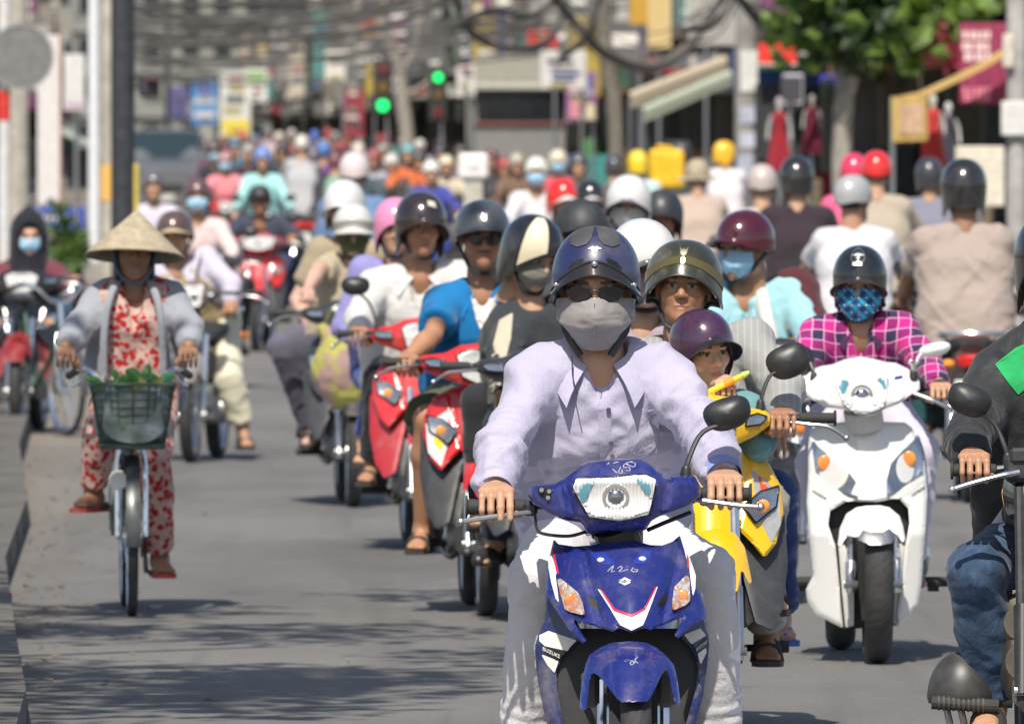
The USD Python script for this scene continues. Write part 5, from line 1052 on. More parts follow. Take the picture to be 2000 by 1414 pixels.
# blue polo on the red bike
S9 = Slot(950, 1203)
m9 = underbone('motorbike', 'red motorbike with yellow and silver flash, ridden by the man in blue polo', S9.B, RED, decal=None, rz=3, mirrors=(0, 0))
g9 = (S9.L(795, 718, .30), S9.L(1045, 725, .30))
p9, J, he = rider(S9, 'man in blue polo shirt and round sunglasses with grey helmet on red motorbike', (943, 466), 930, grips=g9, turn=(4, 2, 0), beard=.5, shirt=cloth((.006, .145, .36), .7), sleeve='short', st=dict(vneck=.12, vw=.055, belly=.02, loose=1.10), trousers=cloth((.075, .088, .05), .9), tl='shorts', tt=dict(loose=1.12), helmet=('half', paint((.055, .065, .075), .25, .5, .2), MATTK), sc=1.05, h=.010, sg_=True, skin=(.38, .20, .115),
    over=dict(sl=(866, 598, .82), sr=(1012, 592, .82), el=(845, 655, .55), al=(825, 1035, .58), tl=(812, 1072, .44), kl=(836, 818, .42), ar=(1010, 1035, .58)), collar=(cloth((.006, .145, .36), .7), .03, .03, .06, .07))
obj('placket', on_front([x for x in p9.GetChildren() if x.GetName() == 'shirt'][0], [tuple((S9.L(a, b, .7) - A([S9.L(930, 800, .98)[0], 0, 0]))[[0, 2]]) for a, b in ((918, 572), (985, 568), (982, 610), (962, 650), (948, 665), (930, 625))], .003, .003), WHITEC, p9)
obj('emblem', onhead(J, Helmet(**HELM['half']).patch([(-.10, .62), (0, .75), (.10, .62), (.06, .84), (-.06, .84)], .002, .002)), metal((.85, .83, .78), .3), he)
for pts in ([(-.13, .80), (-.222, .74), (-.215, .63), (-.165, .575), (-.14, .66)],):
    for c_, (dx, dz, k_) in ((plastic((.5, .5, .5), .3), (0, 0, 1)), (plastic((.75, .5, .03), .3), (.006, .012, .55))):
        q = A(pts); q = q.mean(0) + (q - q.mean(0)) * k_ + (dx, dz); obj('decal', panel(q[::-1], lambda x, z: .30 - (.86 - z) * .42 + 1.6 * x * x - (.003 if k_ < 1 else .0015), .0015, .0004, .02, .004), c_, m9)
text('HONDA', .022, (.02, 0, .80), plastic((.75, .72, .7), .4), m9, surf=lambda x, z: .30 - (.86 - z) * .42 + 1.6 * x * x - .024)
# white shirt on the red scooter, with a passenger
S10 = Slot(836, 1080)
m10 = underbone('motorbike', 'red motorbike behind the blue polo rider, with dusty red leg shields', S10.B, RED, rz=4, mirrors=(1, 0), legcol=paint((.35, .02, .025), .3, .5, .3))
p10, J, he = rider(S10, 'man in open white shirt and dark brown helmet on red motorbike', (822, 444), 805, grips=(S10.L(700, 662, .30), S10.L(925, 668, .30)), turn=(14, 2, 2), shirt=cloth((.52, .51, .50), .9), st=dict(vneck=.17, vw=.075, loose=1.15, belly=.03, hem=-.10), trousers=cloth((.02, .02, .024), .8), helmet=('open', paint((.022, .014, .014), .12, .8, .1), paint((.022, .014, .014), .12, .8, .1)), sc=1.08, h=.011, skin=(.36, .19, .11),
    over=dict(sl=(735, 560, .82), sr=(893, 545, .82), el=(702, 622, .56), kl=(742, 745, .42), al=(728, 905, .58), tl=(712, 940, .44)), collar=(cloth((.52, .51, .50), .9), .05, .02, .06, .072))
obj('logo', onhead(J, Helmet(**HELM['open']).patch([(.05, .52), (.42, .52), (.42, .66), (.05, .66)], .002, .002)), plastic((.55, .5, .40), .3), he)
rider(S10, 'passenger with pink helmet and lilac jacket behind the white shirt man', (773, 447), 760, hip_y=1.30, lean_y=1.22, turn=(0, 5, 0), shirt=cloth((.23, .22, .46), .8), trousers=cloth((.02, .06, .25), .8), helmet=('open', paint((.62, .22, .38), .2, .6, .1), None), sc=.96, h=.014, grips=((-.25, .98, .85), (.25, .98, .85)), over=dict(sl=(712, 530, 1.22), al=(712, 862, 1.0), tl=(703, 905, .86), kl=(742, 760, .92)), pegs=((-.24, .95, .32), (.24, .95, .32)))
# beige rider with the net bag, and his passenger
S12 = Slot(690, 990)
underbone('motorbike', 'grey motorbike carrying a bulging net bag in front of its rider', S12.B, DKGREY, rz=3, mirrors=(0, 1))
p12, J, he = rider(S12, 'rider with striped white cap helmet, green face mask and beige shirt', (690, 452), 665, grips=(S12.L(598, 582, .30), S12.L(770, 585, .30)), turn=(2, 14, 0), shirt=cloth((.40, .34, .25), .7), sleeve='short', trousers=cloth((.06, .055, .075), .7), helmet=('cap', paint((.52, .51, .48), .3, .4, .1), paint((.52, .51, .48), .3, .4, .1)), mask=cloth((.07, .09, .03), .4), sc=.98, h=.012, skin=(.48, .31, .24), over=dict(el=(622, 528, .6), sl=(648, 520, .82)))
obj('stripe', onhead(J, Helmet(**HELM['cap']).band(.70, .86, .003)), plastic((.20, .19, .18), .5), he)
rider(S12, 'passenger in tan shirt with white visor helmet behind the beige rider', (672, 408), 655, hip_y=1.32, lean_y=1.26, turn=(-8, 5, 0), hz=.86, shirt=cloth((.30, .25, .17), .8), sleeve='short', trousers=cloth((.10, .10, .14), .8), helmet=('open', paint((.56, .56, .56), .3, .4, .1), paint((.56, .56, .56), .3, .4, .1)), h=.014, grips=((-.22, 1.0, .85), (.22, 1.0, .85)), over=dict(sl=(628, 490, 1.26)), skin=(.48, .31, .24), pegs=((-.24, .95, .34), (.24, .95, .34)))
f = Field((-.3, -.3, -.35), (.3, .3, .3), .012); f.ell((0, 0, 0), (.155, .13, .175)).ell((.03, 0, -.09), (.11, .10, .12), .05); f.cone((-.05, 0, .15), (-.10, 0, .21), .06, .03, .04)
bag = displace(f.mesh(), lambda v: .010 * (meshkit.noise(v * 28, 3) - .5) + .012 * (meshkit.noise(v * 9, 5) - .5))
bg = thing('net_bag', 'yellow green net bag with pinkish contents hanging at front of motorbike', 'bag', S12.B + S12.L(668, 722, -.12)); obj('net', bag, cloth((.42, .40, .10), .8, 'net', (.40, .24, .26)), bg, smooth=60)
for dx in (-.05, .05): obj('handle', tube(spline([(-.06 + dx, 0, .17), (-.02 + dx * .6, .03, .30), (.04 + dx, .06, .16)], 14), .008, 6), cloth((.10, .11, .04)), bg)
# dark jacket beside the first rider, black helmet behind
S7 = Slot(1065, 1222)
underbone('motorbike', 'dark motorbike mostly hidden behind the lilac shirt rider', S7.B, DKGREY, rz=2, mirrors=(0, 0))
p7, J, he = rider(S7, 'rider in dark grey jacket with cream sleeve and cream striped black helmet', (1040, 500), 1060, turn=(38, 18, 6), shirt=cloth((.033, .038, .045), 1.0), st=dict(vneck=.03, loose=1.08, hem=-.12), trousers=cloth((.015, .022, .05), .9, 'jeans', (.03, .045, .09)), helmet=('open', GLOSSK, None), mask=cloth((.16, .15, .13), .8), shoes='shoe', sc=1.04, h=.010,
    over=dict(gl=(985, 790, .35), el=(982, 690, .62), sl=(1010, 628, .84), sr=(1120, 620, .84), al=(968, 1055, .62), tl=(938, 1100, .48), kl=(985, 900, .45)))
HO = Helmet(**HELM['open']); obj('stripe', onhead(J, HO.patch([(-1.15, .12), (-.25, .12), (-.28, .5), (-.26, .92), (-1.1, .92), (-1.12, .5)], .003, .003)), plastic((.60, .53, .38), .25), he)
for a_ in (-1.16, -.23): obj('piping', onhead(J, tube([HO.at(a_, t, .003) for t in np.linspace(.12, .95, 14)], .0022, 5)), plastic((.02, .02, .02), .4), he)
obj('sleeve_panel', on_front([x for x in p7.GetChildren() if x.GetName() == 'shirt'][0], [tuple((S7.L(a, b, .7) - o_of(J) * 0 - A([J['hip'][0] * 0, 0, 0]))[[0, 2]] - A([S7.L(1060, 800, .98)[0], 0])) for a, b in ((975, 625), (1002, 610), (998, 660), (982, 720), (972, 790), (952, 790), (958, 690))], .003, .003), cloth((.45, .40, .31), .9), p7)
rider(S7, 'passenger in black helmet looking over the dark jacket rider', (1135, 462), 1110, hip_y=1.32, lean_y=1.25, hz=.88, turn=(10, 4, 4), shirt=cloth((.05, .05, .055), .8), trousers=BLACKC, helmet=('half', plastic((.026, .030, .032), .55), plastic((.02, .02, .022), .5)), grips=((-.2, 1.0, .9), (.2, 1.0, .9)), h=.014, skin=BROWN, pegs=((-.24, .95, .34), (.24, .95, .34)))
# yellow motorbike, soldier helmet, child and passenger
S4 = Slot(1398, 1450)
m4 = underbone('motorbike', 'bright yellow motorbike half hidden behind the lilac shirt rider', S4.B, YEL, rz=3, cow=.72, mirrors=(0, 0))
mirror_part(m4, (.155, .25, 1.02), S4.L(1550, 706, .30), .135, .105, rz=(0, -22), shape=2.5)
text('HONDA', .024, (.0, 0, .83), plastic((.05, .04, .03), .5), m4, surf=lambda x, z: .30 - (.86 - z) * .42 + 1.6 * x * x - .024)
for pts, c_ in (([(.13, .83), (.215, .76), (.222, .66), (.19, .60), (.15, .68)], plastic((.30, .31, .32), .3)), ([(.15, .82), (.20, .745), (.17, .70)], plastic((.62, .08, .03), .3))):
    obj('decal', panel(pts[::-1], lambda x, z: .30 - (.86 - z) * .42 + 1.6 * x * x - .0012 - (.001 if len(pts) == 3 else 0), .0015, .0004, .02, .004), c_, m4)
GST = cloth((.27, .275, .27), .8, 'stripe', (.36, .36, .355))
p4, J, he = rider(S4, 'man in olive army style helmet and grey striped shirt on yellow motorbike', (1335, 562), 1370, grips=((-.28, .3, .95), S4.L(1530, 832, .30)), turn=(-4, -4, 3), shirt=GST, st=dict(loose=1.12, vneck=.08, vw=.04), trousers=cloth((.27, .265, .25), .8), helmet=('steel', paint((.030, .031, .020), .22, .5, .35), None), h=.010, sc=1.02, skin=(.33, .17, .095), over=dict(sr=(1462, 672, .84), er=(1532, 762, .60), kr=(1492, 985, .42), ar=(1497, 1240, .62), tr=(1500, 1288, .48)), collar=(GST, .02, .03, .05, .068))
HS = Helmet(**HELM['steel']); obj('band', onhead(J, HS.band(.66, .80, .0025)), cloth((.075, .065, .025), .4), he)
obj('emblem', onhead(J, cat(HS.patch([(-.16, .44), (-.05, .54), (0, .48), (.05, .54), (.16, .44), (.10, .60), (.03, .66), (-.03, .66), (-.10, .60)], .0025, .002), HS.patch([(-.05, .70), (.05, .70), (.06, .78), (0, .82), (-.06, .78)], .0045, .002))), metal((.85, .70, .45), .25), he)
KID = dict(a=.104, b=.123, c=.113, front=.058, side=-.03, rear=-.05, ear=.045)
HELM['kid'] = KID
p5, J, he = rider(S4, 'small child in dark purple helmet holding an orange toy on yellow motorbike', (1374, 686), 1398, hip_y=.66, lean_y=.54, hz=.74, grips=((-.10, .34, .94), S4.L(1418, 765, .34)), turn=(26, 6, -6), shirt=cloth((.12, .26, .28), .8), trousers=cloth((.03, .05, .12), .8), tl='shorts', helmet=('kid', paint((.045, .016, .045), .16, .7, .15), paint((.012, .010, .014), .2, .6, .1)), sc=.80, hs=.93, h=.010, skin=(.58, .36, .24), wrist=(-.01, .08, -.02), over=dict(kr=(1478, 950, .36)), pegs=((-.16, .5, .38), (.17, .5, .38)))
Hk = Helmet(.083, .106, .104, front=.05, side=-.02, rear=-.06); hr = []
for a_ in np.linspace(-1.1, 1.1, 26): hr.append(tube([Hk.at(a_, .8, .001), Hk.at(a_, 1.0, .001), Hk.at(a_ + .05, 1.0, -.002) - A([0, 0, .018 + .010 * math.sin(a_ * 17)])], [.006, .005, .002], 5))
obj('hair', onhead(J, cat(*hr)), HAIR, p5)
tb = S4.B + S4.L(1416, 752, .30); toy = thing('toy', 'yellow and orange toy stick held in the hand of the child', 'toy', tb)
obj('stick', tube([(-.05, 0, -.022), (.06, -.01, .032)], [.010, .009], 10), plastic((.70, .50, .03), .3), toy); obj('tip', tube([(.055, -.01, .03), (.075, -.012, .040)], [.012, .006], 10), plastic((.35, .55, .06), .3), toy); obj('cap', tube([(.0, -.005, .003), (.028, -.008, .017)], [.0125, .0125], 10), plastic((.75, .24, .02), .3), toy); obj('wrapper', box((-.055, 0, -.03), (.03, .02, .03), .006, ry=-20), plastic((.78, .36, .03), .4), toy)
rider(S4, 'passenger with white helmet and lilac scarf behind the lilac shirt rider', (1256, 522), 1300, hip_y=1.30, lean_y=1.24, hz=.84, turn=(12, 8, 0), shirt=cloth((.30, .24, .28), .8), trousers=cloth((.02, .04, .14), .8, 'jeans', (.035, .07, .19)), helmet=('open', paint((.58, .57, .56), .2, .6, .1), DARKGLASS), mask=cloth((.34, .24, .30), .8), shoes='flip_blue', h=.012, grips=((-.2, 1.0, .88), (.2, 1.0, .88)), over=dict(ar=(1522, 1205, .98), tr=(1535, 1248, .86), kr=(1512, 965, .80)), pegs=((-.24, .95, .34), (.24, .95, .34)))
# cyan shirt with the maroon helmet
S6 = Slot(1532, 1178)
m6 = underbone('motorbike', 'black motorbike with broad silver lamp between yellow bike and white scooter', S6.B, GLOSSK, rz=2, mirrors=(0, 0), cow=.8)
lamp(m6, [(-.17, .70), (-.13, .62), (.0, .58), (.09, .64), (.12, .74), (-.05, .76)], lambda x, z: .13 + 1.4 * (x + .03) ** 2 + .2 * (z - .68), bulb=(.02, .67)); obj('amber_bulb', move(trimesh.creation.icosphere(2, 1), (.075, .135, .70), s=(.03, .01, .025)), plastic((.6, .16, .03), .2), m6)
CY = cloth((.27, .48, .53), .8)
p6, J, he = rider(S6, 'rider in light cyan shirt, blue surgical mask and shiny maroon helmet', (1452, 484), 1478, turn=(-42, 4, 0), shirt=CY, st=dict(loose=1.15, vneck=.16, vw=.03, hem=-.1), trousers=cloth((.02, .025, .05), .8), helmet=('half', MAROON, MAROON), mask=BLUEMASK, sc=1.05, h=.010, skin=(.36, .19, .11), over=dict(sl=(1412, 590, .84), sr=(1545, 575, .84), er=(1590, 670, .62)), collar=(CY, .03, .03, .06, .07))
obj('jacket', shirt_mesh({k: (v + A([.012, .03, 0]) if isinstance(v, np.ndarray) and v.shape == (3,) else v) for k, v in J.items() if k not in ('el', 'wl', 'gl')}, .012, 'long', 1.30, .30, .115, -.08, .008, 21, shoulder=1.25), cloth((.075, .018, .022), .8), p6, smooth=60)
for z in (.0, -.055): e = J['sr'] * .45 + J['er'] * .55; obj('sleeve_stripe', tube([e + A([.0, .02, z]), e + A([.004, .02, z - .02])], [.083, .082], 20, False), cloth((.55, .30, .04) if z else (.5, .48, .42)), p6)
obj('lapel', tube(spline([J['neck'] + A([.07, -.02, .02]), J['neck'] + A([.095, -.155, -.10]), J['neck'] + A([.13, -.19, -.25]), J['neck'] + A([.16, -.17, -.40])], 16), .030, 8), cloth((.58, .54, .50)), p6)
# ---------------------------------------------------------------- the woman on the bicycle
SB = Slot(257, 1203)
def bicycle(label, base, rz=0, frame=None, r=.31, basket=True, steer=0, xr=0.0):
    t = thing('bicycle', label, 'bicycle', base, rz); fm = frame or plastic((.03, .07, .05), .35)
    ty = plastic((.025, .025, .025), .7, 'thin_tyre'); wheel(t, (0, 0, r), r, .040, 32, CHROME, .02, brake=False, n=80, tyre=ty); wheel(t, (xr, 1.06, r), r, .040, 32, CHROME, .025, brake=False, n=60, name='wheel', tyre=ty)
    fk = obj('fork', cat(*[tube(spline([(k * .055, -.0, r), (k * .055, .03, r + .25), (k * .035, .07, r + .36)], 10), .011, 8) for k in (-1, 1)], tube([(0, .07, r + .36), (0, .11, .84)], .016, 10)), CHROME, t)
    obj('front_mudguard', thicken(A([[(x, -(r + .022 - 6 * x * x) * math.cos(a), r + (r + .022 - 6 * x * x) * math.sin(a)) for x in np.linspace(-.028, .028, 5)] for a in np.linspace(-.1, 2.6, 24)]), .003), plastic((.05, .055, .055), .3), t)
    obj('rear_mudguard', thicken(A([[(x + xr, 1.06 - (r + .022 - 6 * x * x) * math.cos(a), r + (r + .022 - 6 * x * x) * math.sin(a)) for x in np.linspace(-.028, .028, 5)] for a in np.linspace(.6, 3.3, 20)]), .003), plastic((.05, .055, .055), .3), t)
    bb = A([xr * .45, .55, .30]); obj('frame', cat(tube(spline([(0, .10, .78), (xr * .2, .25, .52), bb], 10), .018, 8), tube([bb, (xr * .7, .72, .82)], .016, 8), *[tube([bb + A([k * .03, 0, 0]), (xr + k * .055, 1.06, r)], .010, 6) for k in (-1, 1)], *[tube([(xr * .7 + k * .02, .70, .72), (xr + k * .055, 1.06, r)], .008, 6) for k in (-1, 1)]), fm, t)
    obj('saddle', loft([((xr * .6, .56, .86), .02, .02, 2.2), ((xr * .7, .70, .87), .06, .03, 2.4), ((xr * .75, .82, .88), .10, .035, 2.6), ((xr * .78, .85, .88), .08, .02, 2.4)]), BLACK, t)
    obj('carrier', cat(*[tube([(xr + k * .06, .85, .70), (xr + k * .06, 1.30, .70), (xr + k * .06, 1.06, r)], .006, 6) for k in (-1, 1)], *[tube([(xr - .06, y, .70), (xr + .06, y, .70)], .005, 6) for y in (.9, 1.05, 1.2, 1.3)]), STEEL, t)
    hb = obj('handlebar', tube(spline([(-.235, .42, .93), (-.20, .30, .955), (-.155, .16, .95), (-.07, .11, .865), (0, .11, .85), (.07, .11, .865), (.155, .16, .95), (.20, .30, .955), (.235, .42, .93)], 40), .011, 8), CHROME, t)
    for k in (-1, 1):
        obj('grip', tube(spline([(k * .206, .32, .952), (k * .22, .38, .94), (k * .237, .43, .928)], 6), .016, 10), BLACK, t)
        obj('brake_lever', tube(spline([(k * .17, .18, .935), (k * .20, .22, .90), (k * .225, .30, .89)], 8), .006, 6), CHROME, t)
    for k, z in ((-1, .12), (1, -.15)):
        e = A([bb[0] + k * .07, .55 - z * .3, bb[2] + z]); c = obj('crank', tube([bb + A([k * .06, 0, 0]), e], .010, 8), STEEL, t); obj('pedal', box(e + A([k * .055, 0, 0]), (.095, .075, .022), .006), BLACK, c)
    obj('chain_ring', move(ring(.02, .09, .006), bb + A([.05, 0, 0])), STEEL, t)
    hl = obj('dynamo_lamp', lathe([(.001, .05), (.02, .045), (.038, .0), (.040, -.012), (.001, -.014)], 20, 'y').apply_translation((-.052, -.05, .53)), CHROME, t)
    obj('lens', move(disc(.034, .004, 20), (-.052, -.066, .53), rz=90), plastic((.75, .76, .72), .15), hl)
    if basket:
        out = []; top, bot, n = (.165, .125, .905), (.125, .095, .665), 36
        def ringp(w, d, z): return [(w * math.copysign(abs(math.cos(a)) ** .55, math.cos(a)), -.14 + d * math.copysign(abs(math.sin(a)) ** .55, math.sin(a)), z) for a in np.linspace(0, 2 * np.pi, n + 1)]
        b = obj('basket', tube(ringp(*top), .009, 6), plastic((.06, .10, .075), .4), t)
        for u in np.linspace(.12, 1, 8): obj('wire', tube(ringp(top[0] + (bot[0] - top[0]) * u, top[1] + (bot[1] - top[1]) * u, top[2] + (bot[2] - top[2]) * u), .0028 if u < 1 else .012, 4), plastic((.05, .08, .06), .4), b)
        pt, pb = ringp(*top), ringp(*bot)
        for i in range(n): obj('wire', tube([pt[i], pb[i]], .0026, 4), plastic((.05, .08, .06), .4), b)
        obj('bottom', box((0, -.14, bot[2]), (bot[0] * 1.9, bot[1] * 1.9, .006), .002), plastic((.03, .04, .035), .5), b)
        obj('lining', displace(loft([((0, -.14 - .11, .78), .11, .10, 3), ((0, -.14, .785), .15, .118, 4), ((0, -.14 + .11, .78), .11, .10, 3)], 28), lambda v: .012 * (meshkit.noise(v * 22) - .5)), mat('plastic_bag', {'n': ('noise_texture', dict(scale=9.0, detail=3.0)), 'r': ('rgb_ramp', dict(ramp=[(.3, (.06, .10, .07)), (.5, (.17, .20, .19)), (.72, (.46, .48, .50))])), 'b': ('bump', dict(distance=.02, strength=.8)), 'p': ('principled_bsdf', dict(roughness=.25, specular_ior_level=.6))}, [('n.fac', 'r.fac'), ('n.fac', 'b.height'), ('r.color', 'p.base_color'), ('b.normal', 'p.normal')], 'p.BSDF'), b, smooth=60)
    return t
bicycle('old bicycle with wire shopping basket ridden by the woman in the conical hat', SB.B, rz=3, xr=-.0)
vg = thing('vegetables', 'green and yellow leaf vegetables sticking out of the bicycle basket', 'vegetables', SB.B + A([0, -.14, .90])); rng = random.Random(4)
for i in range(34):
    a = rng.uniform(0, 6.28); rr = rng.uniform(.02, .12); c = A([rr * math.cos(a) * 1.1, rr * math.sin(a) * .8, rng.uniform(-.02, .03)]); d = unit([rng.uniform(-1, 1), rng.uniform(-.7, .7), rng.uniform(.3, 1.2)]); w = unit(np.cross(d, [rng.uniform(-1, 1), 1, .2])) * rng.uniform(.014, .026); L_ = rng.uniform(.04, .085)
    V = A([[c + d * L_ * u + w * v * math.sin(math.pi * (.12 + .8 * u)) + A([0, 0, -.02 * u * u]) for v in (-1, 0, 1)] for u in np.linspace(0, 1, 5)]); V[:, 1] += np.cross(d, unit(w)) * .006
    obj('leaf', thicken(V, .0015), plastic([(.07, .22, .05), (.12, .30, .06), (.42, .38, .05), (.10, .34, .16)][i % 4], .5), vg)
L = SB.L
J = rig((L(128, 702, .40), L(368, 702, .40)), ((-.13, .55, .44), (.13, .55, .16)), hip=(-.0, .80, .90), neck=L(262, 556, .70), sc=.94, head=(3, -4, 0), wrist=(0, .06, .05), elbow=1.1); J['head'] = L(263, 492, .66)
J['sl'], J['sr'] = L(196, 592, .72), L(332, 586, .72); J['el'], J['er'] = L(146, 652, .60), L(372, 648, .60)
J['al'], J['tl'] = L(182, 962, .50), L(158, 990, .40); J['ar'], J['tr'] = L(312, 1088, .58), L(322, 1118, .44); J['kl'], J['kr'] = L(196, 850, .42), L(302, 890, .40)
pw = person('person', 'woman in conical hat, grey jacket and red floral clothes riding a bicycle', J, SB.B, .010, (.27, .15, .09), shoes='flip_red', hh=.005)
FLOR = cloth((.47, .33, .29), .8, 'floral', (.36, .016, .016)); JK = cloth((.27, .285, .32), 1.0)
blouse = obj('blouse', shirt_mesh({k: v for k, v in J.items() if k not in ('el', 'er')} | {'wl': None} if False else {k: v for k, v in J.items() if k[0] not in 'ew' or k == 'R'}, .010, 'long', .90, .16, .062, -.08, .010, 31, shoulder=.72), FLOR, pw, smooth=60)
jm = {k: (v + A([0, .022, 0]) if isinstance(v, np.ndarray) and v.shape == (3,) and k[0] in 'hns' else v) for k, v in J.items()}
f_j = shirt_mesh(jm, .010, 'long', 1.10, .34, .085, -.12, .010, 33, cuff=.01)
v = f_j.vertices; cen = J['neck']; keep = ~((abs(v[:, 0] - cen[0]) < .105) & (v[:, 1] < cen[1] - .02) & (v[:, 2] < cen[2] + .03)); fm_ = f_j.faces[keep[f_j.faces].all(1)]
jk = obj('jacket', trimesh.Trimesh(v, fm_, process=False), JK, pw, smooth=60)
for k in (-1, 1): obj('lapel', tube(spline([cen + A([k * .055, -.03, .03]), cen + A([k * .095, -.115, -.06]), cen + A([k * .115, -.125, -.20]), cen + A([k * .118, -.10, -.36])], 16), .016, 7), JK, jk)
obj('trousers', trouser_mesh(J, .010, 'long', .98, .007, 35), FLOR, pw, smooth=60)
g = G(); sx = g.add('separate_xyz', vector=g.obj()); rr = g.math('sqrt', g.math('add', g.math('multiply', sx + '.x', sx + '.x'), g.math('multiply', sx + '.y', sx + '.y'))); w = g.math('sine', g.math('multiply', rr, 620.0)); n = g.noise(g.obj(), 30, 4)
straw_c = g.mix(step(g, n, .35, .7), (.30, .25, .17), (.40, .345, .25)); straw_c = g.mix(g.math('multiply', step(g, w, .3, .9), .3), straw_c, (.27, .20, .11))
STRAW = g.done('straw', g.add('principled_bsdf', base_color=straw_c, roughness=.75, normal=g.bump(w, .002, .4)) + '.BSDF')
hat = lathe([(.001, .172), (.03, .146), (.10, .080), (.198, -.012), (.196, -.017), (.10, .072), (.03, .136), (.001, .160)], 48)
ht = obj('conical_hat', move(hat, J['head'] + A([0, .020, -.004]), rx=-9, ry=2), STRAW, pw, smooth=25)
obj('strap', tube(spline([J['head'] + A([-.09, -.02, .05]), J['head'] + A([-.07, -.045, -.07]), J['head'] + A([0, -.06, -.128]), J['head'] + A([.07, -.045, -.07]), J['head'] + A([.09, -.02, .05])], 16), .006, 5), cloth((.10, .14, .22)), ht)
obj('hair', onhead(J, thicken(A([[(math.sin(a) * .086, -math.cos(a) * .092 + .012, z) for z in np.linspace(.09, -.12, 6)] for a in np.linspace(1.05, 5.23, 22)]), .012)), HAIR, pw)
# ---------------------------------------------------------------- behind her: tan vest on an old motorbike, a parked bicycle, the hooded rider
S16 = Slot(372, 903)
underbone('motorbike', 'old rusty brown motorbike ridden by the man in tan vest and cream trousers', S16.B, paint((.10, .08, .05), .5, .1, .5), rz=-6, mirrors=(0, 0), front=False, cow=.5, fendercol=paint((.18, .17, .16), .4, .2, .5))
p16, J, he = rider(S16, 'man in tan vest and cream trousers with brown helmet, one foot near ground', (342, 462), 400, grips=((-.28, .3, .98), S16.L(452, 606, .55)), turn=(-10, 4, -6), shirt=cloth((.47, .44, .54), .9), trousers=cloth((.56, .53, .40), .9), tt=dict(loose=1.15), helmet=('half', paint((.075, .045, .04), .18, .7, .2), cloth((.42, .34, .20))), h=.012, skin=BROWN, sc=1.06, over=dict(sr=(402, 510, .84), sl=(300, 520, .84), er=(452, 556, .70), kr=(446, 738, .55), ar=(474, 832, .62), tr=(484, 872, .48), al=(345, 800, .62)))
obj('vest', shirt_mesh({k: (v + A([-.012, 0, 0]) if isinstance(v, np.ndarray) and v.shape == (3,) else v) for k, v in J.items() if k[0] not in 'ewg'}, .012, 'long', 1.10, .10, .05, -.12, .008, 17, shoulder=.72), cloth((.36, .28, .155), .8), p16, smooth=60)
obj('bag_strap', tube(spline([J['sr'] + A([-.02, -.07, .05]), J['neck'] * .6 + J['hip'] * .4 + A([.07, -.165, .03]), J['hip'] + A([.2, -.12, .03])], 14), .006, 5), BLACK, p16)
SB2 = Slot(130, 852)
bicycle('parked bicycle behind the conical hat woman, showing only its front wheel', SB2.B, rz=24, basket=False, r=.29)
S18 = Slot(36, 848)
underbone('motorbike', 'red and black motorbike at left edge under the hooded rider', S18.B, GLOSSK, rz=-4, mirrors=(0, 0), fendercol=paint((.22, .012, .016), .3, .5, .3), legcol=paint((.22, .012, .016), .3, .5, .3))
mirror_part(list(stage.GetPrimAtPath('/World').GetChildren())[-1], (.26, .3, 1.0), S18.L(128, 572, .3), .14, .07, CHROME, rz=(0, -25))
p18, J, he = rider(S18, 'hooded rider with pale blue mask, black vest and maroon sleeves at left edge', (57, 462), 50, grips=(S18.L(-30, 556, .3), S18.L(146, 556, .3)), shirt=cloth((.13, .035, .048), .8), trousers=cloth((.022, .05, .085), .9, 'jeans', (.04, .085, .14)), helmet=None, hair=False, mask=BLUEMASK, h=.013, turn=(6, 4, 0), over=dict(kl=(36, 615, .45), al=(12, 760, .6)))
obj('vest', shirt_mesh({k: v for k, v in J.items() if k[0] not in 'ewg'}, .013, 'long', 1.12, .03, .04, -.08, .008, 5, shoulder=.85), cloth((.012, .013, .02), .8), p18, smooth=60)
fh = Field((-.2, -.2, -.3), (.2, .25, .25), .010); fh.ell((0, .02, .02), (.125, .14, .155)).cone((0, .03, .13), (0, .04, .175), .05, .02, .05).cone((0, .05, -.1), (0, .04, -.24), .12, .15, .06).ell((0, -.13, -.01), (.075, .13, .105), .02, True)
obj('hood', onhead(J, fh.mesh()), cloth((.012, .013, .02), .8), p18, smooth=60)
# red scooter with the navy shirt
S19 = Slot(500, 686)
underbone('motorbike', 'red motorbike with silver lamps ridden by the man in navy shirt', S19.B, RED, rz=-4, headlight_w=1.5)
rider(S19, 'man in open navy shirt and dark cap helmet on red motorbike', (508, 392), 512, grips=(S19.L(430, 480, .3), S19.L(572, 470, .3)), shirt=cloth((.040, .048, .075), .9), st=dict(vneck=.2, vw=.08, loose=1.15), trousers=cloth((.03, .045, .09), .8), helmet=('cap', plastic((.02, .02, .022), .5), plastic((.02, .02, .022), .5)), sg_=True, h=.016, skin=(.38, .19, .10), over=dict(sl=(468, 440, .82), sr=(552, 436, .82)))
S20 = Slot(405, 760)
underbone('motorbike', 'motorbike behind the tan vest man, under a rider with surgical mask', S20.B, DKGREY, simple=True, rz=-3)
rider(S20, 'rider with surgical mask, dark helmet and pale pink shirt behind the tan vest man', (386, 385), 400, grips=(S20.L(330, 530, .3), S20.L(452, 520, .3)), shirt=cloth((.58, .47, .46), .8), trousers=BLACKC, helmet=('half', paint((.10, .05, .05), .3, .5, .2), None), mask=BLUEMASK, h=.018)
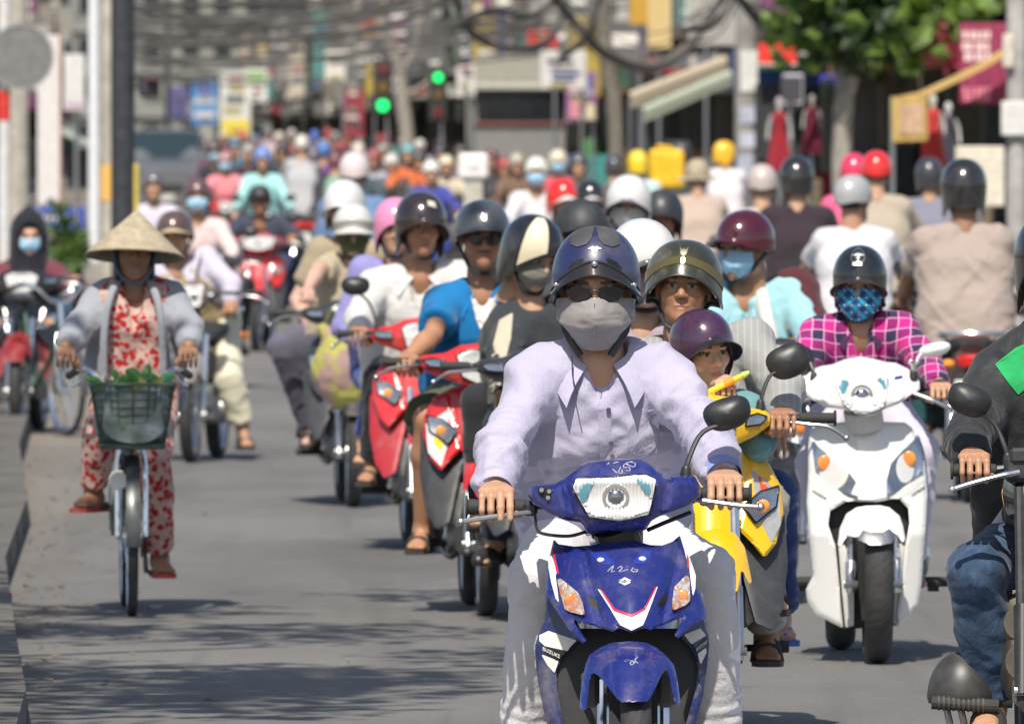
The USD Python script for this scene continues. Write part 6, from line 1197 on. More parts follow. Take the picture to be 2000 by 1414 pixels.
# the motorcycle cut by the right edge
s2 = 700.0; S2 = Slot(2062, 300 + 1.8 * 700)
t2 = thing('motorcycle', 'black motorcycle cut off by the right edge of the picture', 'motorbike', S2.B)
L = S2.L
wheel(t2, (0, 0, .30), .30, .085, 6, BLACK, groove=True); wheel(t2, (0, 1.30, .30), .30, .11, 6, BLACK, brake=False)
for k in (-1, 1): fork(t2, k, (k * .09, .22, .86), (k * .09, 0, .30), .024, .018, BLACK, BLACK)
obj('fuel_tank', loft([((0, .38, .82), .08, .07, 2.3), ((0, .48, .84), .13, .11, 2.4), ((0, .70, .84), .13, .10, 2.4), ((0, .88, .78), .07, .06, 2.4)]), GLOSSK, t2)
obj('headlight', move(loft([((0, -.02, .86), .04, .04, 2), ((0, .02, .86), .09, .09, 2), ((0, .12, .86), .06, .06, 2)]), (0, 0, 0)), CHROME, t2)
tail(t2, GLOSSK, .78, .80, 1.55, .12, rack=False); engine(t2, 0, .62); exhaust(t2, 1); under_frame(t2, y=.75)
obj('fairing', panel([tuple(L(a, b, .30)[[0, 2]]) for a, b in ((1988, 1020), (2005, 985), (2060, 980), (2120, 1020), (2120, 1150), (2040, 1190), (1996, 1140), (1984, 1090))], lambda x, z: .30 + 1.2 * x * x, .03, .01, .02), GLOSSK, t2)
obj('engine_case', cat(move(loft([((0, -.05, 0), .05, .05, 2), ((0, 0, 0), .085, .095, 2), ((0, .10, 0), .075, .085, 2)]), L(1994, 1215, .55)), move(loft([((0, -.06, 0), .04, .05, 2), ((0, 0, 0), .055, .12, 2.4), ((0, .12, 0), .05, .11, 2.4)]), L(1990, 1290, .55))), metal((.24, .22, .18), .45), t2)
gl2 = L(1902, 918, .36); grip_part(t2, gl2, -1, ln=.13, r=.018, lever=False, bar_to=L(2062, 900, .36))
lv = obj('brake_lever', tube(spline([L(1990, 922, .29), L(1950, 930, .27), L(1900, 943, .265), L(1862, 955, .27)], 14), [.010] * 4 + [.0085] * 10, 8), metal((.68, .68, .68), .25), t2)
obj('lever_ball', trimesh.creation.icosphere(2, .0125).apply_translation(L(1860, 956, .27)), metal((.68, .68, .68), .25), lv)
obj('switch_box', box(L(1985, 915, .34), (.07, .07, .075), .012), BLACK, t2); obj('cylinder', box(L(1992, 890, .32), (.06, .05, .045), .01), BLACK, t2)
mm = mirror_part(t2, L(1968, 900, .36), L(1893, 782, .38), .125, .088, stem=.007, rz=(0, 22), shape=2.5);
dome_c = L(1880, 1352, .62); dm = lathe([(.001 + .099 * math.sin(a), -.012 + .13 * math.cos(a)) for a in np.linspace(0, 1.6, 16)] + [(.096, -.03), (.001, -.03)], 40); obj('crank_cover', dm.apply_translation(dome_c), plastic((.03, .029, .027), .4), t2, smooth=True)
pg = obj('footpeg', tube([dome_c + A([-.09, -.085, -.025]), dome_c + A([.10, -.085, -.035])], .019, 12), RUBBER, t2)
for i in range(10): obj('rib', move(ring(.012, .0215, .006, 14), dome_c + A([-.07 + i * .014, -.085, -.026 - i * .0008])), plastic((.05, .045, .04), .7), pg)
for dx in (-.05, -.01, .03): obj('stay', tube([dome_c + A([dx, -.06, -.03]), dome_c + A([dx + .03, -.06, -.16])], .010, 8), metal((.40, .38, .33), .35), t2)
p2, J, he = rider(S2, 'rider in black jacket with green panel and worn jeans at right edge', (2060, 520), 2050, grips=(gl2, L(2225, 905, .36)), hz=.82, hip_y=1.0, pegs=(L(1962, 1385, .62), L(2165, 1385, .62)), shirt=cloth((.024, .025, .028), 1.1, rough=.6), st=dict(loose=1.12, vneck=.06, hem=-.20, amp=.013, cuff=.02, belly=.02, shoulder=1.05), trousers=cloth((.024, .050, .100), 1.0, 'jeans', (.07, .12, .20)), tt=dict(loose=1.10, amp=.010, flare=1.15), helmet=('open', GLOSSK, None), h=.009, sc=1.06, shoes='sandal', lean_y=.85,
    over=dict(sl=(1945, 745, .88), el=(1886, 865, .62), kl=(1908, 1118, .50), hl=(1985, 1080, .98), al=(1940, 1375, .66)), skin=(.40, .22, .13))
GREEN = cloth((.02, .33, .10), .8); shp = [x for x in p2.GetChildren() if x.GetName() == 'shirt'][0]; off2 = A([J['hip'][0] * 0, 0, 0]); o2 = A([S2.L(2050, 800, 1.0)[0], 0])
obj('green_panel', on_front(shp, [tuple(L(a, b, .72)[[0, 2]] - o2) for a, b in ((1945, 712), (1985, 680), (2030, 660), (2030, 740), (1990, 772), (1968, 745))], .004, .004), GREEN, p2)
for k in (0, 1): d = unit(J['el'] - J['wl']); c = J['wl'] + d * (.035 + .028 * k); obj('cuff_band', tube([c, c + d * .014], [.0475, .0485], 20, False), GREEN, p2)
obj('tee_shirt', on_front(shp, [tuple(L(a, b, .72)[[0, 2]] - o2) for a, b in ((1968, 985), (2010, 960), (2050, 960), (2050, 1050), (1930, 1045), (1945, 1020))], .004, .004), cloth((.60, .58, .64), .8), p2)
# ---------------------------------------------------------------- riders going away, on the right
def away(X, spx, name_l, rl, head, **k):
    s = Slot(X, sc=spx, back=True); bk = k.pop('bike', DKGREY)
    bx = underbone('motorbike', name_l, s.B, bk, rz=180, simple=k.pop('simple', True), mirrors=k.pop('mirrors', (1, 1)), cow=.7); return s, bx, *rider(s, rl, head, **k)
s, b26, p26, J, he = away(1880, 372, 'maroon motorbike with big tail lamp and pale plate, seen from behind', 'man in tan grey shirt and round black helmet, seen from behind', (1882, 372), bike=paint((.10, .012, .015), .3, .5, .3), simple=False, shirt=cloth((.31, .255, .225), 1.0), sleeve='short', st=dict(loose=1.18, vneck=0, wide=1.05, hem=-.10, belly=.02, amp=.012), trousers=cloth((.012, .055, .065), .8), helmet=('open', GLOSSK, None), h=.011, skin=(.28, .145, .085), sc=1.1, hz=.84, over=dict(sl=(1950, 475, .86), sr=(1812, 475, .86), el=(1968, 590, .66), er=(1775, 545, .62)))
obj('grab_rail', tube(spline([(-.15, 1.40, .86), (-.155, 1.5, .87), (0, 1.56, .875), (.155, 1.5, .87), (.15, 1.40, .86)], 20), .016, 8), CHROME, b26)
away(1662, 335, 'grey motorbike ridden by the man in white tee shirt, seen from behind', 'man in white tee shirt and silver streaked cycling helmet, seen from behind', (1668, 390), shirt=cloth((.50, .49, .52), .9), sleeve='short', st=dict(vneck=0, loose=1.15, hem=-.12), trousers=BLACKC, helmet=('cap', paint((.32, .32, .33), .3, .5, .3), None), h=.013, turn=(-35, 0, 0), skin=(.38, .20, .12))
away(1560, 312, 'motorbike under the rider in dark maroon top, seen from behind', 'rider in dark blotchy maroon top and black helmet, seen from behind', (1556, 352), shirt=cloth((.028, .018, .025), .8), trousers=BLACKC, helmet=('open', GLOSSK, None), h=.016, st=dict(vneck=0, loose=1.15))
away(1490, 285, 'motorbike under the rider in pale pinkish shirt, seen from behind', 'rider in pale pinkish shirt bending forward, seen from behind', (1488, 362), shirt=cloth((.42, .36, .34), .8), trousers=BLACKC, helmet=('half', paint((.42, .36, .34), .3, .5, .1), None), h=.016, st=dict(vneck=0, loose=1.25, wide=1.05), hz=.78)
away(1745, 285, 'motorbike under the tan shirted rider with scarlet helmet, from behind', 'rider in loose tan shirt and scarlet helmet right of the pink clothed rider', (1712, 336), shirt=cloth((.34, .29, .23), .8), trousers=BLACKC, helmet=('half', paint((.62, .02, .02), .15, .8, .05), None), h=.016, st=dict(vneck=0, loose=1.2))
away(1655, 265, 'motorbike under the rider in pink and orange clothes, from behind', 'rider in pink and orange clothes with pinkish red helmet, from behind', (1668, 338), shirt=cloth((.66, .10, .22), .8), trousers=BLACKC, helmet=('half', paint((.62, .03, .09), .15, .8, .05), None), h=.018, st=dict(vneck=0))
away(1366, 235, 'motorbike under the rider in beige shirt and straw hat, from behind', 'rider in beige shirt and pale straw hat beside the yellow parcel, from behind', (1362, 345), shirt=cloth((.38, .30, .25), .8), trousers=BLACKC, helmet=('cap', STRAW, STRAW, (3.1, .09, .03, .95)), h=.018, st=dict(vneck=0, loose=1.15))
s = Slot(1245, sc=190, back=True); underbone('motorbike', 'motorbike carrying a big yellow parcel, seen from behind', s.B, DKGREY, rz=180, simple=True)
rider(s, 'rider with yellow helmet and pale blue shirt carrying a yellow parcel', (1246, 322), shirt=cloth((.40, .52, .52), .8), trousers=BLACKC, helmet=('open', paint((.75, .52, .02), .25, .6, .1), None), h=.02, st=dict(vneck=0))
pc = thing('parcel', 'big bright yellow parcel strapped on a motorbike behind black helmets', 'parcel', P(1302, 370, 190)); pcl = displace(box((0, 0, .21), (.36, .25, .40), .03).subdivide().subdivide(), lambda v: .02 * (meshkit.noise(v * 9) - .5)); obj('wrapping', pcl, plastic((.70, .38, .012), .4), pc, smooth=50)
obj('flap', box((-.02, 0, .43), (.18, .22, .04), .015, ry=8), plastic((.70, .38, .012), .4), pc)
away(1418, 175, 'motorbike under the rider with orange yellow helmet, facing right', 'rider with orange yellow helmet, white mask and pale clothes near pole', (1416, 302), shirt=cloth((.56, .52, .54), .8), trousers=BLACKC, helmet=('open', paint((.78, .42, .02), .25, .6, .1), None), h=.02, turn=(-60, 0, 0), st=dict(vneck=0))
# coming towards us, behind the first rows
S25 = Slot(1240, sc=405); underbone('motorbike', 'motorbike under the rider with white visor helmet, hidden by nearer riders', S25.B, DKGREY, simple=True)
rider(S25, 'rider in white visor helmet and black and white bandana', (1228, 402), shirt=cloth((.06, .05, .07), .8), trousers=BLACKC, helmet=('open', paint((.58, .57, .56), .2, .6, .1), paint((.02, .025, .06), .1, .8, .05)), mask=cloth((.50, .48, .46), .6), turn=(-6, 3, 0), h=.013)
S26 = Slot(1300, sc=385); underbone('motorbike', 'motorbike under the bare faced rider with matt black helmet', S26.B, MAROON, simple=True)
rider(S26, 'bare faced rider with matt black helmet beside the white visor helmet', (1293, 428), shirt=cloth((.05, .03, .025), .8), trousers=BLACKC, helmet=('open', plastic((.028, .03, .034), .4), plastic((.024, .026, .03), .4)), turn=(-4, 2, 0), h=.013, skin=(.36, .18, .11))
S24 = Slot(1100, sc=280); underbone('motorbike', 'motorbike under the rider with red and white helmet', S24.B, RED, simple=True)
rider(S24, 'rider with bright red and white round helmet', (1098, 390), shirt=cloth((.10, .03, .03), .8), trousers=BLACKC, helmet=('open', paint((.65, .02, .015), .12, .8, .05), paint((.75, .74, .72), .15, .7, .05)), h=.016, turn=(20, 8, 0))
S27 = Slot(1156, sc=275); underbone('motorbike', 'motorbike under the rider with black helmet and white visor', S27.B, DKGREY, simple=True)
rider(S27, 'rider with black helmet and shiny white visor', (1152, 392), shirt=cloth((.03, .03, .04), .8), trousers=BLACKC, helmet=('open', GLOSSK, paint((.6, .6, .6), .12, .8, .05)), h=.016, turn=(10, 6, 0))
S23 = Slot(1050, sc=225); underbone('motorbike', 'motorbike under the rider in white shirt with pale blue mask', S23.B, DKGREY, simple=True)
rider(S23, 'rider in white shirt with pale blue mask and white helmet', (1048, 338), shirt=cloth((.54, .52, .54), .8), trousers=BLACKC, helmet=('half', paint((.6, .58, .52), .2, .6, .1), None), mask=BLUEMASK, h=.018, st=dict(loose=1.2))
away(705, 262, 'motorbike under the big man in blue checked shirt, seen from behind', 'big man in blue checked shirt with whitish helmet, leaning forward, seen from behind', (692, 338), shirt=cloth((.10, .17, .30), .9), st=dict(vneck=0, loose=1.4, wide=1.2), trousers=BLACKC, helmet=('half', paint((.6, .5, .5), .2, .6, .1), None), h=.016, sc=1.08)
# ---------------------------------------------------------------- the street: kerbs, buildings, trees, signs
rs = random.Random(11)
def PG(X, s): return A([(X - 1000) / s, F / s, float(gz(F / s))])
def RS(X, o=2.0): return F / ((10.62 - o) / (.0308 + (X - 1000) / F))
def zpx(Y, s): return CAMH - (Y - HORIZON) / s
XR = lambda d: 6.0 - (d - 150) * .0308
XL = lambda d: -9.0 - (d - 150) * .0308
def strip(name, pts_a, pts_b, z, m, kerb=.14):
    """A raised pavement between two lines, with its kerb face."""
    a, b = A(pts_a, float), A(pts_b, float); top = lambda p: np.c_[p, gz(p[:, 1]) + z]; low = lambda p: np.c_[p, gz(p[:, 1]) - .1]
    V = np.stack([low(a), top(a), top(b), low(b)], 1); p = obj(name, grid_mesh(V), m, smooth=False); tag(p, kind='structure'); return p
dd = np.array([60, 100, 150, 220, 300, 420, 600, 900, 1300], float)
PAVE = concrete((.30, .28, .25), 'paving')
strip('right_pavement', np.c_[XR(dd) - 2.6, dd][1:], np.c_[XR(dd) + 8, dd][1:], .14, PAVE); strip('left_pavement', np.c_[XL(dd) - 8, dd], np.c_[XL(dd) + 2.2, dd], .14, PAVE)
# the planted traffic island on the left
isl = A([(-1.25, 30.0), (-1.52, 40.0), (-1.68, 43.5), (-2.10, 53), (-2.35, 62), (-2.85, 74), (-3.35, 90), (-4.1, 115), (-5.2, 150), (-6.8, 200), (-8.5, 260)]); isr = isl - A([[.18, 0]]); isf = isl - A([[3.2, 0]])
KERB = concrete((.125, .115, .10), 'kerb_stone', 3.0)
kerb_t = strip('kerb', isr, isl, .13, KERB); strip('traffic_island', isf, isr - A([[.002, 0]]), .118, concrete((.14, .115, .085), 'soil', 5.0))
for i in range(16):
    d = 42 + i * 3.0; x = np.interp(d + .6, isl[:, 1], isl[:, 0]); x2 = np.interp(d + 1.9, isl[:, 1], isl[:, 0]); obj('kerb_joint', tube([(x + .002, d + .6, -.0), (x + .002, d + .6, .128), (x - .17, d + .6, .1335)], .005, 4), plastic((.05, .045, .04), .8), kerb_t)
def rnd_col(dark=False):
    c = rs.choice([(.42, .40, .36), (.34, .33, .31), (.48, .44, .36), (.30, .33, .32), (.22, .24, .23), (.44, .38, .28), (.36, .36, .38), (.52, .50, .46), (.20, .26, .25), (.40, .33, .25)]); return tuple(x * (.5 if dark else .42) for x in c)
def wall_mat(c): return concrete(c, 'wall_' + cname(c), .8)
GLASSW = mat('window_glass', {'p': ('principled_bsdf', dict(base_color=(.02, .025, .03), roughness=.08, specular_ior_level=.7))}, [], 'p.BSDF')
SIGNC = [(.42, .03, .04), (.05, .12, .40), (.62, .60, .56), (.05, .32, .30), (.62, .45, .05), (.55, .52, .48), (.10, .34, .12), (.50, .20, .05), (.25, .05, .18), (.60, .57, .52), (.16, .17, .18), (.66, .64, .60)]
def signboard(t, c, size, col, marks=True, name='signboard'):
    b = obj(name, box(c, size, .02), plastic(col, .5), t)
    if marks:
        w, h = size[0], size[2]; lc = (.65, .62, .58) if sum(col) < .9 else rs.choice([(.4, .03, .04), (.04, .08, .3), (.05, .05, .05)]); n = max(1, int(h / max(w, .3) * 2)) if h > w else 1
        for i in range(n):
            zz = c[2] + h * ((i + .5) / n - .5); obj('panel', box((c[0] + rs.uniform(-.1, .1) * w, c[1] - size[1] / 2 - .012, zz), (w * rs.uniform(.4, .7), .02, h / n * rs.uniform(.25, .55)), .005), plastic(lc, .5), b)
    return b
ORD = 'first second third fourth fifth sixth seventh eighth ninth tenth eleventh twelfth thirteenth fourteenth fifteenth sixteenth seventeenth eighteenth nineteenth twentieth'.split(); ORD += ['twenty ' + x for x in ORD[:9]] + ['thirtieth'] + ['thirty ' + x for x in ORD[:9]] + ['fortieth'] + ['forty ' + x for x in ORD[:9]] + ['fiftieth'] + ['fifty ' + x for x in ORD[:9]]
def hexa(p): 
    m = trimesh.Trimesh(A(p, float), HEXF, process=False); return m if m.volume > 0 else trimesh.Trimesh(m.vertices, HEXF[:, ::-1], process=False)
box((0, 0, 0), (1, 1, 1)); HEXF = _HULL[False]
def shophouse(side, d0, d1, label, hgt):
    X0 = XR if side > 0 else XL; x0, x1 = X0(d0), X0(d1); g0 = float(gz(d0)); t = thing('shophouse', label, 'building', (x0, d0, g0))
    col = rnd_col(); dep = 14.0; W = wall_mat(col); ln = d1 - d0; sl = (x1 - x0) / ln; far = d0 > 420
    def pt(u, o, z): return (sl * u + side * o, u, z)
    def slab(u0, u1, o0, o1, z0, z1): return hexa([pt(u, o, z) for u in (u0, u1) for o in (o0, o1) for z in (z0, z1)])
    O = lambda nm, m, mt, par=None: obj(nm, m, mt, par or t, smooth=False)
    O('wall', cat(slab(0, ln, .6, dep, -.3, hgt), slab(0, ln, 0, .6, 3.4, hgt), slab(0, .35, 0, .6, -.3, 3.4)), W); O('shop_opening', slab(.4, ln - .05, .5, .59, 0, 3.2), plastic((.012, .012, .014), .6)); O('cornice', slab(-.02, ln + .02, -.25, .0, hgt - .35, hgt), wall_mat(rnd_col()))
    for k in range(int((hgt - 3.4) / 3.3)):
        z = 3.9 + 3.3 * k
        if z > 11: break
        for u in ((.25, .6) if not far else (.4,)): f = O('window', slab(ln * u - .1 * ln, ln * u + .1 * ln, -.06, -.005, z, z + 1.7), wall_mat((.25, .24, .22))); O('pane', slab(ln * u - .08 * ln, ln * u + .08 * ln, -.075, -.062, z + .12, z + 1.58), GLASSW, f)
        if rs.random() < .6: b = O('balcony', slab(.2, ln - .2, -.95, 0, z - .35, z - .15), W); O('railing', slab(.2, ln - .2, -.95, -.90, z - .15, z + .7), plastic(rs.choice([(.05, .06, .06), (.3, .3, .28), (.12, .2, .18)]), .5), b)
    w_ = rs.uniform(.9, 1.7); O('canopy', slab(.1, ln - .1, -w_, .0, 2.75 + rs.uniform(-.2, .3), 3.2), plastic(tuple(x * .6 for x in rs.choice(SIGNC + [(.10, .10, .10)] * 10)), .7))
    for k in range(rs.randint(2, 4)):
        w, h = rs.uniform(.35, 1.1), rs.uniform(.6, 2.4); u = rs.uniform(.1, ln); o = -rs.uniform(.5, 1.7); z = rs.uniform(3.2, min(hgt - 2, 8)); signboard(t, pt(u, o, z), (w, .12, h), tuple(x * .5 + .02 for x in rs.choice(SIGNC + GREYS * 4)), marks=rs.random() < .55); O('bracket', box(pt(u, o / 2, z), (abs(o) + .1, .05, .05)), STEEL)
    for k in range(rs.randint(2, 4)): w, h = rs.uniform(.3, .8), rs.uniform(.5, 1.7); O('shop_goods', box(pt(rs.uniform(.5, ln), -rs.uniform(.1, 1.2), .14 + h / 2), (w, .4, h), .03), plastic(tuple(x * .6 for x in rs.choice(SIGNC + [(.05, .05, .05)] * 8 + [(.2, .15, .1)] * 5)), .6))
GREYS = [(.30, .30, .29), (.45, .44, .40), (.16, .16, .17), (.24, .20, .16), (.38, .34, .28), (.12, .13, .14)]
tones = ['grey walled', 'pale walled', 'balconied', 'plain fronted', 'many signed', 'dim fronted', 'weathered']
def row(side, where, d, dmax, step_):
    i = 0
    while d < dmax: ln = step_(d) * rs.uniform(.88, 1.12); shophouse(side, d, d + ln - .03, '%s shophouse, %s from the near end of the %s row' % (tones[i % 7], ORD[i], where), rs.uniform(8, 13) if d < 500 else rs.uniform(12, 18)); d += ln; i += 1
row(1, 'right', 150.0, 900, lambda d: 7 if d < 330 else 15 if d < 560 else 36); row(-1, 'left', 330.0, 900, lambda d: 15 if d < 500 else 36)
for k, (x, w, h, c) in enumerate(((-46, 13, 24, (.22, .25, .23)), (-32, 12, 30, (.25, .26, .24)), (-20, 11, 22, (.30, .30, .27)), (-8, 12, 27, (.21, .22, .22)))):
    t = thing('apartment_block', ['grey green apartment block at the far end of the street, leftmost', 'tallest pale grey block at the far end of the street', 'cream grey block at the far end of the street', 'rightmost dark grey block closing the street'][k], 'building', (x, 960, float(gz(960)))); obj('wall', box((0, 6, h / 2), (w, 12, h)), wall_mat(c), t, smooth=False)
    for a in range(int(h / 3.2)):
        obj('floor_band', box((0, -.2, a * 3.2 + 2.9), (w, .4, .35)), wall_mat((.27, .27, .25)), t, smooth=False)
        for b in range(int(w / 2.4)): f = obj('window', box((-w / 2 + 1.4 + b * 2.4, -.06, a * 3.2 + 1.6), (1.5, .12, 1.6)), wall_mat((.30, .30, .27)), t, smooth=False); obj('pane', box((-w / 2 + 1.4 + b * 2.4, -.14, a * 3.2 + 1.6), (1.25, .03, 1.35)), GLASSW, f, smooth=False)
def pole(name, label, cat_, X, s, y0, w, m, z0=None, **k):
    b = PG(X, s); t = thing(name, label, cat_, b); h = zpx(y0, s) - b[2]; obj('post', tube([(0, 0, -.05), (0, 0, h)], [w / 2 * k.get('flare', 1), w / 2], 14), m, t); return t, b, h
def Zl(Y, s, b): return zpx(Y, s) - b[2]
def plate(t, X, Y, s, b, w, h, m, name='sign_plate', th=.05, dy=-.12, bev=.012):
    return obj(name, box(((X - 1000) / s - b[0], dy, Zl(Y, s, b)), (w / s, th, h / s), bev), m, t)
CREAM = plastic((.46, .42, .34), .6); WHT = plastic((.50, .49, .47), .45); GREYP = concrete((.30, .29, .27), 'concrete_pole', 5.0); DKP = plastic((.022, .024, .030), .5)
# left side street furniture
t, b, h = pole('sign_post', 'round traffic sign seen from its grey back on red and white post', 'sign', 8, 190, -30, .12, WHT); c = ((42 - 8) / 190, -.10, Zl(112, 190, b))
obj('sign_disc', cat(move(disc(.335, .012, 48), (0, 0, 0), rz=90).apply_translation(c)), plastic((.13, .13, .125), .5), t); obj('rim', move(ring(.315, .338, .03, 48), (0, 0, 0), rz=90).apply_translation(c), metal((.36, .36, .34), .5), t)
obj('post_wrap', tube([(0, 0, Zl(236, 190, b)), (0, 0, Zl(178, 190, b))], .064, 14), plastic((.50, .03, .02), .4), t)
for Y in (90, 130): obj('bracket', box((c[0] - .1, -.05, Zl(Y, 190, b)), (.4, .03, .04)), STEEL, t)
t, b, h = pole('utility_pole', 'cream concrete pole at left edge behind the hooded rider', 'pole', 34, 165, -60, .26, concrete((.44, .41, .36), 'pale_concrete', 5.0), flare=1.1)
t, b, h = pole('banner_stand', 'tall narrow white banner standing near the left edge', 'banner', 78, 150, 60, .05, WHT); plate(t, 97, 235, 150, b, 46, 330, plastic((.52, .49, .48), .5)); plate(t, 119, 235, 150, b, 5, 332, plastic((.30, .17, .14), .5), 'edge', dy=-.13)
t, b, h = pole('sign_box', 'white box sign with faint purple lettering between banner and white pole', 'sign', 150, 140, 90, .07, STEEL); pl = plate(t, 146, 162, 140, b, 40, 110, WHT, th=.2)
for k in range(4): obj('letter', box(((135 + k * 8 - 1000) / 140 - b[0], -.226, Zl(206, 140, b)), (.035, .006, .06)), plastic((.35, .10, .35), .5), pl)
t, b, h = pole('lamp_post', 'slim white lamp post left of the dark traffic light pole', 'lamp post', 184, 150, -60, .15, plastic((.58, .60, .63), .35), flare=1.05); obj('base', box((0, 0, .1), (.3, .3, .3), .03), GREYP, t)
t, b, h = pole('concrete_post', 'cream post with orange band just behind the dark traffic light pole', 'post', 211, 200, -60, .14, concrete((.46, .42, .35), 'cream_concrete', 5.0)); obj('orange_band', tube([(0, 0, Zl(392, 200, b)), (0, 0, Zl(322, 200, b))], .078, 14), plastic((.58, .33, .08), .5), t)
t, b, h = pole('traffic_light', 'thick dark traffic light pole with a black signal box behind the conical hat', 'traffic light', 240, 235, -80, .20, DKP); obj('signal_box', box((.22, -.02, Zl(168, 235, b)), (.17, .16, .19), .02), plastic((.025, .02, .028), .5), t); obj('visor', box((.26, -.12, Zl(156, 235, b)), (.12, .12, .02), .005), plastic((.09, .03, .03), .5), t); obj('yellow_strip', box((.108, .0, Zl(385, 235, b)), (.05, .06, .55), .01), plastic((.46, .36, .06), .5), t); obj('arm', tube([(0, 0, Zl(168, 235, b)), (.2, 0, Zl(168, 235, b))], .025, 8), DKP, t)
t, b, h = pole('hoarding', 'blue hoarding with white lettering behind the hooded rider', 'hoarding', 90, 130, 400, .06, STEEL); pl = plate(t, 112, 430, 130, b, 110, 52, plastic((.03, .07, .36), .5), th=.08); [obj('letter', box(((88 + k * 11 - 1000) / 130 - b[0], -.166, Zl(426, 130, b)), (.05, .006, .09)), WHT, pl) for k in range(6)]
t, b, h = pole('hoarding', 'blue hoarding cut by the left edge', 'hoarding', -10, 130, 290, .06, STEEL); plate(t, -2, 380, 130, b, 36, 180, plastic((.04, .09, .42), .5), th=.08)
t, b, h = pole('kiosk', 'dark roadside kiosk with sloped roof behind the white lamp post', 'kiosk', 150, 110, 240, .08, STEEL); obj('roof', move(box((0, 0, 0), (1.1, 1.2, .10), .02), ((150 - 1000) / 110 - b[0], -.2, Zl(270, 110, b)), ry=25), plastic((.30, .33, .31), .6), t); plate(t, 160, 330, 110, b, 60, 80, plastic((.02, .022, .028), .5), 'body', th=.8, dy=.2)
# shrubs on the island
def leaves(n, c, r, size, seed, cols, up=.3, flat=.0):
    g_ = np.random.default_rng(seed); p = g_.normal(size=(n, 3)); p /= np.linalg.norm(p, axis=1, keepdims=True); p = p * (g_.random((n, 1)) ** .45) * A(r) + A(c); p += (A([meshkit.noise(p * 2.2, seed + k) for k in range(3)]).T - .5) * A(r) * .7
    dr = unitrows(g_.normal(size=(n, 3)) + A([0, 0, up])); sd = unitrows(np.cross(dr, g_.normal(size=(n, 3)))); ln = size * g_.uniform(.6, 1.3, (n, 1)); w = ln * .30
    nr = np.cross(dr, sd); V = np.stack([p, p + dr * ln * .5 + sd * w + nr * w * .25, p + dr * ln - nr * ln * .10, p + dr * ln * .5 - sd * w + nr * w * .25], 1).reshape(-1, 3); i = np.arange(n)[:, None] * 4; Fc = np.vstack([i + A([[0, 1, 2]]), i + A([[0, 2, 3]])])
    return trimesh.Trimesh(V, Fc.astype(int), process=False)
def leaf_mat(c, key):
    if key in _mats: return _mats[key]
    g = G(); n = g.noise(g.pos(), 3.0, 3); col = g.mix(step(g, n, .35, .65), tuple(x * .55 for x in c), tuple(c)); d = g.add('principled_bsdf', base_color=col, roughness=.45) + '.BSDF'; tr = g.add('translucent_bsdf', color=g.mix(1.0, col, (1.3, 1.5, .5), 'multiply')) + '.BSDF'
    return g.done(key, g.add('mix_closure', fac=.3, closure1=d, closure2=tr) + '.closure')
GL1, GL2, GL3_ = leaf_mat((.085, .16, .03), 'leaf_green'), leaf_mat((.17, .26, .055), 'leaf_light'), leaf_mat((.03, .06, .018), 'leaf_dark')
def shrub(label, X, Yb, s, w, h, m, n=500, seed=1, size=.12, cat_='shrub'):
    b = PG(X, s); t = thing('shrub', label, cat_, b); obj('foliage', leaves(n, (0, 0, h * .55), (w / 2, w / 2, h * .5), size, seed, None), m, t, smooth=False)
    obj('stem', cat(*[tube([(0, 0, 0), (math.cos(k * 2.1) * w * .2, math.sin(k * 2.1) * w * .2, h * .6)], [.02, .006], 6) for k in range(4)]), plastic((.10, .07, .04), .8), t)
shrub('upright dark green shrub on the island right of the hooded rider', 122, 560, 165, .36, 1.05, GL1, 420, 3, .11); shrub('low bright green plants on the island beside the hooded rider', 128, 600, 172, .55, .30, leaf_mat((.20, .34, .03), 'leaf_lime'), 500, 5, .08); shrub('bushy green shrub on the island behind the mirror of the hooded rider', 150, 560, 150, .45, .6, GL1, 500, 8, .1)
# worn paint and litter on the road
lr = np.random.default_rng(9); n_ = 420; dd_ = 42 + 45 * lr.random(n_) ** 1.3; lx = np.interp(dd_, isl[:, 1], isl[:, 0]) + .03 + lr.exponential(.30, n_); lt = []
c0 = np.stack([lx, dd_, np.full(n_, .006)], 1); an = lr.random(n_) * 6.28; sz = lr.uniform(.012, .04, n_); U = np.stack([np.cos(an), np.sin(an), lr.uniform(.05, .3, n_)], 1) * sz[:, None]; W_ = np.stack([-np.sin(an), np.cos(an), lr.uniform(0, .2, n_)], 1) * sz[:, None] * .5
V = np.stack([c0 - U * A([1, 1, 0]), c0 + W_, c0 + U, c0 - W_ * A([1, 1, -.6])], 1).reshape(-1, 3); i_ = np.arange(n_)[:, None] * 4; lf = obj('fallen_leaves', trimesh.Trimesh(V, np.vstack([i_ + A([[0, 1, 2]]), i_ + A([[0, 2, 3]])]), process=False), plastic((.16, .11, .05), .8), smooth=False); tag(lf, 'dry fallen leaves lying along the kerb on the left', 'leaves', kind='stuff')
